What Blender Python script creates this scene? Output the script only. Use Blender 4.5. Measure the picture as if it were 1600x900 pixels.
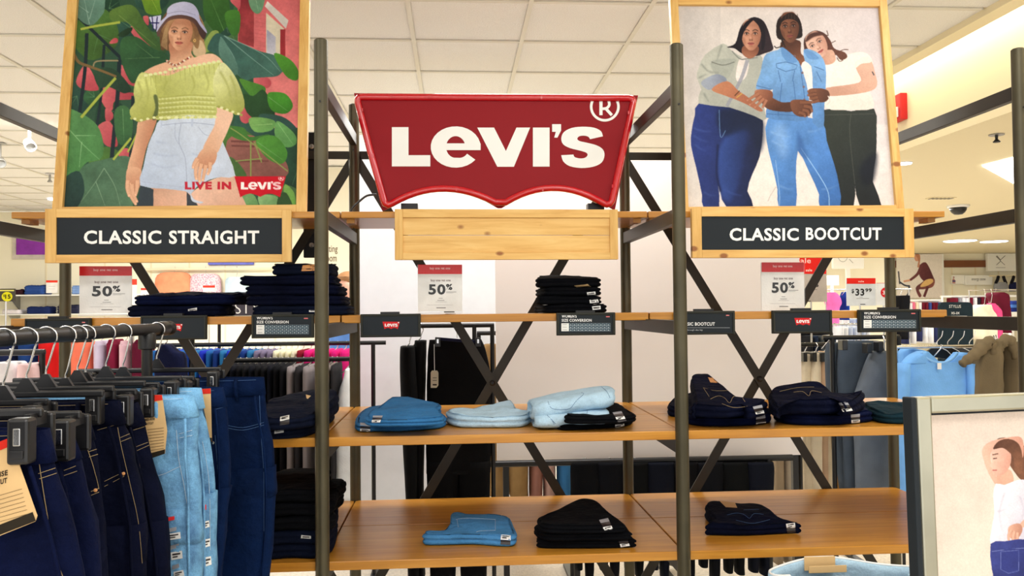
import bpy, bmesh, math, random
import numpy as np
from mathutils import Vector, Matrix, noise
from mathutils.bvhtree import BVHTree
from mathutils.geometry import tessellate_polygon
random.seed(7); rng = np.random.default_rng(5)
for o in list(bpy.data.objects): bpy.data.objects.remove(o)
scn = bpy.context.scene; COL = scn.collection
# ------------------------------------------------------------ camera
CX, CY, CZ = 0.39647, -2.47351, 1.5
YAW, PITCH, ROLL, F = 0.06832, 0.02654, -0.0092, 1286.6
_r0 = Vector((math.cos(YAW), -math.sin(YAW), 0))
FW = Vector((math.sin(YAW)*math.cos(PITCH), math.cos(YAW)*math.cos(PITCH), math.sin(PITCH)))
_u0 = _r0.cross(FW)
RT = _r0*math.cos(ROLL) + _u0*math.sin(ROLL)
UP = -_r0*math.sin(ROLL) + _u0*math.cos(ROLL)
CP = Vector((CX, CY, CZ))
cd = bpy.data.cameras.new('camera'); cam = bpy.data.objects.new('camera', cd); COL.objects.link(cam)
cd.sensor_width = 36; cd.lens = F/1600*36; cd.clip_start = .05; cd.clip_end = 100
cam.matrix_world = Matrix(((RT.x, UP.x, -FW.x, CX), (RT.y, UP.y, -FW.y, CY), (RT.z, UP.z, -FW.z, CZ), (0, 0, 0, 1)))
scn.camera = cam
# ------------------------------------------------------------ light and exposure
wd = bpy.data.worlds.new('store_light'); scn.world = wd; wd.use_nodes = True
wd.node_tree.nodes['Background'].inputs[0].default_value = (1, .98, .95, 1)
wd.node_tree.nodes['Background'].inputs[1].default_value = 1.25
vs = scn.view_settings; vs.view_transform = 'Standard'; vs.look = 'None'; vs.exposure = 0.3; vs.gamma = 1; vs.use_curve_mapping = False
K = 1.0      # seen colour -> surface colour
def area(name, loc, sx, sy, power, color=(1, .98, .95), rot=(0, 0, 0)):
    l = bpy.data.lights.new(name, 'AREA'); l.shape = 'RECTANGLE'; l.size = sx; l.size_y = sy; l.energy = power; l.color = color
    o = bpy.data.objects.new(name, l); o.location = loc; o.rotation_euler = rot; COL.objects.link(o)
ZC = 3.02
for i, (x, y, p) in enumerate([(-1.5, -1.9, 26), (1.3, -1.9, 26), (-.2, -3.6, 30), (2.6, -.4, 18), (-2.6, .6, 16), (.9, 1.35, 34), (-.6, 1.5, 16), (-3.2, 4.2, 76), (.6, 4.0, 46), (-3.2, 7.6, 110), (.8, 7.6, 60)]):  # pair just behind the shelves is added fill to brighten partition and screen
    area('ceiling_or_fill_light_%d' % i, (x, y, ZC-.03), 1.2, .6, p)
for i, (x, y, p) in enumerate([(5.2, 3.0, 40), (5.2, 6.5, 56), (5.6, 10.5, 76), (9, 9, 60)]):
    area('downlight_%d' % i, (x, y, 2.55), 1.0, 1.0, p)
# ------------------------------------------------------------ geometry helpers
def ray(px, py):
    return FW + RT*((px-800)/F) - UP*((py-450)/F)
def at(px, py, Y):
    d = ray(px, py); return CP + d*((Y-CY)/d.y)
def atz(px, py, z):
    d = ray(px, py); return CP + d*((z-CZ)/d.z)
def atx(px, py, x):
    d = ray(px, py); return CP + d*((x-CX)/d.x)
def atp(px, py, O, N):
    d = ray(px, py); return CP + d*((O-CP).dot(N)/d.dot(N))
def s2l(c): c = c/255.; return c/12.92 if c <= .04045 else ((c+.055)/1.055)**2.4
def lin(c): return tuple(min(.95, s2l(v)/K) for v in c)
class MB:
    def __init__(s): s.v = []; s.f = []; s.c = []
    def add(s, vs, fs, col=None):
        b = len(s.v); s.v += [tuple(v) for v in vs]; s.f += [tuple(b+i for i in f) for f in fs]
        if col is not None: s.c += [col]*len(vs)
        return s
    def box(s, lo, hi):
        x0, y0, z0 = lo; x1, y1, z1 = hi
        return s.add([(x0, y0, z0), (x1, y0, z0), (x1, y1, z0), (x0, y1, z0), (x0, y0, z1), (x1, y0, z1), (x1, y1, z1), (x0, y1, z1)],
              [(0, 3, 2, 1), (4, 5, 6, 7), (0, 1, 5, 4), (1, 2, 6, 5), (2, 3, 7, 6), (3, 0, 4, 7)])
    def bar(s, p, q, w, h, ref=(0, 0, 1)):      # rectangular bar p->q, w across, h along ref
        p = Vector(p); q = Vector(q); d = (q-p).normalized(); r = Vector(ref)
        a = d.cross(r).normalized(); b = a.cross(d).normalized()
        vs = [e + a*(i*w/2) + b*(j*h/2) for e in (p, q) for i, j in ((-1, -1), (1, -1), (1, 1), (-1, 1))]
        return s.add(vs, [(0, 1, 2, 3), (7, 6, 5, 4), (0, 4, 5, 1), (1, 5, 6, 2), (2, 6, 7, 3), (3, 7, 4, 0)])
    def tube(s, pts, r, n=8, cap=True):
        pts = [Vector(p) for p in pts]; m = len(pts); rs = r if isinstance(r, (list, tuple)) else [r]*m
        t0 = (pts[1]-pts[0]).normalized(); a = t0.orthogonal().normalized(); vs = []
        for i, p in enumerate(pts):
            t = (pts[min(i+1, m-1)]-pts[max(i-1, 0)]).normalized()
            a = (a - t*a.dot(t)).normalized(); b = t.cross(a)
            vs += [p + (a*math.cos(k*2*math.pi/n) + b*math.sin(k*2*math.pi/n))*rs[i] for k in range(n)]
        fs = [(i*n+k, i*n+(k+1) % n, (i+1)*n+(k+1) % n, (i+1)*n+k) for i in range(m-1) for k in range(n)]
        if cap: fs += [tuple(range(n-1, -1, -1)), tuple((m-1)*n+k for k in range(n))]
        return s.add(vs, fs)
    def lathe(s, prof, o=(0, 0, 0), n=16, axis=(0, 0, 1)):
        ax = Vector(axis).normalized(); a = ax.orthogonal().normalized(); b = ax.cross(a); o = Vector(o)
        vs = [o + ax*z + (a*math.cos(k*2*math.pi/n)+b*math.sin(k*2*math.pi/n))*r for r, z in prof for k in range(n)]
        m = len(prof)
        fs = [(i*n+k, i*n+(k+1) % n, (i+1)*n+(k+1) % n, (i+1)*n+k) for i in range(m-1) for k in range(n)]
        return s.add(vs, fs + [tuple(range(n-1, -1, -1)), tuple((m-1)*n+k for k in range(n))])
    def prism(s, poly, off):     # polygon (list of 3d pts) extruded by vector off
        poly = [Vector(p) for p in poly]; n = len(poly); off = Vector(off)
        tr = tessellate_polygon([poly])
        fs = [tuple(t) for t in tr] + [tuple(n+i for i in reversed(t)) for t in tr]
        fs += [(i, n+i, n+(i+1) % n, (i+1) % n) for i in range(n)]
        return s.add(poly + [p+off for p in poly], fs)
    def grid(s, fn, nu, nv, col=None):
        vs = [fn(i/nu, j/nv) for j in range(nv+1) for i in range(nu+1)]
        return s.add(vs, [(j*(nu+1)+i, j*(nu+1)+i+1, (j+1)*(nu+1)+i+1, (j+1)*(nu+1)+i) for j in range(nv) for i in range(nu)], col)
    def build(s, name, mat, parent=None, smooth=False, bevel=0, fix=True, org=None):
        me = bpy.data.meshes.new(name)
        V = s.v
        if org is not None: V = [(v[0]-org[0], v[1]-org[1], v[2]-org[2]) for v in V]
        me.from_pydata(V, [], s.f)
        if s.c:
            at_ = me.color_attributes.new('Col', 'FLOAT_COLOR', 'POINT')
            at_.data.foreach_set('color', np.array([lin(c)+(1,) for c in s.c], np.float32).ravel())
        if fix:
            bm = bmesh.new(); bm.from_mesh(me); bmesh.ops.recalc_face_normals(bm, faces=bm.faces); bm.to_mesh(me); bm.free()
        if smooth:
            me.polygons.foreach_set('use_smooth', [True]*len(me.polygons))
            if smooth == 'auto':
                try: me.set_sharp_from_angle(angle=math.radians(40))
                except Exception: pass
        o = bpy.data.objects.new(name, me); COL.objects.link(o)
        me.materials.append(M[mat] if isinstance(mat, str) else mat)
        if org is not None: o.location = org
        if bevel:
            b = o.modifiers.new('bevel', 'BEVEL'); b.width = bevel; b.segments = 2; b.limit_method = 'ANGLE'
        if parent is not None:
            o.parent = parent
            if parent.type == 'EMPTY' or parent.location.length: o.matrix_parent_inverse = Matrix.LocRotScale(parent.location, parent.rotation_euler, None).inverted() if parent.parent is None else Matrix.Identity(4)
        return o
def thing(name, label, cat, loc=(0, 0, 0), group=None):
    o = bpy.data.objects.new(name, None); COL.objects.link(o); o.location = loc; o.empty_display_size = .1
    return tag(o, label, cat, group)
def tag(o, label, cat, group=None):
    o['label'] = label; o['category'] = cat
    if group: o['group'] = group
    return o
def struct(o, label=None):
    o['kind'] = 'structure'
    if label: o['label'] = label
    return o
def copy_tree(o, parent=None):
    c = o.copy(); COL.objects.link(c); c.parent = parent
    for ch in list(o.children): copy_tree(ch, c)
    return c
def smooth_pts(P, n=6, closed=True):
    P = [np.array(p, float) for p in P]; m = len(P); out = []
    for i in range(m if closed else m-1):
        g = (lambda k: P[k % m]) if closed else (lambda k: P[min(max(k, 0), m-1)])
        a, b, c, d = g(i-1), g(i), g(i+1), g(i+2)
        for t in np.arange(n)/n:
            out.append(.5*((2*b)+(c-a)*t+(2*a-5*b+4*c-d)*t*t+(3*b-a-3*c+d)*t**3))
    if not closed: out.append(P[-1])
    return out
# ------------------------------------------------------------ materials
M = {}
def nt(name):
    m = bpy.data.materials.new(name); m.use_nodes = True; M[name] = m
    n = m.node_tree.nodes; return m, n, m.node_tree.links, n['Principled BSDF']
def plain(name, rgb, rough=.5, metal=0, spec=.5, bump=0, bscale=200, var=0, vscale=8, coat=0, sheen=0):
    m, n, l, b = nt(name); c = lin(rgb)
    b.inputs['Base Color'].default_value = c+(1,); b.inputs['Roughness'].default_value = rough; b.inputs['Metallic'].default_value = metal
    b.inputs['Specular IOR Level'].default_value = spec; b.inputs['Coat Weight'].default_value = coat; b.inputs['Sheen Weight'].default_value = sheen
    tc = n.new('ShaderNodeTexCoord')
    if var:
        t = n.new('ShaderNodeTexNoise'); t.inputs['Scale'].default_value = vscale; t.inputs['Detail'].default_value = 5; l.new(tc.outputs['Object'], t.inputs['Vector'])
        r = n.new('ShaderNodeValToRGB'); r.color_ramp.elements[0].position = .3; r.color_ramp.elements[1].position = .7
        r.color_ramp.elements[0].color = tuple(v*(1-var) for v in c)+(1,); r.color_ramp.elements[1].color = tuple(min(1, v*(1+var)) for v in c)+(1,)
        l.new(t.outputs['Fac'], r.inputs[0]); l.new(r.outputs[0], b.inputs['Base Color'])
    if bump:
        t = n.new('ShaderNodeTexNoise'); t.inputs['Scale'].default_value = bscale; t.inputs['Detail'].default_value = 3; l.new(tc.outputs['Object'], t.inputs['Vector'])
        k = n.new('ShaderNodeBump'); k.inputs['Strength'].default_value = bump; k.inputs['Distance'].default_value = .01
        l.new(t.outputs['Fac'], k.inputs['Height']); l.new(k.outputs[0], b.inputs['Normal'])
    return m
def wood(name, c1, c2, c3, rough, stretch=(1.2, 14, 14), knots=False, knot_sc=5):
    m, n, l, b = nt(name); b.inputs['Roughness'].default_value = rough
    tc = n.new('ShaderNodeTexCoord'); mp = n.new('ShaderNodeMapping'); mp.inputs['Scale'].default_value = stretch; l.new(tc.outputs['Object'], mp.inputs[0])
    t = n.new('ShaderNodeTexNoise'); t.inputs['Scale'].default_value = 2.5; t.inputs['Detail'].default_value = 8; t.inputs['Roughness'].default_value = .6; t.inputs['Distortion'].default_value = .6; l.new(mp.outputs[0], t.inputs['Vector'])
    r = n.new('ShaderNodeValToRGB'); e = r.color_ramp.elements; e[0].position = .3; e[0].color = lin(c1)+(1,); e[1].position = .72; e[1].color = lin(c3)+(1,)
    x = e.new(.5); x.color = lin(c2)+(1,); l.new(t.outputs['Fac'], r.inputs[0]); out = r.outputs[0]
    if knots:
        v = n.new('ShaderNodeTexVoronoi'); v.inputs['Scale'].default_value = knot_sc; mp2 = n.new('ShaderNodeMapping'); mp2.inputs['Scale'].default_value = (1, .5, 1.6); l.new(tc.outputs['Object'], mp2.inputs[0]); l.new(mp2.outputs[0], v.inputs['Vector'])
        r2 = n.new('ShaderNodeValToRGB'); r2.color_ramp.elements[0].position = .1; r2.color_ramp.elements[0].color = (1, 1, 1, 1); r2.color_ramp.elements[1].position = .17; r2.color_ramp.elements[1].color = (0, 0, 0, 1); l.new(v.outputs['Distance'], r2.inputs[0])
        mx = n.new('ShaderNodeMix'); mx.data_type = 'RGBA'; l.new(r2.outputs[0], mx.inputs[0]); l.new(out, mx.inputs[6]); mx.inputs[7].default_value = lin((150, 92, 40))+(1,); out = mx.outputs[2]
    l.new(out, b.inputs['Base Color'])
    k = n.new('ShaderNodeBump'); k.inputs['Strength'].default_value = .08; k.inputs['Distance'].default_value = .004; l.new(t.outputs['Fac'], k.inputs['Height']); l.new(k.outputs[0], b.inputs['Normal'])
    return m
def denim(name, rgb, fade=.35, fs=7, rough=.85):
    m, n, l, b = nt(name); b.inputs['Roughness'].default_value = rough; b.inputs['Specular IOR Level'].default_value = .06
    c = lin(rgb); tc = n.new('ShaderNodeTexCoord')
    t = n.new('ShaderNodeTexNoise'); t.inputs['Scale'].default_value = fs; t.inputs['Detail'].default_value = 6; t.inputs['Roughness'].default_value = .65; l.new(tc.outputs['Object'], t.inputs['Vector'])
    r = n.new('ShaderNodeValToRGB'); e = r.color_ramp.elements; e[0].position = .3; e[1].position = .75
    e[0].color = tuple(v*(1-fade) for v in c)+(1,); e[1].color = tuple(min(.9, v*(1+fade)) for v in c)+(1,); l.new(t.outputs['Fac'], r.inputs[0])
    w = n.new('ShaderNodeTexNoise'); w.inputs['Scale'].default_value = 420; w.inputs['Detail'].default_value = 2; l.new(tc.outputs['Object'], w.inputs['Vector'])
    r2 = n.new('ShaderNodeValToRGB'); r2.color_ramp.elements[0].color = (.88, .88, .88, 1); r2.color_ramp.elements[1].color = (1.1, 1.1, 1.1, 1); r2.color_ramp.elements[0].position = .35; r2.color_ramp.elements[1].position = .65; l.new(w.outputs['Fac'], r2.inputs[0])
    mx = n.new('ShaderNodeMix'); mx.data_type = 'RGBA'; mx.blend_type = 'MULTIPLY'; mx.inputs[0].default_value = .8; l.new(r.outputs[0], mx.inputs[6]); l.new(r2.outputs[0], mx.inputs[7]); l.new(mx.outputs[2], b.inputs['Base Color'])
    k = n.new('ShaderNodeBump'); k.inputs['Strength'].default_value = .25; k.inputs['Distance'].default_value = .003; l.new(w.outputs['Fac'], k.inputs['Height'])
    k2 = n.new('ShaderNodeBump'); k2.inputs['Strength'].default_value = .6; k2.inputs['Distance'].default_value = .02; t3 = n.new('ShaderNodeTexNoise'); t3.inputs['Scale'].default_value = 22; t3.inputs['Detail'].default_value = 3; l.new(tc.outputs['Object'], t3.inputs['Vector']); l.new(t3.outputs['Fac'], k2.inputs['Height']); l.new(k.outputs[0], k2.inputs['Normal']); l.new(k2.outputs[0], b.inputs['Normal'])
    return m
def emit(name, rgb, s):
    m, n, l, b = nt(name); b.inputs['Base Color'].default_value = (.8, .8, .8, 1); b.inputs['Emission Color'].default_value = tuple(s2l(v) for v in rgb)+(1,); b.inputs['Emission Strength'].default_value = s
def clear(name, tint=(1, 1, 1), fac=.12, rough=.08):
    m, n, l, b = nt(name); t = n.new('ShaderNodeBsdfTransparent'); t.inputs[0].default_value = tint+(1,); g = n.new('ShaderNodeBsdfGlossy'); g.inputs['Roughness'].default_value = rough
    x = n.new('ShaderNodeMixShader'); x.inputs[0].default_value = fac; l.new(t.outputs[0], x.inputs[1]); l.new(g.outputs[0], x.inputs[2]); l.new(x.outputs[0], n['Material Output'].inputs[0])
def frosted(name, rgb, fac, rough=.25):
    m, n, l, b = nt(name); b.inputs['Base Color'].default_value = lin(rgb)+(1,); b.inputs['Roughness'].default_value = rough
    t = n.new('ShaderNodeBsdfTransparent'); x = n.new('ShaderNodeMixShader'); tc = n.new('ShaderNodeTexCoord'); no = n.new('ShaderNodeTexNoise'); no.inputs['Scale'].default_value = 5; no.inputs['Detail'].default_value = 6; l.new(tc.outputs['Object'], no.inputs['Vector'])
    mr = n.new('ShaderNodeMapRange'); mr.inputs['From Min'].default_value = .3; mr.inputs['From Max'].default_value = .7; mr.inputs['To Min'].default_value = fac-.06; mr.inputs['To Max'].default_value = fac+.06; l.new(no.outputs['Fac'], mr.inputs[0])
    l.new(mr.outputs[0], x.inputs[0]); l.new(t.outputs[0], x.inputs[1]); l.new(b.outputs[0], x.inputs[2]); l.new(x.outputs[0], n['Material Output'].inputs[0])
def vcol(name, rough=.5, spec=.4):
    m, n, l, b = nt(name); a = n.new('ShaderNodeAttribute'); a.attribute_name = 'Col'; l.new(a.outputs['Color'], b.inputs['Base Color']); b.inputs['Roughness'].default_value = rough; b.inputs['Specular IOR Level'].default_value = spec
wood('oak', (168, 110, 34), (188, 128, 42), (202, 144, 56), .3, (1.0, 18, 18))
wood('pine', (212, 160, 82), (228, 182, 104), (238, 198, 124), .5, (1.5, 16, 16), True, 9)
wood('pine_v', (206, 154, 78), (224, 178, 100), (236, 196, 122), .5, (16, 16, 1.5), True, 9)
plain('bronze', (80, 75, 57), .42, .55, .5, 0, 0, .22, 6)
plain('dark_bar', (50, 46, 38), .45, .4, .5, 0, 0, .15, 9)
plain('black_metal', (22, 22, 23), .4, .2)
plain('black_plastic', (24, 24, 26), .32)
plain('holder_black', (42, 43, 36), .5, .1, .3)
plain('panel_black', (34, 40, 45), .5, spec=.18)
plain('chrome', (215, 215, 215), .22, 1)
plain('steel', (160, 160, 158), .3, .8)
plain('steel_warm', (176, 174, 156), .3, .75, var=.15, vscale=5)
plain('sign_red', (140, 12, 23), .5, 0, .2)
plain('rim_red', (196, 10, 26), .16, 0, .6, coat=.5)
plain('fixture_white', (176, 176, 172), .4)
plain('white', (243, 243, 238), .5)
plain('white_gloss', (240, 240, 236), .25)
plain('paper', (228, 226, 218), .6)
plain('acrylic_edge', (236, 236, 236), .15)
plain('cream_wall', (246, 240, 216), .8, bump=.03, bscale=60)
plain('beige_wall', (238, 226, 194), .8)
plain('panel_white', (236, 228, 222), .75, bump=.03, bscale=40, var=.03, vscale=1.5)
plain('tile', (240, 238, 232), .9, bump=.6, bscale=130, var=.05, vscale=160)
plain('tee_grid', (222, 218, 204), .6)
plain('ceiling_low', (238, 226, 190), .85)
plain('crown', (120, 70, 38), .5)
plain('carpet', (224, 214, 198), .95, bump=.5, bscale=160, var=.14, vscale=60)
plain('leather', (200, 140, 84), .6, var=.15, vscale=30)
plain('tan_card', (214, 178, 124), .7, var=.06, vscale=20)
plain('red_card', (214, 44, 30), .6)
plain('red_pure', (206, 24, 26), .5)
plain('label_white', (232, 232, 230), .4)
plain('label_grey', (150, 152, 160), .35)
plain('label_dark', (40, 34, 36), .4)
plain('thread_gold', (160, 138, 98), .7)
plain('thread_pale', (186, 206, 222), .7)
plain('thread_blue', (58, 92, 140), .7)
denim('denim_navy', (7, 11, 31), .5); denim('denim_dark', (8, 15, 44), .5); denim('denim_black', (9, 10, 14), .3); denim('denim_ink', (12, 18, 36), .3)
denim('denim_mid', (52, 110, 162), .25, 9); denim('denim_blue', (74, 136, 190), .22, 9); denim('denim_light', (176, 206, 226), .16, 10); denim('denim_sky', (112, 164, 220), .55, 16)
denim('denim_teal', (22, 46, 56), .3); denim('denim_deep', (8, 27, 62), .55, 5)
vcol('print', .5, .15); vcol('print_matte', .7, .1)
clear('acrylic', (1, 1, 1), .02, .1)
frosted('film', (240, 244, 250), .86)
emit('lamp_white', (255, 252, 244), 6.0); emit('lamp_cool', (236, 238, 255), 5.0)
FAB = {}
def fab(rgb, rough=.9):
    k = 'cloth_%02x%02x%02x' % tuple(rgb)
    if k not in M: plain(k, rgb, rough, spec=.15, bump=.15, bscale=160, var=.12, vscale=10)
    return k
# ------------------------------------------------------------ lettering
_tc = {}
def text2d(s, bold=0.0, shear=0, sx=1):
    key = (s, bold, shear)
    if key not in _tc:
        cu = bpy.data.curves.new('t', 'FONT'); cu.body = s; cu.offset = bold; cu.shear = shear; cu.resolution_u = 3; cu.space_character = 1.0+bold*3
        o = bpy.data.objects.new('t', cu); COL.objects.link(o); bpy.context.view_layer.update()
        me = o.to_mesh(); V = [(v.co.x, v.co.y) for v in me.vertices]; Fc = [tuple(p.vertices) for p in me.polygons]
        o.to_mesh_clear(); bpy.data.objects.remove(o); bpy.data.curves.remove(cu); _tc[key] = (V, Fc)
    return _tc[key]
def text_px(mb, surf, s, x0, x1, ybase, h, bold=0.0, off=.002, col=None, shear=0, rise=0):
    """lettering from x0 to x1, baseline ybase, height h (all photo px on the surface)"""
    V, Fc = text2d(s, bold, shear); xs = [v[0] for v in V]; ys = [v[1] for v in V]; a, b = min(xs), max(xs); top = max(ys)
    mb.add([surf(x0+(v[0]-a)/(b-a)*(x1-x0), ybase-v[1]/top*h + rise*(v[0]-a)/(b-a), off) for v in V], Fc, col)
def flat(Y): return lambda px, py, off=0: at(px, py, Y-off)
def quad_px(mb, surf, x0, y0, x1, y1, off=.001, col=None, dy=0):
    mb.add([surf(x0, y1, off), surf(x1, y1+dy, off), surf(x1, y0+dy, off), surf(x0, y0, off)], [(0, 1, 2, 3)], col)
def poly_px(mb, surf, pts, off=.001, col=None):
    P = [Vector(surf(p[0], p[1], off)) for p in pts]; mb.add(P, [tuple(t) for t in tessellate_polygon([P])], col)
def thick_stroke(pts, w):
    """flat ribbon outline of a polyline; w number or list"""
    P = [np.array(p, float) for p in pts]; n = len(P); L = []; R = []
    for i in range(n):
        t = P[min(i+1, n-1)]-P[max(i-1, 0)]; t = t/(np.hypot(*t)+1e-9); nn = np.array((-t[1], t[0])); ww = (w[i] if isinstance(w, (list, tuple, np.ndarray)) else w)/2
        L.append(P[i]+nn*ww); R.append(P[i]-nn*ww)
    return L, R
def ribbon_px(mb, surf, pts, w, off=.001, col=None):
    L, R = thick_stroke(pts, w); n = len(L); V = [surf(p[0], p[1], off) for p in L]+[surf(p[0], p[1], off) for p in R]
    mb.add(V, [(i, i+1, n+i+1, n+i) for i in range(n-1)], col)
def logo(mb, surf, x0, y0, x1, y1, off, col=None, reg=True):
    """the L e V I ' S lettering; box x0..x1, y0..y1 is the box of the letters L to S"""
    sx = (x1-x0)/332.; sy = (y1-y0)/64.
    T = lambda x, y: (x0+(x-612.3)*sx, y0+(y-198)*sy)
    P = lambda pts: poly_px(mb, surf, [T(*p) for p in pts], off, col)
    P([(612.3, 198.7), (638.3, 198.7), (638.3, 242.5), (672.3, 242.5), (672.3, 260), (612.3, 260)])
    P([(745.7, 199.3), (772, 199.3), (790.5, 236), (790.5, 260.5), (777, 260.5)]); P([(828.3, 199.3), (803, 260.5), (790.5, 260.5), (790.5, 236), (807, 199.3)])
    P([(832.7, 199.3), (858.7, 199.3), (858.7, 260.3), (832.7, 260.3)])
    P([(862.7, 194), (876.7, 194), (876.7, 204), (871, 215), (866, 215), (868.5, 206), (862.7, 206)])
    R = lambda pts, w: ribbon_px(mb, surf, [T(*p) for p in pts], w, off, col)
    # e : outer and inner ring with a bar, open at the lower right
    cx, cy, rx, ry = 712, 229.7, 39, 32.3
    n = 26; A = [math.radians(38)+i/n*math.radians(322) for i in range(n+1)]
    out = [T(cx+rx*math.cos(a), cy+ry*math.sin(a)) for a in A]; inn = [T(cx+15*math.cos(a)+(0 if i > 4 else 6), cy+17*math.sin(a)) for i, a in enumerate(A)]
    V = [surf(p[0], p[1], off) for p in out+inn]; m = n+1
    mb.add(V, [(i, i+1, m+i+1, m+i) for i in range(n)], col)
    poly_px(mb, surf, [T(*p) for p in [(696.5, 224), (751, 224), (751, 234.5), (696.5, 234.5)]], off*1.4, col)
    # S
    P([tuple(q) for q in smooth_pts([(942, 213), (939, 205), (928, 199.5), (910, 198), (893, 200), (881, 206.5), (877, 216), (880, 225.5), (891, 231.5), (905, 235), (916, 238.5), (918, 242.5), (914, 246.5), (906, 247.5), (898, 245.5), (896, 241.5)], 3, False)+smooth_pts([(877, 242.5), (880, 252), (890, 259.5), (908, 262.5), (927, 260.5), (940, 254), (944.5, 243), (942, 233.5), (932, 227), (917, 223), (906, 220.5), (902, 217), (905, 213), (912, 212), (919, 213.5), (922, 217.5)], 3, False)])
    if reg:
        cx, cy, r = 945, 166.7, 21.3
        ring = [(cx+r*math.cos(a), cy+r*math.sin(a)) for a in np.linspace(-2.62+2*math.pi, -.52+2*math.pi-math.pi*2, 40)]
        ring = [(cx+r*math.cos(a), cy+r*math.sin(a)) for a in np.linspace(-.46, math.pi+.46, 36)]
        ribbon_px(mb, surf, [T(*p) for p in ring], 4*sx, off, col)
        R([(939, 157.5), (939, 180)], 5*sx); ribbon_px(mb, surf, [T(*p) for p in smooth_pts([(941, 170), (948, 169), (952, 164), (951, 157.5)], 3, False)], 4.2*sx, off*1.3, col); ribbon_px(mb, surf, [T(*p) for p in [(946, 169), (956, 180)]], 4.6*sx, off*1.6, col)
def batwing(x0, y0, x1, y1):
    """outline of the red tab: top edge wider than the two-arched bottom"""
    w = x1-x0; h = y1-y0; T = lambda u, v: (x0+u*w, y0+v*h)
    a = [T(.115+.385*t, 1-.16*math.sin(math.pi*t)-.02*t) for t in np.linspace(0, 1, 12)]; b = [T(.5+.385*t, .98-.16*math.sin(math.pi*t)+.02*t) for t in np.linspace(0, 1, 12)][1:]
    return [T(0, 0)]+a+b+[T(1, 0)]

ORD = ['first', 'second', 'third', 'fourth', 'fifth', 'sixth', 'seventh', 'eighth', 'ninth', 'tenth', 'eleventh', 'twelfth', 'thirteenth', 'fourteenth', 'fifteenth']
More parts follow.
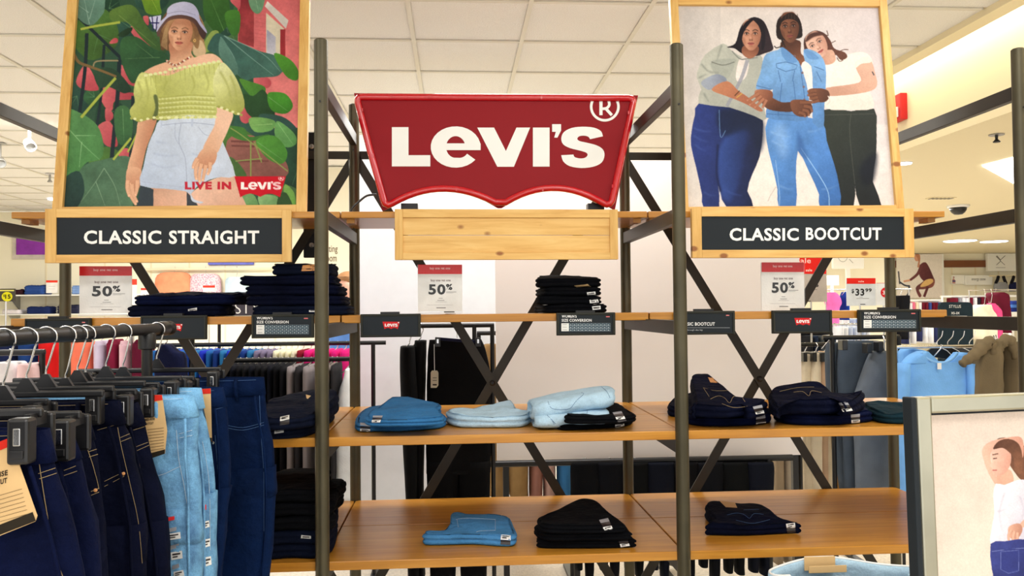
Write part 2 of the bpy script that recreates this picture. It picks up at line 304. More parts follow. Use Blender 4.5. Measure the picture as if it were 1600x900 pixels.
# ============================================================ flat prints (posters): painted as vertex colours on a fine flat grid
class Paint:
    def __init__(s, x0, y0, x1, y1, base, sc=2.0):
        s.x0, s.y0, s.sc = x0, y0, sc; s.W = int((x1-x0)*sc)+2; s.H = int((y1-y0)*sc)+2
        s.a = np.empty((s.H, s.W, 3)); s.a[:] = base
        s.t = sum(s._n(k)*w for k, w in ((40, .5), (14, .3), (5, .2)))
    def _n(s, k):
        h, w = s.H//k+2, s.W//k+2; g = rng.random((h, w)); y = np.arange(s.H)/k; x = np.arange(s.W)/k; yi = y.astype(int); xi = x.astype(int); fy = (y-yi)[:, None]; fx = (x-xi)[None]
        a = g[yi][:, xi]; b = g[yi][:, xi+1]; c = g[yi+1][:, xi]; d = g[yi+1][:, xi+1]; return (a*(1-fx)+b*fx)*(1-fy)+(c*(1-fx)+d*fx)*fy
    def _put(s, P, color, c2, ax, alpha, nz, fe):
        P = (np.array(P, float)-(s.x0, s.y0))*s.sc; pad = int(fe*s.sc)+3
        xa, ya = np.maximum(np.floor(P.min(0)).astype(int)-pad, 0); xb, yb = np.floor(P.max(0)).astype(int)+pad+1; xb = min(xb, s.W); yb = min(yb, s.H)
        if xa >= xb or ya >= yb: return
        ss = 2; X = xa+(np.arange((xb-xa)*ss)+.5)/ss; Y = ya+(np.arange((yb-ya)*ss)+.5)/ss
        m = np.zeros((len(Y), len(X)), bool); n = len(P)
        for i in range(n):
            (ax_, ay), (bx, by) = P[i], P[(i+1) % n]
            if ay == by: continue
            c = (ay <= Y) != (by <= Y)
            if not c.any(): continue
            xi = ax_+(Y[c]-ay)*(bx-ax_)/(by-ay); m[c] ^= X[None] < xi[:, None]
        m = m.reshape(yb-ya, ss, xb-xa, ss).mean((1, 3)); k = int(round(fe*s.sc))
        for _ in range(2 if k else 0):
            for axis in (0, 1):
                c = np.zeros_like(m)
                for d in range(-k, k+1): c += np.roll(m, d, axis)
                m = c/(2*k+1)
        col = np.array(color, float)
        if c2 is not None:
            (px, py), (qx, qy) = ax; gx = xa/s.sc+s.x0+np.arange(xb-xa)/s.sc; gy = ya/s.sc+s.y0+np.arange(yb-ya)/s.sc
            t = ((gx[None]-px)*(qx-px)+(gy[:, None]-py)*(qy-py))/((qx-px)**2+(qy-py)**2+1e-9); t = np.clip(t, 0, 1)[..., None]; col = col*(1-t)+np.array(c2, float)*t
        if nz: col = np.clip(col*(1+nz*(s.t[ya:yb, xa:xb, None]-.5)*2), 0, 255)
        m = (m*alpha)[..., None]; s.a[ya:yb, xa:xb] = s.a[ya:yb, xa:xb]*(1-m)+col*m
    def poly(s, pts, color, c2=None, ax=None, sm=4, fe=0, alpha=1, nz=.08):
        s._put(smooth_pts(pts, sm) if sm else pts, color, c2, ax, alpha, nz, fe)
    def line(s, pts, w, color, w2=None, fe=0, alpha=1, sm=5, nz=0):
        Q = smooth_pts(pts, sm, False) if len(pts) > 2 and sm else [np.array(p, float) for p in pts]
        n = len(Q); ws = np.linspace(w, w if w2 is None else w2, n); L, R = thick_stroke(Q, ws); s._put(L+R[::-1], color, None, None, alpha, nz, fe)
    def ell(s, cx, cy, rx, ry, color, rot=0, c2=None, ax=None, fe=0, alpha=1, nz=0):
        c, n = math.cos(rot), math.sin(rot)
        s._put([(cx+rx*math.cos(t)*c-ry*math.sin(t)*n, cy+rx*math.cos(t)*n+ry*math.sin(t)*c) for t in np.linspace(0, 2*math.pi, 28)[:-1]], color, c2, ax, alpha, nz, fe)
    def text(s, txt, x0, x1, yb, h, color, bold=.03):
        V, Fc = text2d(txt, bold); xs = [v[0] for v in V]; a, b = min(xs), max(xs); tp = max(v[1] for v in V)
        for f in Fc: s._put([(x0+(V[i][0]-a)/(b-a)*(x1-x0), yb-V[i][1]/tp*h) for i in f], color, None, None, 1, 0, 0)
    def get(s, px, py):
        x = np.clip((px-s.x0)*s.sc, 0, s.W-1.001); y = np.clip((py-s.y0)*s.sc, 0, s.H-1.001); xi = x.astype(int); yi = y.astype(int); fx = (x-xi)[..., None]; fy = (y-yi)[..., None]; a = s.a
        return (a[yi, xi]*(1-fx)+a[yi, xi+1]*fx)*(1-fy)+(a[yi+1, xi]*(1-fx)+a[yi+1, xi+1]*fx)*fy
def face(p, cx, cy, w, h, skin, dark, lip, tilt=0, look=0, brow=(60, 40, 30), eye=(35, 25, 25)):
    """a printed face: w, h half sizes; look shifts the features sideways"""
    c, n = math.cos(tilt), math.sin(tilt); T = lambda x, y: (cx+(x*w)*c-(y*h)*n, cy+(x*w)*n+(y*h)*c)
    out = [(-.95, -.35), (-.6, -.95), (0, -1.05), (.6, -.95), (.95, -.35), (.93, .15), (.72, .62), (.3, .98), (0, 1.04), (-.3, .98), (-.72, .62), (-.93, .15)]
    p.poly([T(*q) for q in out], skin, dark, (T(-.3, 0), T(1.2, .2)), nz=.03)
    p.poly([T(-.9, .1), T(-.55, .3), T(-.6, .8), T(-.85, .5)], dark, alpha=.5, fe=1.2)
    p.poly([T(-.5, -1), T(.5, -1), T(.7, -.6), T(-.7, -.6)], dark, alpha=.3, fe=1.5)
    lk = look*.25
    for sx in (-1, 1):
        ex = sx*.42+lk
        p.ell(*T(ex, -.1), .26*w, .17*h, dark, tilt, alpha=.75, fe=.9)
        p.ell(*T(ex, -.08), .17*w, .055*h, tuple(.5*v+105 for v in skin), tilt, alpha=.85)
        p.ell(*T(ex+look*.04, -.085), .085*w, .062*h, eye, tilt)
        p.line([T(ex-.24, -.1), T(ex, -.18), T(ex+.24, -.09)], .045*h, eye, alpha=.85)
        p.line([T(ex-.27, -.27), T(ex, -.37), T(ex+.28, -.27)], .07*h, brow, alpha=.7)
    p.line([T(lk+.05, -.1), T(lk+.14, .2), T(lk+.1, .33)], .12*w, dark, alpha=.55, fe=.6)
    p.ell(*T(lk, .3), .2*w, .085*h, dark, tilt, alpha=.7, fe=.5); p.ell(*T(lk-.03, .22), .09*w, .08*h, tuple(min(255, v+25) for v in skin), tilt, alpha=.6, fe=.6)
    for sx in (-1, 1): p.ell(*T(lk+sx*.11, .35), .05*w, .03*h, eye, tilt, alpha=.8)
    p.poly([T(lk-.34, .56), T(lk-.1, .49), T(lk, .52), T(lk+.1, .49), T(lk+.34, .56), T(lk+.12, .68), T(lk-.12, .68)], lip)
    p.line([T(lk-.33, .57), T(lk, .575), T(lk+.33, .57)], .035*h, tuple(v*.5 for v in lip))
    p.ell(*T(lk, .77), .22*w, .045*h, dark, tilt, alpha=.6, fe=.6)
def leaf(p, pts, c1, c2, veins=(), vc=(120, 165, 110), vw=1.2):
    xs = [q[0] for q in pts]; ys = [q[1] for q in pts]
    p.poly(pts, c1, c2, ((min(xs), min(ys)), (max(xs), max(ys))), nz=.16)
    for v in veins: p.line(v, vw, vc, vw*.3, alpha=.75)
def hand(p, pts, fingers, skin, dark, fw=5.5):
    p.poly(pts, skin, dark, (pts[0], pts[len(pts)//2]), nz=.04)
    for f in fingers:
        p.line(f, fw+1.4, dark, fw*.75, alpha=.8); p.line(f, fw, skin, fw*.65)
        p.ell(f[-1][0], f[-1][1], fw*.36, fw*.36, skin); p.ell(f[-1][0], f[-1][1]-.4, fw*.2, fw*.26, tuple(min(255, v+28) for v in skin), alpha=.8)
# ------------------------------------------------------------ print 1: woman in a bucket hat among leaves
p1 = Paint(85, -85, 485, 335, (48, 80, 60))
G = [(58, 104, 66), (40, 76, 56), (78, 118, 70), (52, 92, 78), (86, 130, 60)]
for k in range(46):
    x, y = rng.uniform(90, 480), rng.uniform(-85, 330); r = rng.uniform(16, 42); a0 = rng.uniform(0, 6.28)
    pts = [(x+r*(.75+.35*rng.random())*math.cos(a0+t), y+r*(.75+.35*rng.random())*math.sin(a0+t)) for t in np.linspace(0, 6.28, 8)[:-1]]
    g = G[k % 5]; leaf(p1, pts, g, tuple(v*.65 for v in g), [[(x, y), (x+r*.8*math.cos(a0+d), y+r*.8*math.sin(a0+d))] for d in (0, .7, -.7)], (98, 140, 100), 1.0)
PK, PD = (208, 104, 108), (176, 70, 80)
p1.poly([(372, -85), (485, -85), (485, 200), (400, 200), (396, 120), (372, 72)], (200, 96, 100), (214, 120, 118), ((372, 0), (470, 120)), sm=0, nz=.14)
p1.poly([(373, -85), (397, -85), (397, 74), (373, 66)], (120, 38, 46), (150, 58, 62), ((373, 0), (397, 30)), sm=0, nz=.25)
for k in range(36):
    y = -80+k*6; p1.line([(398, y), (416, y+3)], .7, (184, 84, 90), sm=0, alpha=.6)
p1.poly([(414, 10), (418, 2), (451, 32), (447, 45)], (226, 220, 212), (196, 190, 182), ((416, 4), (420, 14)), sm=0); p1.poly([(416, 20), (444, 45), (444, 92), (416, 86)], (206, 196, 172), sm=0)
p1.poly([(417, 46), (431, 58), (431, 88), (417, 84)], (150, 150, 168), (198, 196, 205), ((417, 50), (431, 84)), sm=0); p1.poly([(438, 46), (446, 46), (446, 92), (438, 88)], (146, 44, 50), sm=0)
for q in ([(205, 42), (213, 42), (240, 68), (236, 73), (226, 72), (206, 52)], [(171, 68), (178, 60), (184, 61), (183, 67)], [(224, 26), (232, 26), (232, 40), (226, 34)], [(130, 104), (140, 106), (154, 136), (150, 142), (130, 140), (119, 128)], [(188, 102), (198, 108), (210, 126), (209, 135), (192, 124)],
          [(158, 140), (170, 136), (196, 144), (210, 146), (208, 155), (180, 158), (176, 172), (168, 172), (158, 156)], [(165, 170), (176, 176), (176, 186), (166, 190)], [(152, 200), (172, 190), (184, 222), (180, 230), (164, 226)], [(186, 236), (200, 232), (201, 248), (188, 248)], [(360, 0), (375, -8), (375, 14), (368, 10)], [(398, 122), (410, 116), (424, 128), (418, 138), (400, 132)], [(376, 164), (388, 160), (398, 172), (388, 192), (376, 188)]):
    p1.poly(q, PK, PD, (q[0], q[2]), nz=.12)
p1.poly([(233, 27), (252, 24), (250, 52), (240, 44)], (205, 206, 232), sm=0)
for q in ([(238, 26), (240, 48)], [(246, 26), (244, 48)], [(233, 36), (250, 36)]): p1.line(q, 1.8, (40, 36, 96))
p1.poly([(355, 220), (395, 212), (430, 235), (450, 260), (440, 278), (365, 278)], (150, 96, 86), (122, 78, 70), ((360, 220), (440, 275)), nz=.15)
for q in ([(361, 221), (396, 222)], [(362, 228), (398, 229)], [(370, 252), (420, 252)]): p1.line(q, 3, (112, 66, 60))
# railing, branch, stems
for pts, w in (([(113, 18), (155, 58), (195, 97)], 5), ([(187, 92), (184, 150), (174, 256)], 6.5), ([(136, 52), (133, 110), (124, 180)], 5.5), ([(163, 70), (158, 150), (152, 196)], 4.5), ([(208, 150), (206, 200), (204, 250)], 5)): p1.line(pts, w, (30, 44, 48))
leaf(p1, [(118, -30), (160, -40), (164, 10), (158, 26), (142, 40), (122, 28), (116, 5)], (112, 148, 132), (92, 130, 112), [[(140, 38), (128, -20)], [(140, 30), (152, -10)], [(139, 20), (122, 8)]], (156, 186, 170))
leaf(p1, [(172, 18), (196, 8), (212, 12), (228, 38), (250, 70), (246, 80), (222, 60), (200, 36), (176, 34)], (92, 122, 54), (56, 88, 48), [[(186, 24), (244, 72)]], (126, 152, 84))
leaf(p1, [(214, -40), (248, -34), (250, 6), (252, 22), (232, 22), (224, 8)], (128, 162, 46), (92, 132, 40), [[(222, -30), (248, 20)]], (168, 192, 80))
leaf(p1, [(190, 62), (214, 58), (240, 76), (262, 86), (258, 106), (222, 120), (206, 130), (190, 96)], (56, 98, 58), (38, 72, 50), [[(250, 90), (196, 92)], [(240, 90), (212, 68)]], (92, 128, 84))
leaf(p1, [(184, 55), (196, 46), (207, 43), (205, 50), (194, 58)], (40, 66, 42), (30, 52, 36))
leaf(p1, [(148, 110), (178, 108), (205, 138), (196, 146), (184, 142), (170, 136), (154, 136)], (46, 74, 54), (36, 60, 46))
leaf(p1, [(104, 180), (124, 176), (152, 196), (162, 226), (158, 248), (136, 254), (120, 272), (104, 280)], (92, 146, 88), (70, 120, 66), [[(106, 200), (130, 226), (156, 250)], [(128, 222), (124, 262)], [(118, 212), (150, 212)]], (150, 196, 140), 1.5)
leaf(p1, [(180, 172), (198, 166), (208, 190), (204, 222), (188, 226), (180, 206)], (66, 108, 66), (52, 92, 56), [[(192, 170), (194, 220)]])
leaf(p1, [(112, 300), (128, 262), (160, 250), (204, 246), (206, 290), (200, 330), (108, 330)], (70, 102, 78), (86, 120, 92), [[(163, 263), (146, 290), (120, 324)], [(163, 263), (180, 292), (190, 330)], [(150, 284), (166, 326)]], (136, 168, 136), 1.4)
leaf(p1, [(100, 282), (124, 268), (132, 300), (116, 330), (98, 330)], (44, 70, 62), (34, 56, 52))
p1.line([(112, 74), (122, 96), (140, 104), (162, 112), (182, 120)], 5, (122, 98, 62), 3.5); p1.line([(146, 104), (152, 96), (185, 95)], 2.2, (150, 136, 100))
for pts, w in (([(126, 46), (150, 41), (188, 35)], 3.6), ([(181, 122), (156, 150), (127, 184)], 4.2), ([(177, 250), (205, 216)], 3.4), ([(200, 238), (216, 206)], 2.6)): p1.line(pts, w, (164, 178, 74))
# right leaves
leaf(p1, [(322, -20), (352, -16), (360, 30), (344, 52), (330, 44), (318, 20)], (62, 104, 46), (44, 86, 38), [[(350, 48), (326, -10)]], (100, 140, 80))
leaf(p1, [(352, 20), (374, 18), (374, 50), (364, 56), (356, 44)], (70, 124, 46), (56, 104, 44))
leaf(p1, [(318, 70), (330, 50), (342, 50), (338, 72), (322, 82)], (140, 160, 84), (116, 142, 72))
leaf(p1, [(388, -30), (414, -30), (412, 10), (402, 22), (390, 8)], (116, 156, 122), (96, 138, 106), [[(394, -28), (404, 18)]], (160, 192, 160))
leaf(p1, [(324, 76), (336, 54), (352, 56), (400, 78), (432, 88), (446, 106), (440, 114), (430, 120), (398, 122), (384, 126), (370, 116), (352, 96), (336, 84)], (52, 88, 80), (70, 108, 96), [[(345, 58), (366, 90), (372, 118)], [(352, 57), (392, 90), (428, 118)], [(350, 56), (410, 84), (438, 112)]], (128, 164, 152), 1.8)
leaf(p1, [(346, 58), (362, 84), (372, 104), (368, 118), (352, 100), (342, 82)], (96, 136, 122), (76, 112, 100))
leaf(p1, [(428, 84), (452, 92), (466, 110), (464, 126), (446, 118)], (78, 140, 46), (64, 124, 40))
leaf(p1, [(374, 124), (392, 128), (414, 136), (412, 148), (392, 150)], (84, 140, 52), (66, 118, 46))
leaf(p1, [(380, 148), (396, 150), (410, 140), (420, 152), (430, 180), (406, 188), (386, 176)], (44, 78, 44), (36, 66, 38))
leaf(p1, [(418, 148), (430, 144), (448, 148), (458, 166), (446, 178), (424, 172)], (72, 142, 44), (56, 120, 38), [[(420, 152), (450, 174)]])
leaf(p1, [(408, 178), (440, 182), (460, 196), (458, 202), (410, 190)], (50, 84, 74), (42, 72, 66))
leaf(p1, [(389, 186), (410, 184), (430, 190), (424, 204), (398, 206)], (122, 168, 92), (94, 146, 78), [[(426, 194), (394, 196)]], (160, 196, 130))
leaf(p1, [(432, 190), (446, 196), (462, 212), (462, 226), (446, 230), (430, 212)], (104, 158, 90), (82, 136, 74), [[(434, 192), (458, 226)]], (150, 190, 130))
leaf(p1, [(356, 198), (382, 200), (390, 214), (420, 210), (414, 218), (380, 220), (358, 210)], (66, 116, 50), (58, 104, 46))
leaf(p1, [(400, 220), (428, 212), (448, 234), (446, 252), (434, 256), (414, 244)], (80, 140, 54), (62, 118, 44), [[(402, 222), (442, 250)]])
leaf(p1, [(358, 246), (372, 254), (386, 276), (366, 276)], (78, 112, 56), (66, 98, 52))
for pts in ([(398, 222), (409, 254)], [(360, 200), (384, 216), (450, 268)], [(392, 222), (392, 276)], [(368, 252), (410, 248)]): p1.line(pts, 1.8, (132, 148, 80))
leaf(p1, [(378, 308), (396, 304), (404, 326), (380, 330)], (110, 152, 100), (90, 136, 80)); leaf(p1, [(404, 306), (430, 306), (438, 318), (424, 326), (410, 328)], (132, 172, 116), (104, 150, 92)); leaf(p1, [(446, 288), (460, 302), (462, 326), (456, 326), (444, 306)], (124, 172, 84), (96, 150, 66))
p1.poly([(436, 306), (448, 302), (458, 328), (434, 328)], (46, 76, 40))
# the woman
SK, SD = (226, 176, 142), (188, 128, 98)
HR, HD = (158, 122, 82), (104, 74, 50)
p1.poly([(249, 40), (262, 18), (285, 10), (308, 18), (322, 48), (319, 62), (322, 82), (312, 88), (300, 80), (264, 80), (256, 74), (252, 78), (250, 60)], HD, HR, ((250, 70), (316, 84)), nz=.2)
p1.poly([(304, 66), (316, 64), (322, 82), (314, 90), (302, 84)], (206, 178, 140), fe=.6)
p1.poly([(266, 66), (300, 66), (299, 82), (306, 92), (320, 104), (280, 112), (255, 106), (266, 92)], SK, SD, ((290, 95), (282, 72)))
p1.poly([(222, 118), (236, 106), (262, 97), (276, 100), (298, 92), (326, 84), (340, 88), (350, 100), (352, 116), (300, 124), (240, 124)], SK, (236, 190, 160), ((240, 110), (330, 95)), nz=.05)
p1.line([(262, 98), (272, 104), (276, 112)], 2, SD, alpha=.6, fe=.6)
face(p1, 282, 52.5, 19.5, 25.5, (224, 172, 138), (176, 116, 86), (196, 104, 92), .06, -.25, (110, 78, 54), (52, 44, 46))
p1.poly([(250, 42), (258, 30), (278, 24), (270, 36), (263, 52), (260, 74), (253, 78), (256, 58)], HR, HD, ((268, 30), (252, 70)), nz=.25); p1.poly([(296, 28), (306, 34), (312, 56), (310, 76), (303, 70), (304, 52), (300, 40)], HD, HR, ((302, 40), (308, 74)), nz=.25)
for k in range(7): p1.line([(268+k*1.2, 28), (258+k*.8, 46), (252+k*1.5, 72+k)], 1.0, (196, 164, 118), alpha=.6)
p1.poly([(245, 50), (248, 38), (262, 24), (286, 21), (310, 27), (318, 42), (323, 51), (319, 62), (312, 54), (306, 40), (290, 30), (266, 32), (254, 44), (248, 58)], (98, 72, 66), (66, 48, 46), ((250, 40), (318, 60)))
p1.poly([(245, 50), (249, 36), (260, 25), (262, 14), (272, 6), (288, 3), (302, 7), (310, 18), (313, 32), (322, 46), (323, 52), (314, 42), (304, 29), (284, 23.5), (264, 27), (252, 40)], (196, 196, 222), (166, 166, 198), ((262, 6), (316, 46)), nz=.06)
p1.line([(261, 22), (284, 18), (306, 24)], .9, (146, 146, 180)); p1.ell(304.5, 63.5, 2, 2.6, (228, 190, 110)); p1.ell(304.5, 63.5, 1, 1.5, (150, 100, 70))
for i, (x, y) in enumerate(smooth_pts([(261, 95), (266, 99), (273, 102), (280, 100), (288, 95), (298, 89)], 4, False)): p1.ell(x, y, 1.9, 1.6, ((150, 70, 66), (240, 226, 206), (170, 130, 90))[i % 3])
for q in ((270, 107), (276, 106), (272, 112)): p1.ell(*q, 1.8, 1.8, (224, 190, 170)); p1.ell(*q, .9, .9, (140, 90, 70))
p1.poly([(263, 33), (282, 28), (302, 34), (304, 46), (284, 41), (263, 46)], (150, 96, 70), fe=3, alpha=.45)
# legs, arms
p1.poly([(236, 294), (296, 294), (294, 336), (240, 336)], (206, 160, 134), (228, 184, 158), ((238, 300), (288, 310)), sm=2); p1.poly([(298, 308), (312, 292), (334, 280), (368, 274), (378, 306), (386, 336), (320, 336)], (232, 190, 166), (214, 168, 144), ((310, 300), (384, 320)), sm=3)
p1.poly([(220, 290), (240, 296), (240, 335), (212, 335)], (52, 62, 70), sm=0); p1.poly([(292, 300), (304, 312), (318, 336), (292, 336)], (60, 66, 74), sm=0)
p1.poly([(218, 188), (244, 184), (240, 204), (229, 232), (222, 262), (218, 272), (200, 266), (206, 238), (213, 210)], SK, SD, ((206, 230), (234, 236)), nz=.05)
hand(p1, [(201, 262), (219, 264), (221, 282), (214, 300), (200, 296), (197, 278)], [[(202, 286), (204, 304), (212, 319)], [(206, 288), (208, 302), (214, 315)], [(215, 282), (214, 296), (212, 305)], [(200, 282), (199, 294), (202, 306)]], SK, SD, 6)
# shorts
p1.poly([(253, 184), (296, 180), (336, 182), (342, 206), (356, 240), (368, 275), (346, 277), (328, 281), (308, 292), (298, 304), (290, 299), (256, 295), (219, 290), (224, 262), (232, 226), (242, 204)], (206, 216, 232), (184, 198, 220), ((300, 190), (240, 290)), sm=2, nz=.07)
p1.line([(252, 196), (296, 192), (338, 196)], .9, (156, 170, 196)); p1.line([(283, 194), (280, 222), (290, 250), (292, 296)], 1.0, (158, 170, 194)); p1.line([(274, 194), (274, 214), (280, 226)], .8, (164, 176, 200)); p1.line([(310, 198), (320, 210), (336, 214)], .8, (166, 178, 202)); p1.line([(222, 284), (256, 289), (290, 293)], .8, (170, 180, 204))
for pts in ([(240, 240), (262, 244), (280, 242)], [(236, 256), (258, 262), (282, 258)], [(300, 240), (320, 246)], [(244, 222), (262, 224)]): p1.line(pts, 2.6, (166, 180, 206), 1, fe=.8, alpha=.7)
p1.ell(280, 184, 2.2, 2.2, (96, 100, 116)); p1.line([(253, 188), (252, 200)], 3, (190, 202, 222)); p1.line([(301, 182), (300, 198)], 3.2, (188, 200, 222)); p1.poly([(298, 302), (304, 312), (318, 316), (312, 318), (300, 314)], (198, 208, 226))
# right arm
p1.poly([(340, 166), (364, 176), (358, 200), (348, 222), (338, 240), (318, 234), (326, 214), (336, 194)], SK, (238, 196, 168), ((322, 220), (352, 206)), nz=.04)
hand(p1, [(319, 232), (338, 236), (336, 254), (322, 264), (306, 258), (308, 246)], [[(309, 252), (306, 268), (307, 280)], [(315, 256), (312, 270), (312, 284)], [(322, 258), (319, 272), (317, 282)], [(329, 254), (328, 264), (325, 272)], [(309, 248), (304, 256), (302, 262)]], SK, SD, 5.8)
# blouse
Y1, Y2, Y3 = (208, 213, 132), (164, 168, 84), (227, 230, 170)
p1.poly([(222, 114), (238, 116), (264, 118), (290, 108), (322, 100), (346, 98), (340, 120), (338, 150), (336, 184), (296, 180), (246, 188), (246, 150), (240, 130)], Y1, Y2, ((300, 110), (250, 180)), sm=3, nz=.1)
p1.poly([(222, 113), (212, 128), (209, 146), (211, 160), (203, 172), (206, 184), (218, 191), (232, 186), (244, 184), (248, 168), (246, 148), (238, 122)], Y1, Y2, ((218, 130), (242, 180)), sm=3, nz=.12)
p1.poly([(346, 98), (358, 106), (370, 124), (380, 150), (382, 168), (372, 180), (362, 176), (350, 168), (338, 166), (334, 146), (334, 120)], Y3, Y2, ((340, 110), (372, 176)), sm=3, nz=.12)
for k in range(16): x = 228+k*7.6; y = 116-k*1.25+(3 if k < 5 else 0); p1.ell(x, y-1, 3.2, 2.2, Y3); p1.line([(x, y+1), (x+1, y+12+4*(k % 3))], 1.1, Y2, .4, alpha=.8)
p1.poly([(240, 150), (246, 150), (248, 168), (245, 186), (238, 186), (243, 168)], (70, 84, 52), fe=.6, alpha=.8)
for yy in (151, 158, 165, 172, 179):
    p1.line([(248, yy+2), (270, yy), (296, yy-2), (320, yy-1), (337, yy)], 1.6, Y2, fe=.4, alpha=.8); p1.line([(248, yy+4.5), (270, yy+2.5), (296, yy+.5), (320, yy+1.5), (337, yy+2.5)], 1.6, Y3, fe=.4, alpha=.8)
    for k in range(30): x = 248+k*3; p1.line([(x, yy+1.5), (x+.8, yy+5)], .8, Y2 if k % 2 else Y3, sm=0, alpha=.55)
for k in range(16): x = 246+k*6; p1.ell(x, 184.5-k*.1, 3.2, 2.2, Y3 if k % 2 else Y1)
for pts in ([(216, 128), (222, 148), (214, 164)], [(228, 124), (232, 150), (226, 172)], [(344, 112), (356, 134), (362, 160)], [(360, 118), (368, 140), (370, 166)], [(262, 126), (256, 140), (262, 148)], [(300, 118), (304, 134), (298, 146)], [(320, 112), (326, 130), (322, 146)]): p1.line(pts, 3, Y2, 1, fe=.8, alpha=.7)
for k in range(9): p1.ell(206+k*5, 188-abs(k-3), 2.6, 2, Y3 if k % 2 else Y2); p1.ell(342+k*4.4, 167+k*1.6, 2.4, 2, Y3 if k % 2 else Y2)
# lettering and red tab
p1.text('LIVE IN', 289, 361.5, 295.4, 11.2, (190, 26, 48), .06)
p1.poly(batwing(366.5, 275.8, 447, 308.5), (196, 12, 34), sm=0, nz=0)
_u = MB(); logo(_u, lambda x, y, o: (x, y, 0), 376.5, 284.5, 439.5, 296.6, 0)
for f in _u.f: p1._put([_u.v[i][:2] for i in f], (250, 246, 242), None, None, 1, 0, 0)
# ------------------------------------------------------------ print 2: three women in denim
p2 = Paint(1050, 0, 1415, 335, (222, 214, 208))
p2.poly([(1050, 0), (1415, 0), (1415, 335), (1050, 335)], (226, 218, 210), (204, 194, 196), ((1120, 150), (1410, 60)), sm=0, nz=.05); p2.poly([(1050, 0), (1110, 0), (1070, 335), (1050, 335)], (190, 184, 182), fe=14, alpha=.6); p2.poly([(1150, 230), (1400, 230), (1400, 335), (1150, 335)], (238, 230, 222), fe=20, alpha=.5)
p2.line([(1213, 292), (1204, 306), (1200, 315)], 1, (190, 180, 172))
# third woman: black trousers, white tee
p2.poly([(1286, 172), (1330, 174), (1366, 170), (1370, 200), (1369, 246), (1364, 284), (1378, 323), (1344, 323), (1336, 290), (1334, 323), (1298, 323), (1296, 280), (1288, 230)], (44, 50, 44), (34, 38, 40), ((1290, 200), (1370, 290)), sm=2, nz=.1); p2.poly([(1344, 262), (1370, 238), (1366, 280), (1350, 290)], (22, 26, 36), fe=3, alpha=.8)
p2.line([(1330, 178), (1328, 210), (1336, 288)], 1, (66, 70, 64)); p2.line([(1288, 180), (1366, 178)], .9, (64, 68, 62))
p2.poly([(1290, 98), (1304, 96), (1330, 84), (1350, 82), (1362, 92), (1364, 110), (1352, 130), (1362, 150), (1364, 170), (1326, 172), (1290, 168), (1284, 130)], (238, 228, 218), (222, 210, 200), ((1300, 100), (1350, 165)), sm=3, nz=.04)
p2.poly([(1340, 96), (1352, 92), (1362, 96), (1368, 116), (1371, 132), (1362, 142), (1330, 148), (1292, 150), (1286, 140), (1300, 136), (1330, 132), (1346, 126), (1338, 108)], (214, 170, 148), (190, 144, 122), ((1340, 100), (1310, 148)), sm=3, nz=.04); p2.poly([(1336, 100), (1348, 90), (1362, 92), (1360, 98), (1346, 100), (1338, 106)], (232, 220, 208)); p2.line([(1363, 112), (1366, 118)], 2, (90, 80, 82))
p2.poly([(1256, 66), (1262, 54), (1274, 48), (1288, 52), (1298, 64), (1304, 76), (1320, 82), (1324, 90), (1314, 94), (1306, 86), (1298, 94), (1290, 84), (1262, 88)], (70, 40, 34), (98, 58, 44), ((1260, 60), (1310, 90)), nz=.2)
for pts in ([(1286, 52), (1294, 56), (1292, 48)], [(1298, 68), (1306, 64)], [(1306, 84), (1318, 78), (1326, 78)], [(1308, 90), (1312, 96), (1318, 94)]): p2.line(pts, 1.2, (84, 50, 40))
p2.poly([(1282, 84), (1300, 78), (1306, 92), (1300, 100), (1286, 100)], (206, 162, 140), (180, 134, 112), ((1300, 90), (1284, 96)))
face(p2, 1277, 70, 16, 20, (222, 180, 160), (180, 128, 108), (178, 92, 86), -.55, -.15, (80, 52, 44), (50, 38, 38)); p2.poly([(1259, 66), (1264, 54), (1280, 50), (1288, 54), (1272, 58)], (78, 46, 38), fe=.5)
# first woman: jeans, grey shirt
p2.poly([(1092, 162), (1140, 168), (1186, 180), (1192, 184), (1192, 210), (1187, 246), (1176, 272), (1168, 299), (1177, 323), (1135, 323), (1126, 300), (1122, 290), (1124, 323), (1099, 323), (1097, 304), (1088, 262), (1080, 228), (1081, 204), (1086, 180)], (42, 58, 124), (22, 30, 58), ((1095, 230), (1190, 230)), sm=2, nz=.14)
p2.poly([(1124, 232), (1146, 202), (1168, 204), (1160, 260), (1146, 310), (1130, 310), (1122, 272)], (52, 80, 152), (30, 46, 94), ((1126, 260), (1166, 262)), fe=3, alpha=.8); p2.poly([(1124, 172), (1190, 184), (1188, 240), (1170, 204), (1130, 212)], (20, 30, 56), fe=3, alpha=.75); p2.line([(1124, 172), (1126, 214), (1134, 204)], 1, (96, 130, 176)); p2.line([(1122, 226), (1120, 270), (1126, 300)], 3, (22, 30, 70), fe=1)
p2.poly([(1130, 68), (1142, 78), (1166, 92), (1188, 86), (1192, 100), (1186, 130), (1198, 186), (1180, 182), (1140, 168), (1092, 162), (1096, 140), (1089, 122), (1092, 106), (1102, 86)], (188, 190, 178), (160, 162, 154), ((1110, 100), (1190, 160)), sm=2, nz=.08)
p2.poly([(1156, 92), (1170, 96), (1166, 120), (1154, 128), (1150, 118)], (226, 216, 210)); p2.line([(1168, 94), (1158, 124), (1136, 166)], 6, (146, 148, 160), 5, alpha=.8); p2.poly([(1112, 96), (1146, 92), (1150, 98), (1136, 124), (1118, 116)], (166, 170, 160), fe=.6); p2.line([(1112, 97), (1130, 102), (1148, 97)], 1.3, (112, 116, 108)); p2.line([(1144, 80), (1156, 92), (1168, 92), (1184, 90)], 2, (132, 136, 130))
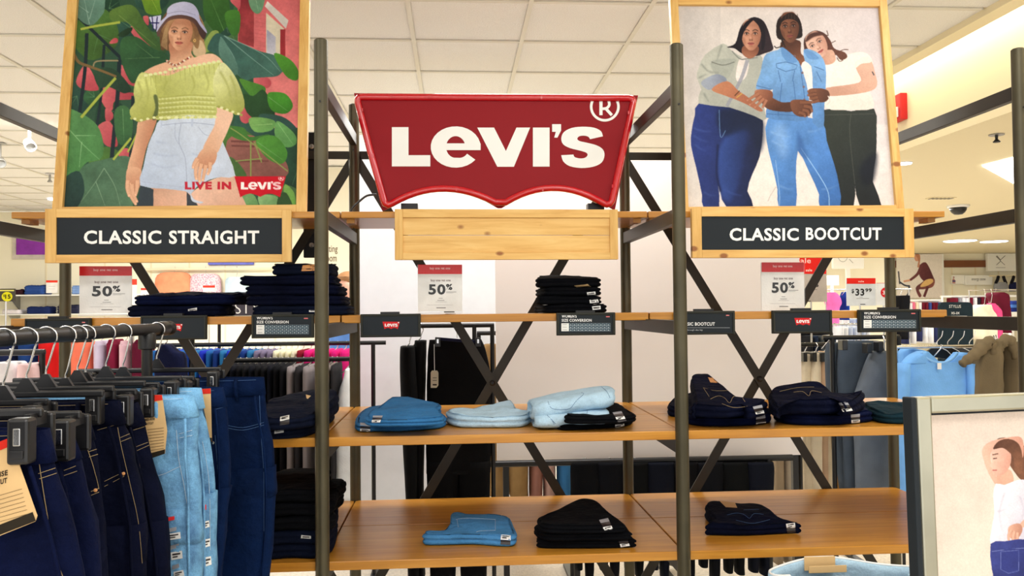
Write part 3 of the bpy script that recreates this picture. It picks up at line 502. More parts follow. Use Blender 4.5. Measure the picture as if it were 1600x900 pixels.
for pts in ([(1096, 100), (1108, 112), (1124, 114)], [(1092, 122), (1104, 116)], [(1128, 70), (1120, 96)], [(1100, 146), (1108, 160)]): p2.line(pts, 2.4, (140, 144, 136), 1, fe=.8)
p2.poly([(1096, 128), (1120, 116), (1136, 126), (1112, 140), (1102, 138)], (164, 172, 186), (134, 142, 160), ((1100, 130), (1130, 122)))
p2.poly([(1149, 68), (1156, 46), (1164, 34), (1178, 27), (1192, 32), (1200, 46), (1206, 66), (1208, 78), (1194, 84), (1180, 88), (1160, 84), (1148, 76), (1136, 74)], (24, 20, 28), (46, 34, 40), ((1160, 40), (1200, 70)), nz=.2)
p2.poly([(1162, 72), (1184, 72), (1184, 84), (1172, 92), (1160, 84)], (158, 104, 80), (120, 74, 56), ((1170, 88), (1176, 74)))
face(p2, 1174, 55, 16, 23, (200, 146, 120), (146, 94, 72), (160, 84, 80), 0, -.1, (50, 34, 30), (30, 22, 24))
p2.poly([(1157, 66), (1158, 48), (1166, 34), (1180, 29), (1172, 37), (1164, 48), (1160, 60), (1160, 76)], (24, 20, 28)); p2.poly([(1176, 30), (1190, 34), (1196, 52), (1194, 76), (1190, 76), (1190, 56), (1185, 40)], (28, 22, 30))
p2.poly([(1112, 140), (1136, 127), (1154, 142), (1166, 150), (1178, 160), (1192, 172), (1186, 174), (1168, 164), (1150, 156), (1134, 150)], (196, 132, 98), (164, 102, 76), ((1120, 130), (1160, 160)), nz=.05)
# second woman: dark skin, denim jacket
B, BD = (122, 76, 54), (78, 46, 34)
p2.poly([(1200, 186), (1240, 184), (1284, 188), (1292, 220), (1304, 258), (1311, 288), (1313, 323), (1281, 323), (1280, 304), (1264, 268), (1247, 236), (1244, 280), (1244, 323), (1217, 323), (1215, 296), (1206, 256), (1198, 220)], (92, 142, 204), (64, 110, 176), ((1210, 200), (1300, 300)), sm=2, nz=.12)
p2.poly([(1208, 200), (1228, 198), (1230, 240), (1220, 246)], (138, 176, 224), fe=5, alpha=.6); p2.line([(1212, 250), (1218, 300), (1218, 322)], 1, (140, 180, 222)); p2.line([(1252, 232), (1280, 274), (1294, 300), (1296, 322)], 1.2, (150, 190, 228)); p2.poly([(1246, 205), (1256, 225), (1262, 250), (1248, 236)], (52, 90, 150), fe=2, alpha=.6)
p2.poly([(1222, 64), (1250, 64), (1252, 84), (1268, 96), (1262, 108), (1240, 96), (1222, 84)], BD, B, ((1235, 70), (1250, 95)))
p2.poly([(1213, 46), (1216, 30), (1228, 21), (1242, 22), (1251, 34), (1254, 50), (1250, 60), (1218, 62)], (34, 24, 22), nz=.2); p2.line([(1219, 56), (1223, 70), (1214, 75), (1210, 72)], 1.6, (38, 26, 24)); p2.line([(1222, 60), (1227, 74)], 1.6, (38, 26, 24))
face(p2, 1234, 43, 15.5, 23, (128, 82, 60), (80, 48, 36), (138, 72, 66), -.08, -.1, (34, 22, 20), (28, 18, 18))
p2.poly([(1216, 46), (1217, 34), (1226, 24), (1236, 20), (1247, 26), (1253, 40), (1251, 50), (1247, 36), (1236, 30), (1224, 33), (1219, 42)], (34, 24, 22), nz=.3)
for k in range(6): p2.line([(1222+k*5, 32-abs(k-2.5)), (1224+k*4.4, 22)], .8, (70, 50, 44))
p2.poly([(1254, 98), (1268, 100), (1270, 142), (1262, 146), (1252, 120)], (236, 224, 220))
J, JD = (124, 168, 214), (86, 130, 184)
p2.poly([(1222, 74), (1216, 78), (1198, 84), (1192, 96), (1188, 116), (1181, 138), (1196, 144), (1208, 140), (1202, 160), (1197, 184), (1230, 188), (1260, 188), (1264, 150), (1256, 116), (1248, 96), (1234, 82)], J, JD, ((1215, 85), (1230, 180)), sm=2, nz=.16)
p2.poly([(1256, 78), (1268, 78), (1282, 86), (1290, 102), (1291, 130), (1288, 170), (1287, 198), (1270, 192), (1270, 140), (1268, 104), (1258, 96)], J, JD, ((1265, 85), (1285, 180)), sm=2, nz=.16); p2.poly([(1222, 74), (1234, 82), (1246, 96), (1232, 98), (1222, 86)], (96, 142, 196)); p2.poly([(1256, 78), (1270, 82), (1280, 92), (1264, 92)], (98, 144, 198))
for pts in ([(1213, 100), (1228, 97), (1246, 102), (1244, 108), (1228, 112), (1214, 106), (1213, 100)], [(1216, 110), (1220, 128)], [(1242, 110), (1238, 128)], [(1250, 100), (1262, 184)], [(1222, 130), (1216, 182)], [(1240, 126), (1246, 182)], [(1272, 104), (1288, 110)], [(1276, 112), (1284, 128)], [(1198, 178), (1260, 182)], [(1182, 134), (1206, 140)]): p2.line(pts, 1.1, (66, 104, 156), sm=0)
for q in ((1254, 114), (1256, 136), (1257, 156), (1242, 88)): p2.ell(*q, 1.8, 2, (112, 96, 104))
p2.poly([(1188, 152), (1200, 150), (1222, 160), (1240, 160), (1240, 174), (1214, 174), (1196, 168)], B, BD, ((1200, 152), (1214, 172)), nz=.05)
hand(p2, [(1236, 158), (1254, 156), (1266, 160), (1270, 172), (1262, 182), (1248, 182), (1238, 174)], [[(1250, 160), (1262, 160), (1273, 160)], [(1256, 166), (1266, 168), (1269, 174)], [(1254, 172), (1262, 174), (1264, 180)], [(1248, 176), (1256, 178), (1258, 182)]], B, BD, 5)
hand(p2, [(1180, 142), (1196, 140), (1207, 144), (1206, 156), (1194, 160), (1182, 156)], [[(1186, 146), (1176, 152), (1168, 157)], [(1190, 150), (1180, 158), (1172, 164)], [(1194, 154), (1186, 162), (1180, 168)], [(1198, 156), (1194, 164), (1192, 168)]], (170, 112, 86), (116, 70, 52), 4.4)
hand(p2, [(1264, 140), (1280, 138), (1294, 142), (1296, 152), (1288, 160), (1270, 158), (1264, 150)], [[(1276, 142), (1268, 142), (1263, 143)], [(1276, 147), (1268, 148), (1263, 149)], [(1278, 152), (1270, 154), (1266, 155)], [(1280, 157), (1274, 159), (1270, 160)]], B, BD, 4.6)
p2.line([(1294, 150), (1297, 158), (1292, 164)], 1.6, (220, 200, 190)); p2.line([(1148, 150), (1156, 142)], 1.6, (90, 60, 40)); p2.line([(1151, 153), (1160, 146)], 1.6, (200, 160, 80))
for x0, y0, x1, y1, c in ((1084, 200, 1112, 206, (70, 92, 160)), (1084, 212, 1108, 222, (66, 88, 156)), (1086, 226, 1104, 236, (66, 88, 156)), (1204, 206, 1236, 214, (140, 178, 222)), (1206, 220, 1232, 230, (136, 174, 218)), (1262, 206, 1284, 200, (120, 160, 208)), (1218, 290, 1240, 296, (120, 160, 208)), (1284, 296, 1308, 290, (110, 150, 200)), (1100, 300, 1118, 306, (60, 82, 146)), (1132, 296, 1160, 306, (60, 82, 146))):
    p2.line([(x0, y0), ((x0+x1)/2, (y0+y1)/2+2), (x1, y1)], 3, c, 1, fe=1, alpha=.55)
# ------------------------------------------------------------ print 3: woman in a white tee, arm over her head
p3 = Paint(1450, 640, 1720, 1080, (214, 200, 188))
p3.poly([(1450, 640), (1720, 640), (1720, 1080), (1450, 1080)], (212, 196, 184), (226, 214, 200), ((1480, 660), (1560, 900)), sm=0, nz=.04)
p3.poly([(1556, 690), (1570, 684), (1590, 688), (1602, 700), (1610, 730), (1612, 752), (1596, 750), (1584, 736), (1572, 720), (1558, 722)], (84, 56, 44), (120, 80, 60), ((1560, 700), (1606, 740)), nz=.2)
p3.poly([(1535, 702), (1548, 690), (1580, 683), (1596, 684), (1600, 700), (1598, 716), (1588, 712), (1586, 694), (1558, 700), (1548, 710), (1552, 734), (1560, 752), (1556, 758), (1544, 738), (1537, 718)], (224, 176, 156), (204, 150, 130), ((1540, 700), (1595, 700)), sm=3)
p3.poly([(1560, 738), (1578, 734), (1584, 752), (1570, 762), (1558, 756)], (214, 164, 142))
p3.poly([(1549, 712), (1552, 700), (1564, 694), (1578, 704), (1580, 722), (1572, 738), (1560, 744), (1552, 740), (1551, 732), (1547, 728), (1550, 722)], (228, 184, 166), (204, 150, 132), ((1550, 715), (1578, 725)), sm=3)
p3.line([(1552, 717), (1558, 716)], 1.6, (70, 46, 44)); p3.line([(1551, 711), (1560, 709)], 1.6, (100, 70, 56)); p3.line([(1551, 735), (1558, 735)], 2.2, (180, 96, 92)); p3.ell(1575, 716, 2.6, 4.4, (210, 156, 136))
p3.poly([(1552, 702), (1560, 690), (1576, 686), (1592, 694), (1598, 716), (1596, 740), (1586, 736), (1584, 716), (1576, 706), (1566, 700)], (92, 60, 46), (128, 86, 64), ((1560, 690), (1598, 738)), nz=.2)
p3.poly([(1556, 756), (1570, 758), (1590, 750), (1606, 752), (1616, 770), (1618, 840), (1610, 848), (1570, 848), (1548, 852), (1549, 830), (1554, 800), (1552, 776)], (236, 230, 236), (206, 202, 216), ((1556, 780), (1612, 800)), sm=2, nz=.05)
for pts in ([(1570, 770), (1562, 800), (1566, 830)], [(1594, 776), (1600, 800), (1592, 820)], [(1558, 800), (1572, 796)]): p3.line(pts, 3, (190, 186, 202), 1, fe=.8, alpha=.7)
p3.poly([(1600, 780), (1616, 776), (1626, 800), (1616, 820), (1600, 824), (1588, 826), (1600, 812), (1612, 800)], (222, 174, 152)); hand(p3, [(1576, 824), (1592, 818), (1598, 828), (1590, 842), (1578, 840)], [[(1580, 828), (1576, 838), (1578, 850)], [(1585, 830), (1583, 842), (1585, 852)], [(1590, 832), (1590, 844), (1592, 852)]], (222, 172, 150), (182, 128, 108), 4)
p3.poly([(1548, 850), (1570, 846), (1612, 844), (1622, 880), (1630, 1080), (1560, 1080), (1554, 920), (1550, 890)], (58, 66, 136), (40, 46, 100), ((1552, 860), (1610, 900)), sm=2, nz=.14); p3.line([(1550, 862), (1580, 858), (1612, 856)], 1, (110, 120, 176)); p3.poly([(1564, 862), (1592, 860), (1592, 892), (1576, 896), (1564, 890)], (48, 56, 122))
for q in ([(1564, 862), (1592, 860), (1592, 892), (1576, 896), (1564, 890), (1564, 862)],): p3.line(q, .9, (104, 114, 172), sm=0)
# ------------------------------------------------------------ print 4: cyclist on an exercise bike, far wall
p4 = Paint(1398, 394, 1476, 470, (244, 238, 230), 3)
p4.poly([(1398, 394), (1476, 394), (1476, 470), (1398, 470)], (246, 242, 236), (238, 228, 220), ((1400, 400), (1474, 466)), sm=0, nz=.02)
MR = (118, 70, 74)
p4.line([(1405, 440), (1414, 446), (1422, 447)], 2.4, (70, 74, 86)); p4.line([(1404, 424), (1406, 444)], 2, (80, 80, 92)); p4.line([(1421, 448), (1419, 460), (1410, 468)], 3, (90, 96, 108))
p4.poly([(1438, 414), (1446, 410), (1452, 418), (1459, 434), (1460, 438), (1450, 440), (1442, 438), (1436, 428)], MR, (98, 56, 62), ((1440, 412), (1456, 438)))
p4.line([(1440, 414), (1434, 428), (1422, 438)], 5, MR, 3.6); p4.line([(1422, 438), (1412, 440)], 3, (222, 168, 140)); p4.poly([(1450, 438), (1459, 437), (1458, 445), (1446, 448), (1436, 448)], (240, 202, 140)); p4.poly([(1446, 438), (1460, 436), (1458, 448), (1444, 452), (1436, 453), (1440, 462), (1436, 464), (1431, 450), (1440, 442)], MR, (150, 92, 80), ((1440, 440), (1458, 450)))
p4.poly([(1446, 438), (1456, 436), (1458, 441), (1448, 447), (1438, 448)], (236, 196, 130)); p4.line([(1450, 448), (1444, 464)], 4, (104, 58, 64)); p4.ell(1433, 403, 4.2, 5.5, (224, 168, 142)); p4.poly([(1430, 397), (1437, 398), (1438, 406), (1436, 412), (1434, 404)], (200, 140, 110)); p4.line([(1436, 410), (1435, 418)], 3, (206, 150, 124))
for q in (p1, p2, p3, p4):
    g = q._n(2)*.5+q._n(3)*.5; q.a = np.clip(q.a*(1+(g[..., None]-.5)*.07)+(g[..., None]-.5)*3, 0, 255)
def print_mesh(name, pnt, quad, parent, NX, NY, mat, off=.0015, N=None):
    """quad: four 3d corners tl,tr,br,bl of the print; colours are looked up where each grid point falls in the artwork"""
    tl, tr, br, bl = [np.array(q) for q in quad]; u = np.linspace(0, 1, NX+1)[None, :, None]; v = np.linspace(0, 1, NY+1)[:, None, None]
    Pt = (tl*(1-u)+tr*u)*(1-v)+(bl*(1-u)+br*u)*v
    d = Pt-np.array(CP); z = d@np.array(FW); px = 800+F*(d@np.array(RT))/z; py = 450-F*(d@np.array(UP))/z
    c = pnt.get(px, py)/255.; c = np.where(c <= .04045, c/12.92, ((c+.055)/1.055)**2.4)/K
    if N is not None: Pt = Pt+np.array(N)*off
    me = bpy.data.meshes.new(name); nv = (NX+1)*(NY+1); nf = NX*NY
    i, j = np.meshgrid(np.arange(NX), np.arange(NY)); a = (j*(NX+1)+i).ravel(); fc = np.stack([a, a+NX+1, a+NX+2, a+1], 1)
    me.vertices.add(nv); me.vertices.foreach_set('co', Pt.reshape(-1).astype(np.float32)); me.loops.add(nf*4); me.loops.foreach_set('vertex_index', fc.ravel().astype(np.int32))
    me.polygons.add(nf); me.polygons.foreach_set('loop_start', (np.arange(nf)*4).astype(np.int32)); me.polygons.foreach_set('loop_total', np.full(nf, 4, np.int32)); me.update(calc_edges=True)
    at_ = me.color_attributes.new('Col', 'FLOAT_COLOR', 'POINT'); at_.data.foreach_set('color', np.concatenate([np.clip(c, 0, .95).reshape(-1, 3), np.ones((nv, 1))], 1).astype(np.float32).ravel())
    me.validate(); o = bpy.data.objects.new(name, me); COL.objects.link(o); me.materials.append(M[mat]); o.parent = parent
    if parent.type == 'EMPTY': o.matrix_parent_inverse = Matrix.Translation(parent.location).inverted()
    return o
# ============================================================ the room
fl = struct(MB().box((-9, -5, -.06), (15, 15, 0)).build('floor', 'carpet'))
# suspended ceiling: base slab, tiles and tee bars
XE = 3.12                                     # right edge of the tiled ceiling
ceil = struct(MB().box((-9, -5, ZC+.03), (XE, 14.2, ZC+.09)).build('ceiling', 'tile'))
S = .608; GX0 = -.437; GY0 = 2.15             # tee bar origin
tm = None; nx0, nx1 = -9, 6
for j in range(-3, 12):
    for i in range(nx0, nx1):
        x0 = GX0+i*S; y0 = GY0+j*S
        if x0+S > XE+.25: continue
        if tm is None:
            t = MB().box((.012, .012, 0), (S-.012, S-.012, .022)).build('ceiling_tile', 'tile', None, bevel=.003); tm = t.data
        else:
            t = bpy.data.objects.new('ceiling_tile', tm); COL.objects.link(t)
        t.location = (x0, y0, ZC+.006); t.parent = ceil
for i in range(nx0-4, nx1+1):
    x = GX0+i*S
    if -9 < x < XE: MB().box((x-.012, -4.9, ZC-.004), (x+.012, 14.1, ZC+.004)).build('tee_bar', 'tee_grid', ceil)
for j in range(-11, 20):
    y = GY0+j*S; MB().box((-8.9, y-.012, ZC-.003), (XE-.02, y+.012, ZC+.005)).build('cross_tee', 'tee_grid', ceil)
# ceiling edge trim, light cove and lower ceiling on the right
struct(MB().box((XE, -5, ZC-.03), (XE+.1, 14.2, ZC+.1)).build('trim_1', 'ceiling_low'))
XF = XE+.32
struct(MB().box((XF, -5, 2.56), (XF+.06, 14.2, ZC+.5)).build('wall_cove', 'ceiling_low'))
struct(MB().box((XE, -5, ZC+.5), (XF+.06, 14.2, ZC+.55)).build('wall_cove_top', 'ceiling_low'))
cl = MB().tube([(XE+.14, -4, ZC+.16), (XE+.14, 14, ZC+.16)], .02, 8).build('cove_light', 'lamp_white'); tag(cl, 'long bright strip light hidden in the ceiling cove on the right', 'light')
l_ = bpy.data.lights.new('cove_lamp', 'AREA'); l_.shape = 'RECTANGLE'; l_.size = 17; l_.size_y = .12; l_.energy = 40; l_.color = (1, .97, .86)
lo = bpy.data.objects.new('cove_lamp', l_); lo.location = (XE+.17, 5, ZC+.18); COL.objects.link(lo)
lo.rotation_euler = (0, math.radians(55), 0); lo.rotation_euler = Vector((1, 0, -.75)).to_track_quat('-Z', 'Y').to_euler()
lo.matrix_world = Matrix.Translation((XE+.17, 5, ZC+.18)) @ Matrix(((0, -.6, -.8, 0), (1, 0, 0, 0), (0, -.8, .6, 0), (0, 0, 0, 1)))
struct(MB().box((XF+.06, -5, 2.562), (15, 14.2, 2.61)).build('ceiling_lower', 'ceiling_low'))
# far walls
YW = 10.2
struct(MB().box((-9, YW, 0), (3.4, YW+.1, ZC)).build('wall_back', 'cream_wall'))
struct(MB().box((3.4, 13.6, 0), (15, 13.7, 2.6)).build('wall_far', 'cream_wall'))
struct(MB().box((3.38, YW, 0), (3.48, 13.6, ZC)).build('wall_return', 'cream_wall'))
struct(MB().box((3.4, 13.54, 2.28), (15, 13.62, 2.42)).build('trim_2', 'crown'))
struct(MB().box((-9.1, -5, 0), (-9, YW, ZC)).build('wall_left', 'cream_wall'))
struct(MB().box((15, -5, 0), (15.1, 13.7, 2.6)).build('wall_right', 'cream_wall'))
for k, px in enumerate((72, 164, 236, 296, 352, 430)):       # wall panel joints
    p = at(px, 430, YW); struct(MB().box((p.x-.012, YW-.006, 1.0), (p.x+.012, YW, 2.6)).build('trim_%d' % (3+k), 'beige_wall'))
for k, px in enumerate((1452, 1487, 1524, 1560)):
    p = at(px, 430, 13.6); struct(MB().box((p.x-.015, 13.592, .6), (p.x+.015, 13.6, 2.28)).build('trim_%d' % (10+k), 'beige_wall'))
# ============================================================ shelving unit
W2, D = 1.0796, .7988
XP = (-1.1, 0, W2, W2+1.1); Z1, Z2, Z3, Z4 = .764, 1.128, 1.486, 1.846; YM = .404
su = thing('shelving_unit', 'three-bay open shelving unit with bronze pipe posts and oak boards', 'shelving', (XP[1], D/2, 0))
R = .0205
ZTF = at(502, 62, 0).z; ZTB = at(551, 163, D).z
def post(x, y, top):
    o = MB().lathe([(R, 0), (R, top-.004), (R-.004, top), (R-.006, top), (R-.006, top-.02)], (x, y, 0), 20).build('post', 'bronze', su, 'auto')
    for z in ([at(504, 161, 0).z] if y == 0 else [at(553, 236, D).z]):
        MB().lathe([(.0035, 0), (.0035, .002)], (x, y-R-.0005, z), 10, (0, -1, 0)).build('bolt_hole', 'black_metal', o)
for x in XP: post(x, 0, ZTF); post(x, D, ZTB)
ZR = (at(560, 221, D).z+.003, Z4-.062, Z3-.045, Z2-.05, Z1-.05, .12)
for x in XP:
    for k, z in enumerate(ZR):
        o = MB().box((x-.0125, R*.9, z-.022), (x+.0125, D-R*.9, z+.022)).build('side_rail', 'dark_bar', su, bevel=.002)
def board(x0, x1, y0, y1, z, t):
    MB().box((x0+.0025, y0+.0012, z-t), (x1-.0025, y1-.0012, z)).build('shelf_board', 'oak', su, bevel=.0025)
for i in range(3):
    x0, x1 = XP[i], XP[i+1]
    for z in (Z1, Z2): board(x0, x1, 0, YM, z, .027); board(x0, x1, YM, D-.01, z, .027)
    board(x0, x1, YM, D-.01, Z3, .027); board(x0, x1, YM, D-.01, Z4, .0225)
    for xx in (x0+.03, x1-.03):
        for z in (Z4-.0225, Z1-.027, Z2-.027): MB().box((xx-.014, YM+.04, z-.014), (xx+.014, YM+.10, z)).build('cleat', 'oak', su)
    # X braces at the back, full height
    zt = at(558, 243, D).z; zb = at(982, 952, D).z
    yb = D+.018
    MB().bar((x0, yb, zt), (x1, yb, zb), .006, .036, (0, 0, 1)).build('cross_brace', 'dark_bar', su)
    MB().bar((x0, yb+.008, zb), (x1, yb+.008, zt), .006, .036, (0, 0, 1)).build('cross_brace', 'dark_bar', su)
    MB().lathe([(.012, 0), (.012, .004), (.006, .008)], ((x0+x1)/2, yb-.004, (zt+zb)/2), 12, (0, -1, 0)).build('brace_bolt', 'black_metal', su)
    MB().box((x0+.01, yb-.003, at(1000, 249, D).z), (x1-.01, yb+.003, at(1000, 237, D).z)).build('back_rail', 'dark_bar', su)
# black mounting plate beside the left poster
pa_ = at(475, 208, D+.05); pb_ = at(500, 403, D+.05)
mp = MB().box((pa_.x, D+.03, pb_.z), (pb_.x, D+.05, pa_.z)).build('mounting_plate', 'black_metal', su, bevel=.003)
for py in (229, 383):
    q = at(487, py, D+.03); MB().lathe([(.01, 0), (.01, .003), (.004, .006)], (q.x, D+.03, q.z), 12, (0, -1, 0)).build('bolt', 'steel', mp)
# ============================================================ white partition and frosted screen behind
YP = 1.75
q0 = at(777, 721, YP); q1 = at(1246, 246, YP)
pw = struct(MB().box((q0.x, YP, q0.z), (q1.x, YP+.05, q1.z)).build('wall_partition', 'panel_white'), 'plain white display partition behind the shelves')
for xx in (q0.x+.03, q1.x-.05): MB().box((xx, YP+.01, 0), (xx+.03, YP+.04, q0.z)).build('partition_leg', 'black_metal', pw)
YG = 2.6
g0 = at(557, 765, YG); g1 = at(776, 300, YG)
fg = struct(MB().box((g0.x, YG, .02), (g1.x+.2, YG+.012, g1.z+.35)).build('window_1', 'film'), 'frosted white glass screen behind the middle bay')
MB().box((g0.x-.02, YG-.01, .0), (g0.x+.01, YG+.022, g1.z+.36)).build('window_frame', 'steel', fg)
MB().box((g0.x-.02, YG-.01, 0), (g1.x+.2, YG+.022, .02)).build('window_sill', 'steel', fg)
# ============================================================ framed posters on the top board
def obox(mb, O, u, v, n, a0, a1, b0, b1, c0, c1):
    vs = [O+u*a+v*b+n*c for c in (c0, c1) for a, b in ((a0, b0), (a1, b0), (a1, b1), (a0, b1))]
    return mb.add(vs, [(0, 3, 2, 1), (4, 5, 6, 7), (0, 1, 5, 4), (1, 2, 6, 5), (2, 3, 7, 6), (3, 0, 4, 7)])
def rect_from(bl, br, tl, tr):
    mb_, mt_ = (bl+br)/2, (tl+tr)/2; u = ((br-bl)+(tr-tl)).normalized(); v = mt_-mb_; v = v-u*v.dot(u); h = v.length; v.normalize(); w = ((br-bl).length+(tr-tl).length)/2
    return mb_-u*w/2, u, v, v.cross(u)*-1, w, h
def poster(name, label, pnt, px, Yb, Yt, fwid, NX, NY, plabel):
    bl, br, tl, tr = at(*px[0], Yb), at(*px[1], Yb), at(*px[2], Yt), at(*px[3], Yt)
    O, u, v, n, w, h = rect_from(bl, br, tl, tr)
    if n.y > 0: n = -n
    root = thing(name, label, 'poster', O+u*w/2-v*fwid)
    quad = (O+v*h, O+u*w+v*h, O+u*w, O)
    obox(MB(), O, u, v, n, -.004, w+.004, -.004, h+.004, -.012, -.001).build('backing_board', 'panel_black', root)
    pr = print_mesh('print', pnt, quad, root, NX, NY, 'print', .0, n); pr['label'] = plabel
    f = fwid
    for a0, a1, b0, b1, m in ((-f, 0, -f, h+f, 'pine_v'), (w, w+f, -f, h+f, 'pine_v'), (0, w, -f, 0, 'pine'), (0, w, h, h+f, 'pine')):
        obox(MB(), O, u, v, n, a0, a1, b0, b1, -.014, .014).build('frame_bar', m, root, bevel=.0015)
    return root
poster('framed_poster', 'pine-framed poster of a woman in bucket hat and green blouse among leaves', p1, [(102.7, 323), (461.5, 323), (115, -62), (463, -62)], .455, .60, .034, 440, 470, 'photo print of a woman in a lavender bucket hat, yellow-green blouse and pale denim shorts')
poster('framed_poster', 'pine-framed poster of three women standing together in denim', p2, [(1075, 323), (1397, 323), (1065.5, 11), (1380, 11)], .455, .53, .03, 400, 390, 'photo print of three women in denim jackets and jeans on a pale ground')
# ============================================================ name boards hung on the front of the top board
def name_board(label, o, i, YL, YR, words=None):
    x0, y0, x1, y1 = o; a0, b0, a1, b1 = i
    bl, br, tl, tr = at(x0, y1, YL), at(x1, y1, YR), at(x0, y0, YL), at(x1, y0, YR)
    O, u, v, n, w, h = rect_from(bl, br, tl, tr); n = n if n.y < 0 else -n
    root = thing('name_board', label, 'sign', O+u*w/2)
    sc = w/(x1-x0); l, r, t, b = (a0-x0)*sc, (x1-a1)*sc, (b0-y0)*sc, (y1-b1)*sc
    for q, m in (((0, l, 0, h), 'pine_v'), ((w-r, w, 0, h), 'pine_v'), ((l, w-r, h-t, h), 'pine'), ((l, w-r, 0, b), 'pine')):
        obox(MB(), O, u, v, n, *q, -.022, .0).build('frame_bar', m, root, bevel=.0012)
    surf = lambda px, py, off=0: atp(px, py, O-n*.006+n*off, n)
    if words:
        obox(MB(), O, u, v, n, l-.002, w-r+.002, b-.002, h-t+.002, -.02, -.006).build('black_panel', 'panel_black', root)
        for wd_ in words: m = MB(); text_px(m, surf, *wd_, bold=.028, off=.0008); m.build('lettering', 'white', root, fix=False)
    else:
        hh = h-t-b
        for k in range(2): obox(MB(), O, u, v, n, l-.002, w-r+.002, b+hh*k/2+(.0008 if k else -.002), b+hh*(k+1)/2-(0 if k else .0008), -.02, -.007).build('plank', 'pine', root, bevel=.001)
    return root
name_board('pine-framed black board lettered CLASSIC STRAIGHT', (70, 327, 455, 410), (87, 341, 440, 397), .345, .385, (('CLASSIC', 131, 252, 380.3, 20.3), ('STRAIGHT', 264, 405, 380.3, 20.3)))
name_board('blank knotty pine board below the red sign', (617, 327, 966, 405.6), (629.5, 340, 953, 394.5), .372, .372)
name_board('pine-framed black board lettered CLASSIC BOOTCUT', (1082, 325.5, 1429, 402.5), (1097, 338, 1414, 390.5), .372, .372, (('CLASSIC', 1140, 1248, 375.3, 19), ('BOOTCUT', 1259, 1377.5, 374.3, 19)))
# ============================================================ red batwing light sign
YF = .49
sg = thing('light_box_sign', "red batwing-shaped light box sign lettered Levi's with white letters", 'sign', (at(780, 325, YF).x, YF+.05, Z4))
arc = lambda xa, ya, xp, yp, xb, yb, n=14: [((1-t)**2*xa+2*t*(1-t)*xp+t*t*xb, (1-t)**2*ya+2*t*(1-t)*yp+t*t*yb) for t in np.linspace(0, 1, n)]
ob = [(562, 152), (566, 151.5), (700, 152), (850, 152.7), (982, 153.5), (987, 154.5), (989.5, 157.5), (989, 162), (972, 240), (956, 314), (953, 318), (948, 319.5)]+arc(944, 318, 865, 270, 790, 316)+arc(774, 316, 690, 272, 612, 318)+[(607, 320.5), (602, 318), (600, 313), (578, 234), (559, 160), (559, 155)]
m = MB(); m.prism([at(x, y, YF) for x, y in ob], (0, .012, 0)); m.build('face_panel', 'sign_red', sg)
m = MB(); m.prism([at(775+(x-775)*.985, 236+(y-236)*.985, YF+.012) for x, y in ob], (0, .07, 0)); m.build('light_box', 'white_gloss', sg)
pl = [(553, 145.5), (997, 149), (961, 327)]+arc(958, 327, 868, 268, 784, 325, 10)+arc(778, 325, 690, 270, 602, 328, 10)+[(597, 329)]
m = MB(); m.prism([at(x, y, YF+.082) for x, y in pl], (0, .01, 0)); m.build('back_plate', 'sign_red', sg)
rim = [at(x, y, YF-.002) for x, y in ob]
m = MB(); m.tube(rim+[rim[0]], .0125, 10, False); ro = m.build('rim_tube', 'rim_red', sg, True)
for (x, y) in ((611, 151), (672, 151.5), (846, 152.5), (566, 172), (583, 243), (595, 290), (713, 296), (848, 296), (957, 291), (982, 176)):
    q = at(x, y, YF-.013); MB().box((q.x-.003, q.y-.003, q.z-.006), (q.x+.003, q.y+.004, q.z+.006)).build('rim_clip', 'rim_red', ro)
m = MB(); logo(m, flat(YF), 612.3, 198, 944.3, 262, .0012); m.build('lettering', 'white', sg, fix=False)
for x in (640, 930):
    q = at(x, 318, YF+.05); MB().box((q.x-.03, YF+.03, Z4), (q.x+.03, YF+.075, q.z-.002)).build('foot', 'black_metal', sg)
cb = MB().tube([at(*q, YF+.12) for q in smooth_pts([(588, 304), (573, 306), (560, 316), (550, 326), (549, 331)], 5, False)], .004, 6).build('power_cable', 'black_plastic', None, True)
tag(cb, 'black power cable trailing from the red light box sign', 'cable')
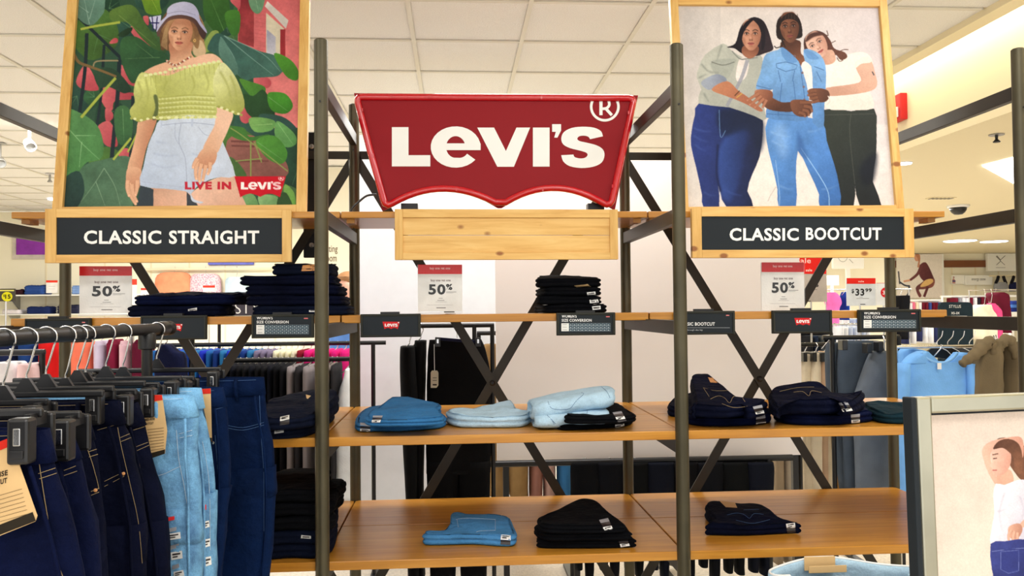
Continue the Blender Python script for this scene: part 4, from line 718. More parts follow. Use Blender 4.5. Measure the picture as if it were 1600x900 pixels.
# ============================================================ shelf-edge sign holders
def holder(label, x0, y0, x1, y1, kind):
    Y = YM-.016; p = at(x0, y1, Y); q = at(x1, y0, Y); root = thing('shelf_sign_holder', label, 'sign', ((p.x+q.x)/2, Y, p.z), 'black sign holders along the upper shelf edge')
    MB().box((p.x, Y, p.z), (q.x, Y+.012, q.z)).build('holder_frame', 'holder_black', root, bevel=.002)
    s = flat(Y); w = x1-x0; h = y1-y0; cx = (x0+x1)/2
    m = MB(); quad_px(m, s, x0+4, y0+4.5, x1-4, y1-4, .0008); m.build('insert', 'panel_black', root, fix=False)
    for e in ((x0+1.5, y0+1.5, x1-1.5, y0+4), (x0+1.5, y1-3.6, x1-1.5, y1-1.2), (x0+1.2, y0+2, x0+3.6, y1-1.5), (x1-3.6, y0+2, x1-1.2, y1-1.5)):
        a, b = at(e[0], e[3], Y), at(e[2], e[1], Y); MB().box((a.x, Y-.004, a.z), (b.x, Y, b.z)).build('frame_lip', 'holder_black', root, bevel=.001)
    a, b = at(cx-16, y0+1, Y), at(cx+14, y0-3, Y); MB().box((a.x, Y+.001, a.z), (b.x, Y+.02, b.z)).build('clip', 'black_metal', root, bevel=.001)
    m = MB()
    if kind == 'logo':
        c = cx+1; cy = (y0+y1)/2; poly_px(m, s, batwing(c-13.5, cy-6, c+13.5, cy+5.6), .0012, (206, 36, 40)); logo(m, s, c-10, cy-3, c+10, cy+1.8, .0016, (245, 240, 238), False); quad_px(m, s, c+10.5, cy-5.4, c+12.6, cy-3.8, .0016, (245, 240, 238))
    elif kind == 'size':
        k = w/94; text_px(m, s, "WOMEN'S", x0+8*k, x0+32*k, y0+8.2, 4.6, .025, .0012, (240, 240, 238)); quad_px(m, s, x0+6*k, y0+2, x0+34*k, y0+4.6, .0014, (52, 54, 46)); text_px(m, s, 'SIZE CONVERSION', x0+8*k, x0+56*k, y0+14.5, 4.2, .02, .0012, (240, 240, 238))
        quad_px(m, s, x1-15*k, y0+6, x1-9*k, y0+7.6, .0012, (225, 120, 120))
        gx0, gx1, gy0, gy1 = x0+7.5*k, x1-8*k, y0+17, y1-7; quad_px(m, s, gx0, gy0, gx0+12*k, gy1, .0012, (236, 236, 232)); quad_px(m, s, gx0+12*k, gy0, gx1, gy1, .0011, (150, 164, 172))
        for r in range(3):
            quad_px(m, s, gx0+2*k, gy0+(r+.4)*(gy1-gy0)/3, gx0+9*k, gy0+(r+.55)*(gy1-gy0)/3, .0014, (150, 150, 150))
            for c in range(11):
                cw = (gx1-gx0-12*k)/11; xx = gx0+12*k+c*cw; yy = gy0+r*(gy1-gy0)/3; quad_px(m, s, xx+.35, yy+.35, xx+cw-.35, yy+(gy1-gy0)/3-.35, .0013, (48, 70, 82)); quad_px(m, s, xx+cw*.3, yy+2, xx+cw*.7, yy+3.2, .0015, (190, 200, 206))
    elif kind == 'name':
        text_px(m, s, 'CLASSIC BOOTCUT', 1059, 1117, 508.6, 5, .02, .0012, (240, 240, 238)); quad_px(m, s, 1059, 511.8, x1-8, 512.3, .0012, (170, 174, 178)); text_px(m, s, 'straight through the hip', 1059, 1098, 516.6, 2.2, 0, .0012, (190, 194, 198)); quad_px(m, s, x1-14, y0+6.5, x1-9, y0+8, .0012, (225, 130, 130))
    else: quad_px(m, s, x1-14, y0+6, x1-9, y0+7.6, .0012, (225, 130, 130))
    if m.v: m.build('printed_face', 'print', root, fix=False)
holder('black shelf sign holder with blank insert at the far left end', 38, 497, 142, 536, 'blank')
holder('black shelf sign holder with red logo half hidden by the rack bar', 219, 492.5, 323, 531.7, 'logo')
holder('black size conversion card under the tall navy jeans stack', 392.7, 490.7, 490.5, 529, 'size')
holder('black shelf sign holder with red logo under the blank pine board', 563, 490, 657.3, 527.4, 'logo')
holder('black size conversion card below the folded black jeans', 869.8, 488, 961.5, 524.5, 'size')
holder('black shelf sign holder lettered CLASSIC BOOTCUT', 1054, 485.5, 1148.5, 523.5, 'name')
holder('black shelf sign holder with red logo below CLASSIC BOOTCUT board', 1207, 484.3, 1300.4, 521.4, 'logo')
holder('black size conversion card at the right end of the shelf', 1341.6, 483, 1439.5, 519.5, 'size')
# ============================================================ price signs
def price_sign(label, x0, y0, x1, y1, Y, band, lines, acry=True, red=(214, 8, 14), base=(236, 236, 232), name='price_sign', foot=None, group=None):
    p, q = at(x0, y1, Y), at(x1, y0, Y); root = thing(name, label, 'sign', ((p.x+q.x)/2, Y, p.z if foot is None else foot), group); s = flat(Y)
    MB().box((p.x, Y, p.z), (q.x, Y+.003, q.z)).build('card', fab(base, .55), root)
    m = MB(); quad_px(m, s, x0, y0, x1, y0+band, .0006, red)
    for t in lines:
        if isinstance(t[0], str): text_px(m, s, *t[:5], bold=t[5], off=.001, col=t[6])
        else: quad_px(m, s, *t[:4], .001, t[4])
    m.build('printed_face', 'print', root, fix=False)
    if acry:
        MB().box((p.x-.003, Y-.005, p.z-.004), (q.x+.003, Y-.002, q.z-.0)).build('acrylic_sheet', 'acrylic', root); MB().box((p.x-.003, Y-.004, p.z-.008), (q.x+.003, Y+.05, p.z-.004)).build('acrylic_foot', 'acrylic_edge', root)
    return root
DK = (34, 34, 34); GR = (130, 128, 126)
def half_off(label, x0, y0, x1, y1, Y=None):
    w = x1-x0; h = y1-y0; Y = Y or .47; X = lambda f: x0+f*w; V = lambda f: y0+f*h
    L = [('buy one get one', X(.27), X(.73), V(.1), h*.05, .02, (250, 200, 196)), ('buy one get one', X(.29), X(.74), V(.355), h*.05, .02, (120, 96, 92)), ('50', X(.24), X(.625), V(.625), h*.21, .035, DK), ('%', X(.635), X(.78), V(.53), h*.12, .05, DK),
         (X(.64), V(.575), X(.87), V(.585), GR), (X(.64), V(.6), X(.8), V(.607), (170, 168, 166)), (X(.47), V(.71), X(.56), V(.72), GR), (X(.44), V(.755), X(.6), V(.765), GR), (X(.4), V(.79), X(.65), V(.797), (180, 178, 176)), (X(.2), V(.855), X(.8), V(.861), (190, 188, 186)), (X(.42), V(.91), X(.63), V(.925), (96, 92, 90))]
    # stands on the shelf: its base is moved to the board
    return price_sign(label, x0, y0, x1, y1, Y, h*.2, L, name='price_sign', group='buy one get one signs on the shelf')
half_off('clear-held 50 percent sign at the left below CLASSIC STRAIGHT', 124, 416, 206, 490)
half_off('clear-held 50 percent sign under the blank pine board', 653, 413.5, 722, 487)
half_off('clear-held 50 percent sign below the CLASSIC BOOTCUT board', 1190, 410, 1256, 485)
# ============================================================ folded jeans
def bvh_of(mb): return BVHTree.FromPolygons([Vector(v) for v in mb.v], mb.f)
def slab(P, z0, hf, hb, layers=2, seed=0, amp=.005, rnd=.012, bulge=.007):
    """soft folded stack of cloth: P = plan outline (world x,y); thickness hf at the front to hb at the back"""
    Q = smooth_pts(P, 6); Q = [q for i, q in enumerate(Q)]; n = len(Q); c = np.mean(Q, 0); ya = min(q[1] for q in Q); yb = max(q[1] for q in Q); mb = MB()
    H = lambda x, y: hf+(hb-hf)*min(1, max(0, (y-ya)/(yb-ya+1e-6)))
    V = []; rings = []
    def ring(scale, inset, zf, nz):
        r = []
        for q in Q:
            d = np.array(q)-c; L = np.hypot(*d)+1e-9; qq = c+d*max(0, scale-inset/L); h = H(*qq)
            z = z0+h*zf+nz*noise.noise(Vector((qq[0]*9+seed*3.1, qq[1]*9, seed*1.7)))+nz*.6*noise.noise(Vector((qq[0]*26, qq[1]*22+seed, seed)))-nz*1.1*max(0, .28-abs(noise.noise(Vector((qq[0]*7+qq[1]*9, qq[1]*13-qq[0]*4, seed*2.3)))))
            r.append((qq[0]+.002*noise.noise(Vector((z*70, qq[0]*30, seed))), qq[1]+.002*noise.noise(Vector((z*70, qq[1]*30, seed+9))), max(z0, z)))
        rings.append(r)
    ring(1, rnd, 0, 0); ns = 4*layers
    for k in range(ns+1):
        t = k/ns; b = abs(math.sin(math.pi*layers*t))**.6; edge = rnd*.7*max(0, (t-.8)/.2)**2; ring(1, bulge*(1-b)+edge, .04+.92*t, 0 if t < .6 else amp*.4)
    for sc in (.965, .9, .8, .66, .5, .33, .16): ring(sc, .004, 1, amp)
    for r in rings: V += r
    m = len(rings); fs = [(i*n+k, i*n+(k+1) % n, (i+1)*n+(k+1) % n, (i+1)*n+k) for i in range(m-1) for k in range(n)]
    V.append((c[0], c[1], z0+H(*c)+amp*.5)); fs += [((m-1)*n+k, (m-1)*n+(k+1) % n, len(V)-1) for k in range(n)]; fs.append(tuple(range(n-1, -1, -1)))
    return mb.add(V, fs)
def unproj(pts, z0, hb): return [tuple(atz(x, y, z0+s*hb).xy) for x, y, s in pts]
def jeans(label, P, z0, hf, hb, mat, layers=2, group=None, seed=None, amp=.005):
    seed = seed if seed is not None else random.random()*50
    mb = slab(P, z0, hf, hb, layers, seed, amp); xs = [v[0] for v in mb.v]; ys = [v[1] for v in mb.v]
    o = mb.build('folded_jeans', mat, None, True, org=((min(xs)+max(xs))/2, (min(ys)+max(ys))/2, z0)); tag(o, label, 'jeans', group)
    return o, bvh_of(mb)
def hit(b, px, py, last=None):
    d = ray(px, py).normalized(); l, n, i, ds = b.ray_cast(CP, d)
    if l is None: return last
    if n.dot(d) > 0: n = -n
    return (l, n)
def decal(ob, name, q, mat, nu=6, nv=4, off=.0014, lab=None):
    o, b = ob; vs = []; last = None
    for j in range(nv+1):
        for i in range(nu+1):
            u, v = i/nu, j/nv; x = (q[0][0]*(1-u)+q[1][0]*u)*(1-v)+(q[3][0]*(1-u)+q[2][0]*u)*v; y = (q[0][1]*(1-u)+q[1][1]*u)*(1-v)+(q[3][1]*(1-u)+q[2][1]*u)*v
            h = hit(b, x, y, last)
            if h is None: return None
            last = h; vs.append(h[0]+h[1]*off)
    m = MB(); m.add(vs, [(j*(nu+1)+i, j*(nu+1)+i+1, (j+1)*(nu+1)+i+1, (j+1)*(nu+1)+i) for j in range(nv) for i in range(nu)])
    r = m.build(name, mat, o, True, fix=False)
    if lab: r['label'] = lab
    if name == 'size_label' and mat == 'label_white':
        B = lambda u, v: ((q[0][0]*(1-u)+q[1][0]*u)*(1-v)+(q[3][0]*(1-u)+q[2][0]*u)*v, (q[0][1]*(1-u)+q[1][1]*u)*(1-v)+(q[3][1]*(1-u)+q[2][1]*u)*v)
        for v0, v1, u1 in ((.22, .42, .85), (.58, .74, .6)): decal(ob, 'size_print', [B(.15, v0), B(u1, v0), B(u1, v1), B(.15, v1)], 'label_dark', 3, 1, .0022)
    return r
def stitch(ob, pts, mat='thread_gold', w=.0006, sm=4, name='stitching', two=0):
    o, b = ob; m = MB()
    for line in (pts if isinstance(pts[0][0], (tuple, list)) else [pts]):
        for dy in ([0, two] if two else [0]):
            run = []
            for x, y in (smooth_pts(line, sm, False) if len(line) > 2 else [np.array(line[0])*(1-t)+np.array(line[1])*t for t in np.linspace(0, 1, 8)]):
                h = hit(b, x, y+dy)
                if h: run.append(h[0]+h[1]*.0008)
            if len(run) > 1: m.tube(run, w, 4)
    if m.v: m.build(name, mat, o, fix=False)
def size_label(ob, q, n=3):
    """strip of printed size stickers; q quad top-left, top-right, bottom-right, bottom-left"""
    c = ['label_grey', 'label_dark', 'label_white', 'label_dark'] if n > 2 else ['label_white', 'label_dark']
    for k in range(n):
        t0, t1 = k/n, (k+.9)/n; L = lambda a, b, t: (a[0]+(b[0]-a[0])*t, a[1]+(b[1]-a[1])*t)
        decal(ob, 'size_label', [L(q[0], q[3], t0), L(q[1], q[2], t0), L(q[1], q[2], t1), L(q[0], q[3], t1)], c[k % 4], 3, 3)
def rectP(x0, x1, y0, y1, j=.018):
    r = lambda: random.uniform(-j, j); xm = (x0+x1)/2; return [(x0+r(), y0+r()*.5), (xm, y0+r()*.4), (x1+r(), y0+r()*.5), (x1+r(), (y0+y1)/2), (x1-.03+r(), y1+r()), (x0+.03+r(), y1+r()), (x0+r(), (y0+y1)/2)]
X3 = lambda px: at(px, 485, .47).x
# --- upper shelf
G3 = 'folded jeans on the upper shelf'; ZB = Z3+.0012
a = jeans('lower of two navy jeans folded beside the left 50 percent sign', rectP(X3(213), X3(352), .43, .70), ZB, .04, .04, 'denim_navy', 2, G3)
size_label(a, [(294, 483), (308, 481), (308, 486), (294, 487)], 1)
a = jeans('upper navy jeans folded loosely beside the left 50 percent sign', [(X3(217), .43), (X3(280), .425), (X3(358), .44), (X3(366), .55), (X3(366), .68), (X3(300), .70), (X3(222), .68)], ZB+.041, .034, .048, 'denim_dark', 2, G3, amp=.012)
hs = [.034]*5
for k in range(5):
    x0, x1 = [(400, 542), (396, 536), (392, 529), (384, 522), (432, 516)][k]
    lb = ['bottom', 'second from bottom', 'middle', 'fourth, left-bulging', 'top'][k]
    a = jeans('%s navy jeans in the tall stack behind the left front post' % lb, rectP(X3(x0), X3(x1), .42, .74, .01), ZB+.0355*k, .034, .034 if k < 4 else .05, ('denim_ink', 'denim_navy', 'denim_navy', 'denim_navy', 'denim_ink')[k], 2, G3, amp=.004 if k < 4 else .01)
    if k == 4:
        decal(a, 'leather_patch', [(473, 415), (498, 413), (496, 423), (471, 424)], 'leather', lab='brown leather waist patch'); stitch(a, [(460, 452), (470, 446), (480, 445), (490, 446)], 'thread_blue')
    if k == 0: size_label(a, [(483, 484), (497, 484), (497, 488), (483, 488)], 1)
    if k == 1: decal(a, 'size_label', [(521, 478), (533, 476), (534, 480), (522, 482)], 'thread_blue', 3, 2)
for k in range(4):
    x0, x1 = [(843, 946), (845, 941), (846, 940), (838, 936)][k]
    a = jeans('%s black jeans in the stack left of the right size card' % ['bottom', 'second', 'third', 'top'][k] if k < 3 else 'top black jeans slumping left on the stack above the size card', rectP(X3(x0), X3(x1), .43, .74) if k < 3 else [(X3(838), .45), (X3(870), .43), (X3(936), .45), (X3(930), .6), (X3(905), .73), (X3(860), .73), (X3(846), .6)], ZB+.031*k, .03, .03 if k < 3 else .055, 'denim_black', 2, G3, amp=.004)
    if k < 3: size_label(a, [(917+(2-k)*4, 479-k*11), (930+(2-k)*4, 478-k*11), (931+(2-k)*4, 484-k*11), (918+(2-k)*4, 485-k*11)], 1)
    else: decal(a, 'paper_tag', [(897, 446), (918, 444), (931, 452), (912, 454)], 'tan_card')
# --- middle shelf
G2 = 'folded jeans on the middle shelf'; ZB = Z2+.0012
J2 = lambda lab, pts, dz, hf, hb, mat, ly=2, amp=.005: jeans(lab, unproj(pts, ZB+dz, hb), ZB+dz, hf, hb, mat, ly, G2, amp=amp)
a = J2('lower mid-blue jeans of the pair nearest the left post', [(555, 672, 0), (575, 634, 1), (640, 632, 1), (684, 640, 1), (695, 668, 0), (640, 674, 0), (590, 675, 0)], 0, .028, .03, 'denim_mid')
size_label(a, [(563, 661), (579, 662), (578, 675), (563, 675)], 3)
a = J2('upper mid-blue jeans lying on the pair nearest the left post', [(570, 664, 0), (612, 620, 1), (650, 620, 1), (688, 625, 1), (684, 640, .6), (692, 664, 0), (630, 667, 0)], .031, .022, .045, 'denim_mid', 2, .008)
size_label(a, [(583, 650), (598, 650), (594, 660), (581, 660)], 3)
a = J2('pale blue jeans folded flat in the middle of the shelf', [(697, 660, 0), (735, 634, 1), (770, 628, 1), (798, 624, 1), (810, 638, .8), (830, 644, .6), (833, 660, 0), (815, 668, 0), (760, 669, 0), (715, 668, 0)], 0, .035, .05, 'denim_light', 2, .009)
decal(a, 'waist_patch', [(778, 622), (799, 619), (799, 623), (781, 626)], 'tan_card')
b1 = J2('lower black jeans under the pale blue jeans', [(870, 671, 0), (905, 642, 1), (970, 640, 1), (988, 664, 0), (930, 671, 0)], 0, .018, .022, 'denim_black')
size_label(b1, [(961, 663), (975, 662), (975, 667), (961, 668)], 1)
b2 = J2('upper black jeans under the pale blue jeans', [(882, 662, 0), (912, 634, 1), (958, 629, 1), (975, 640, .6), (993, 660, 0), (940, 663, 0)], .0235, .024, .034, 'denim_black')
size_label(b2, [(957, 645), (971, 643), (979, 658), (966, 660)], 4)
def roll(lab, A, B, Y, ry, rz, mat, seed):
    p, q = at(*A, Y), at(*B, Y); n = 24; mb = MB(); V = []; m = 16
    for i in range(n+1):
        t = i/n; c = p.lerp(q, t); e = 1-.18*(2*t-1)**8
        for k in range(m):
            a = k/m*2*math.pi; ca, sa = math.cos(a), math.sin(a); w = 1+.10*noise.noise(Vector((t*5, ca*1.5+seed, sa*1.5)))
            V.append((c.x+.012*noise.noise(Vector((ca*2, sa*2, seed))), c.y+ry*math.copysign(abs(ca)**.8, ca)*w*e, c.z+rz*math.copysign(abs(sa)**.75, sa)*w*e))
    fs = [(i*m+k, i*m+(k+1) % m, (i+1)*m+(k+1) % m, (i+1)*m+k) for i in range(n) for k in range(m)]
    # hollow rolled ends: step inwards
    for i0, s in ((0, 1), (n, -1)):
        b = len(V); c = p.lerp(q, i0/n)
        for f, dx in ((.72, .0), (.66, .03)):
            for k in range(m): v = Vector(V[i0*m+k]); w = c+(v-c)*f; V.append((w.x+s*dx, w.y, w.z))
        for k in range(m):
            fs += [(i0*m+k, i0*m+(k+1) % m, b+(k+1) % m, b+k), (b+k, b+(k+1) % m, b+m+(k+1) % m, b+m+k)]
        fs.append(tuple(b+m+k for k in range(m)))
    mb.add(V, fs); o = mb.build('folded_jeans', mat, None, True, org=((p.x+q.x)/2, Y, min(v[2] for v in V))); tag(o, lab, 'jeans', G2); return o, bvh_of(mb)
a = roll('lower rolled pale blue jeans leaning on the black jeans', (832, 655), (945, 647), .14, .10, .026, 'denim_light', 3)
stitch(a, [[(846, 640), (868, 662)], [(862, 655), (866, 664)], [(918, 640), (916, 655)]], 'thread_blue')
a = roll('upper rolled pale blue jeans on top of the pile', (828, 640), (953, 617), .17, .11, .033, 'denim_light', 8)
stitch(a, [[(856, 627), (862, 638), (880, 640), (892, 637), (900, 627), (912, 616), (908, 614)], [(940, 605), (948, 612), (953, 622)]], 'thread_blue'); decal(a, 'round_tag', [(871, 610), (881, 607), (886, 613), (871, 616)], 'label_white')
b = J2('navy jeans half hidden behind the right front post', [(1046, 651, 0), (1052, 618, 1), (1092, 612, 1), (1100, 650, 0)], 0, .03, .05, 'denim_navy')
a = J2('lower navy jeans of the stack just right of the front post', [(1076, 664, 0), (1080, 632, 1), (1180, 628, 1), (1204, 661, 0), (1140, 667, 0)], .0, .033, .045, 'denim_dark')
size_label(a, [(1181, 650), (1195, 648), (1197, 664), (1181, 666)], 3)
a = J2('upper navy jeans with arched pocket stitching right of the front post', [(1082, 653, 0), (1086, 612, .8), (1079, 585, 1), (1105, 583, 1), (1142, 594, 1), (1170, 614, .8), (1200, 648, 0), (1140, 654, 0)], .034, .035, .098, 'denim_navy', 2, .006)
decal(a, 'paper_tag', [(1084, 580), (1101, 586), (1114, 605), (1098, 603)], 'tan_card', lab='tan paper tag'); decal(a, 'leather_patch', [(1106, 590), (1131, 593), (1134, 600), (1110, 598)], 'leather', lab='brown leather waist patch')
stitch(a, [[(1110, 624), (1122, 619), (1132, 622), (1140, 630), (1146, 620), (1156, 619)], [(1128, 631), (1146, 637), (1168, 635)], [(1099, 606), (1120, 611), (1152, 609)], [(1099, 606), (1108, 620)], [(1152, 609), (1164, 628)]]); size_label(a, [(1176, 636), (1190, 633), (1194, 646), (1181, 648)], 3)
a = J2('lower navy jeans of the stack right of the pocket-stitched jeans', [(1228, 663, 0), (1216, 632, 1), (1330, 626, 1), (1359, 642, .7), (1357, 660, 0), (1300, 665, 0)], 0, .035, .045, 'denim_dark')
size_label(a, [(1329, 648), (1343, 647), (1343, 660), (1330, 661)], 3)
a = J2('upper navy jeans of the stack right of the pocket-stitched jeans', [(1224, 648, 0), (1214, 628, .6), (1199, 603, 1), (1215, 597, 1), (1272, 594, 1), (1296, 602, .9), (1322, 620, .7), (1352, 640, 0), (1300, 648, 0)], .036, .035, .085, 'denim_navy', 2, .007)
decal(a, 'leather_patch', [(1226, 598), (1258, 596), (1260, 601), (1234, 603)], 'leather', lab='brown leather waist patch'); stitch(a, [[(1240, 613), (1254, 612), (1264, 619), (1268, 611), (1284, 614)], [(1218, 612), (1246, 606), (1272, 605)]]); size_label(a, [(1310, 629), (1324, 629), (1332, 642), (1318, 644)], 3)
a = J2('dark green-blue jeans at the right end under the metal sign frame', [(1376, 661, 0), (1347, 628, 1), (1400, 627, 1), (1470, 628, 1), (1512, 630, 1), (1520, 655, 0), (1440, 662, 0)], 0, .03, .045, 'denim_teal', 2, .008)
decal(a, 'round_tag', [(1363, 624), (1378, 622), (1384, 630), (1366, 631)], 'label_white'); decal(a, 'leather_patch', [(1346, 626), (1362, 625), (1362, 629), (1348, 630)], 'leather')
a = J2('lower navy jeans behind the hanging jeans at the left', [(398, 684, 0), (420, 634, 1), (505, 630, 1), (522, 648, .5), (478, 683, 0)], 0, .03, .045, 'denim_ink')
size_label(a, [(429, 672), (444, 670), (443, 676), (429, 678)], 1)
a = J2('upper navy jeans with round tag behind the hanging jeans', [(402, 672, 0), (424, 616, 1), (500, 608, 1), (530, 622, .7), (484, 668, 0)], .034, .034, .07, 'denim_ink', 2, .008)
decal(a, 'leather_patch', [(432, 610), (450, 601), (460, 604), (442, 620)], 'leather'); decal(a, 'round_tag', [(449, 607), (464, 603), (468, 611), (452, 618)], 'label_white'); decal(a, 'round_tag', [(484, 602), (496, 599), (496, 606), (486, 608)], 'label_white'); size_label(a, [(438, 652), (452, 649), (452, 664), (437, 666)], 2); decal(a, 'paper_tag', [(478, 617), (486, 619), (481, 624)]+[(479, 623)], 'tan_card')
# --- lower shelf
G1 = 'folded jeans on the lower shelf'; ZB = Z1+.0012
J1 = lambda lab, pts, dz, hf, hb, mat, ly=2, amp=.005: jeans(lab, unproj(pts, ZB+dz, hb), ZB+dz, hf, hb, mat, ly, G1, amp=amp)
xa, xb = at(392, 862, .05).x, at(516, 862, .05).x
for k in range(5):
    a = jeans('%s black jeans in the tall stack behind the left front post' % ['bottom', 'second from bottom', 'middle', 'fourth from bottom', 'top'][k], rectP(xa, xb+(.012 if k == 3 else 0)-(.03 if k == 4 else 0), .045, .40), ZB+.041*k, .039, .039, 'denim_black' if k > 1 else 'denim_ink', 2, G1)
    if k == 1: size_label(a, [(471, 836), (486, 837), (486, 843), (470, 842)], 1)
a = J1('single mid-blue jeans alone on the lower shelf', [(668, 853, 0), (663, 844, .2), (686, 833, .6), (702, 817, .8), (707, 798, 1), (740, 801, 1), (790, 802, 1), (802, 818, .8), (803, 854, 0), (740, 852, 0)], 0, .032, .045, 'denim_blue', 2, .007)
decal(a, 'waist_patch', [(722, 801), (742, 803), (742, 807), (722, 806)], 'tan_card'); stitch(a, [[(712, 812), (730, 810), (774, 812)], [(774, 812), (774, 829)], [(774, 829), (750, 830), (744, 832)], [(714, 812), (716, 824)], [(778, 800), (784, 806)]], 'thread_pale'); size_label(a, [(783, 836), (798, 837), (797, 852), (782, 851)], 2)
a = J1('bottom black jeans of the pile in the middle of the lower shelf', [(846, 857, 0), (840, 848, .3), (850, 826, 1), (950, 820, 1), (990, 850, .2), (986, 856, 0), (920, 858, 0)], 0, .027, .027, 'denim_black')
size_label(a, [(965, 841), (979, 839), (984, 853), (970, 855)], 3)
a = J1('middle black jeans of the pile on the lower shelf', [(848, 845, 0), (844, 815, 1), (955, 808, 1), (985, 840, .1), (980, 845, 0), (915, 846, 0)], .0275, .026, .027, 'denim_black')
a = J1('top black jeans of the pile, waist turned up at the back', [(850, 833, 0), (841, 804, .9), (868, 793, 1), (904, 779, 1), (926, 779, 1), (952, 798, .8), (976, 826, .2), (970, 833, 0), (910, 835, 0)], .055, .022, .036, 'denim_black', 2, .006)
decal(a, 'waist_patch', [(861, 793), (878, 788), (880, 792), (862, 798)], 'tan_card'); size_label(a, [(936, 813), (950, 810), (958, 828), (945, 830)], 3)
a = J1('single navy jeans with arched stitching on the right lower shelf', [(1108, 837, 0), (1104, 829, .3), (1114, 812, .7), (1101, 788, 1), (1116, 782, 1), (1150, 784, 1), (1192, 786, 1), (1218, 806, .8), (1246, 818, .6), (1252, 827, .3), (1242, 834, 0), (1170, 838, 0)], 0, .036, .05, 'denim_navy', 2, .006)
decal(a, 'paper_tag', [(1124, 783), (1147, 783), (1152, 794), (1134, 793)], 'tan_card', lab='tan paper tag'); decal(a, 'leather_patch', [(1142, 782), (1178, 780), (1170, 786), (1148, 786)], 'leather', lab='brown leather waist patch')
stitch(a, [[(1136, 805), (1150, 802), (1162, 804), (1171, 810), (1178, 803), (1193, 804)], [(1150, 813), (1172, 818), (1188, 816), (1203, 812)], [(1162, 797), (1186, 796)]], 'thread_blue'); size_label(a, [(1228, 819), (1242, 817), (1243, 832), (1230, 834)], 2)
# ============================================================ hanging garments: shared builders
def sg_(v, e): return math.copysign(abs(v)**e, v)
def loft(mb, rows, n=24, e=.75, seed=0., amp=.004, fold=0., fk=40., cap=True):
    """rows of (z, xl, xr, yc, ty): closed soft tube"""
    V = []
    for (z, xl, xr, yc, ty) in rows:
        xc, rx = (xl+xr)/2, (xr-xl)/2
        for k in range(n):
            a = k/n*2*math.pi; x = xc+rx*sg_(math.cos(a), e); y = yc+ty*sg_(math.sin(a), e)
            d = amp*noise.noise(Vector((x*11+seed, y*7, z*5)))+amp*.7*noise.noise(Vector((x*25, seed, z*17)))
            d += fold*math.sin(x*fk+seed+1.2*math.sin(z*4+seed))*abs(math.sin(a))
            V.append((x+d*.4, y+d*(1 if math.sin(a) > 0 else -1), z))
    m = len(rows); fs = [(i*n+k, i*n+(k+1) % n, (i+1)*n+(k+1) % n, (i+1)*n+k) for i in range(m-1) for k in range(n)]
    if cap: fs += [tuple(range(n)), tuple((m-1)*n+k for k in range(n-1, -1, -1))]
    return mb.add(V, fs)
def lerp_rows(keys, n):
    """keys (z, ...) sorted from top down, resampled smoothly"""
    P = smooth_pts(keys, max(2, n//max(1, len(keys)-1)), False); return [tuple(p) for p in P]
XB = -.343; ZBAR = 1.461
rk = thing('garment_rack', 'black pipe garment rack holding the hanging jeans at the left', 'rack', (XB, -.44, 0))
MB().tube([(XB, -2.2, ZBAR), (XB, -.30, ZBAR)], .0137, 18).build('hang_bar', 'black_metal', rk, 'auto')
MB().lathe([(.0137, 0), (.0185, .004), (.0185, .05), (.016, .055), (.0185, .06), (.0185, .085), (.012, .09)], (XB, -.37, ZBAR), 18, (0, 1, 0)).build('end_cap', 'black_metal', rk, 'auto')
for y in (-.44, -2.1):
    MB().tube([(XB, y, .02), (XB, y, ZBAR)], .0125, 14).build('upright', 'black_metal', rk, 'auto'); MB().lathe([(.016, -.02), (.02, -.018), (.02, .015), (.0165, .02)], (XB, y, ZBAR-.028), 14).build('collar', 'black_metal', rk, 'auto')
    MB().box((XB-.28, y-.02, 0), (XB+.28, y+.02, .025)).build('foot', 'black_metal', rk, bevel=.004)
def hanger(lab, Y, zt, xa, xb, clips, mat='black_plastic', tilt=0, hy=None):
    """clip hanger: wire hook over the bar, flat plastic arm, spring clips"""
    h = thing('clip_hanger', lab, 'hanger', (XB, Y, zt), 'clip hangers on the pipe rack'); zc = zt+.022
    MB().bar((xa, Y, zc), (xb, Y, zc), .008, .012).build('arm', mat, h, bevel=.003)
    MB().prism([(XB-.02, Y-.004, zc+.004), (XB+.02, Y-.004, zc+.004), (XB+.005, Y-.004, zc+.028), (XB-.005, Y-.004, zc+.028)], (0, .008, 0)).build('gusset', mat, h)
    r = .0185; pts = [(XB, Y, zc+.024), (XB, Y, zc+.034)]
    zt_ = ZBAR+.0137+.002-r; pts += [(XB+.004, Y, zc+.046)]+[(XB+r*math.sin(a), Y, zt_+r*math.cos(a)) for a in np.linspace(2.2, -1.9, 14)]
    MB().tube(smooth_pts(pts, 3, False), .0019, 6).build('hook', 'chrome', h, True)
    for x in clips:
        c = MB().box((x-.0135, Y-.046, zt-.038), (x+.0135, Y-.022, zt+.02)).build('clip', mat, h, bevel=.004); MB().box((x-.012, Y+.022, zt-.034), (x+.012, Y+.032, zt+.02)).build('clip_back', mat, h, bevel=.004)
        MB().box((x-.0045, Y-.0478, zt-.014), (x+.0045, Y-.045, zt+.008)).build('clip_spring', 'chrome', c, bevel=.001); MB().box((x-.008, Y-.048, zt-.03), (x+.008, Y-.0455, zt-.02)).build('clip_grip', mat, c, bevel=.001); MB().box((x-.004, Y-.022, zt+.006), (x+.004, Y+.022, zt+.022)).build('clip_bridge', mat, c)
    return h
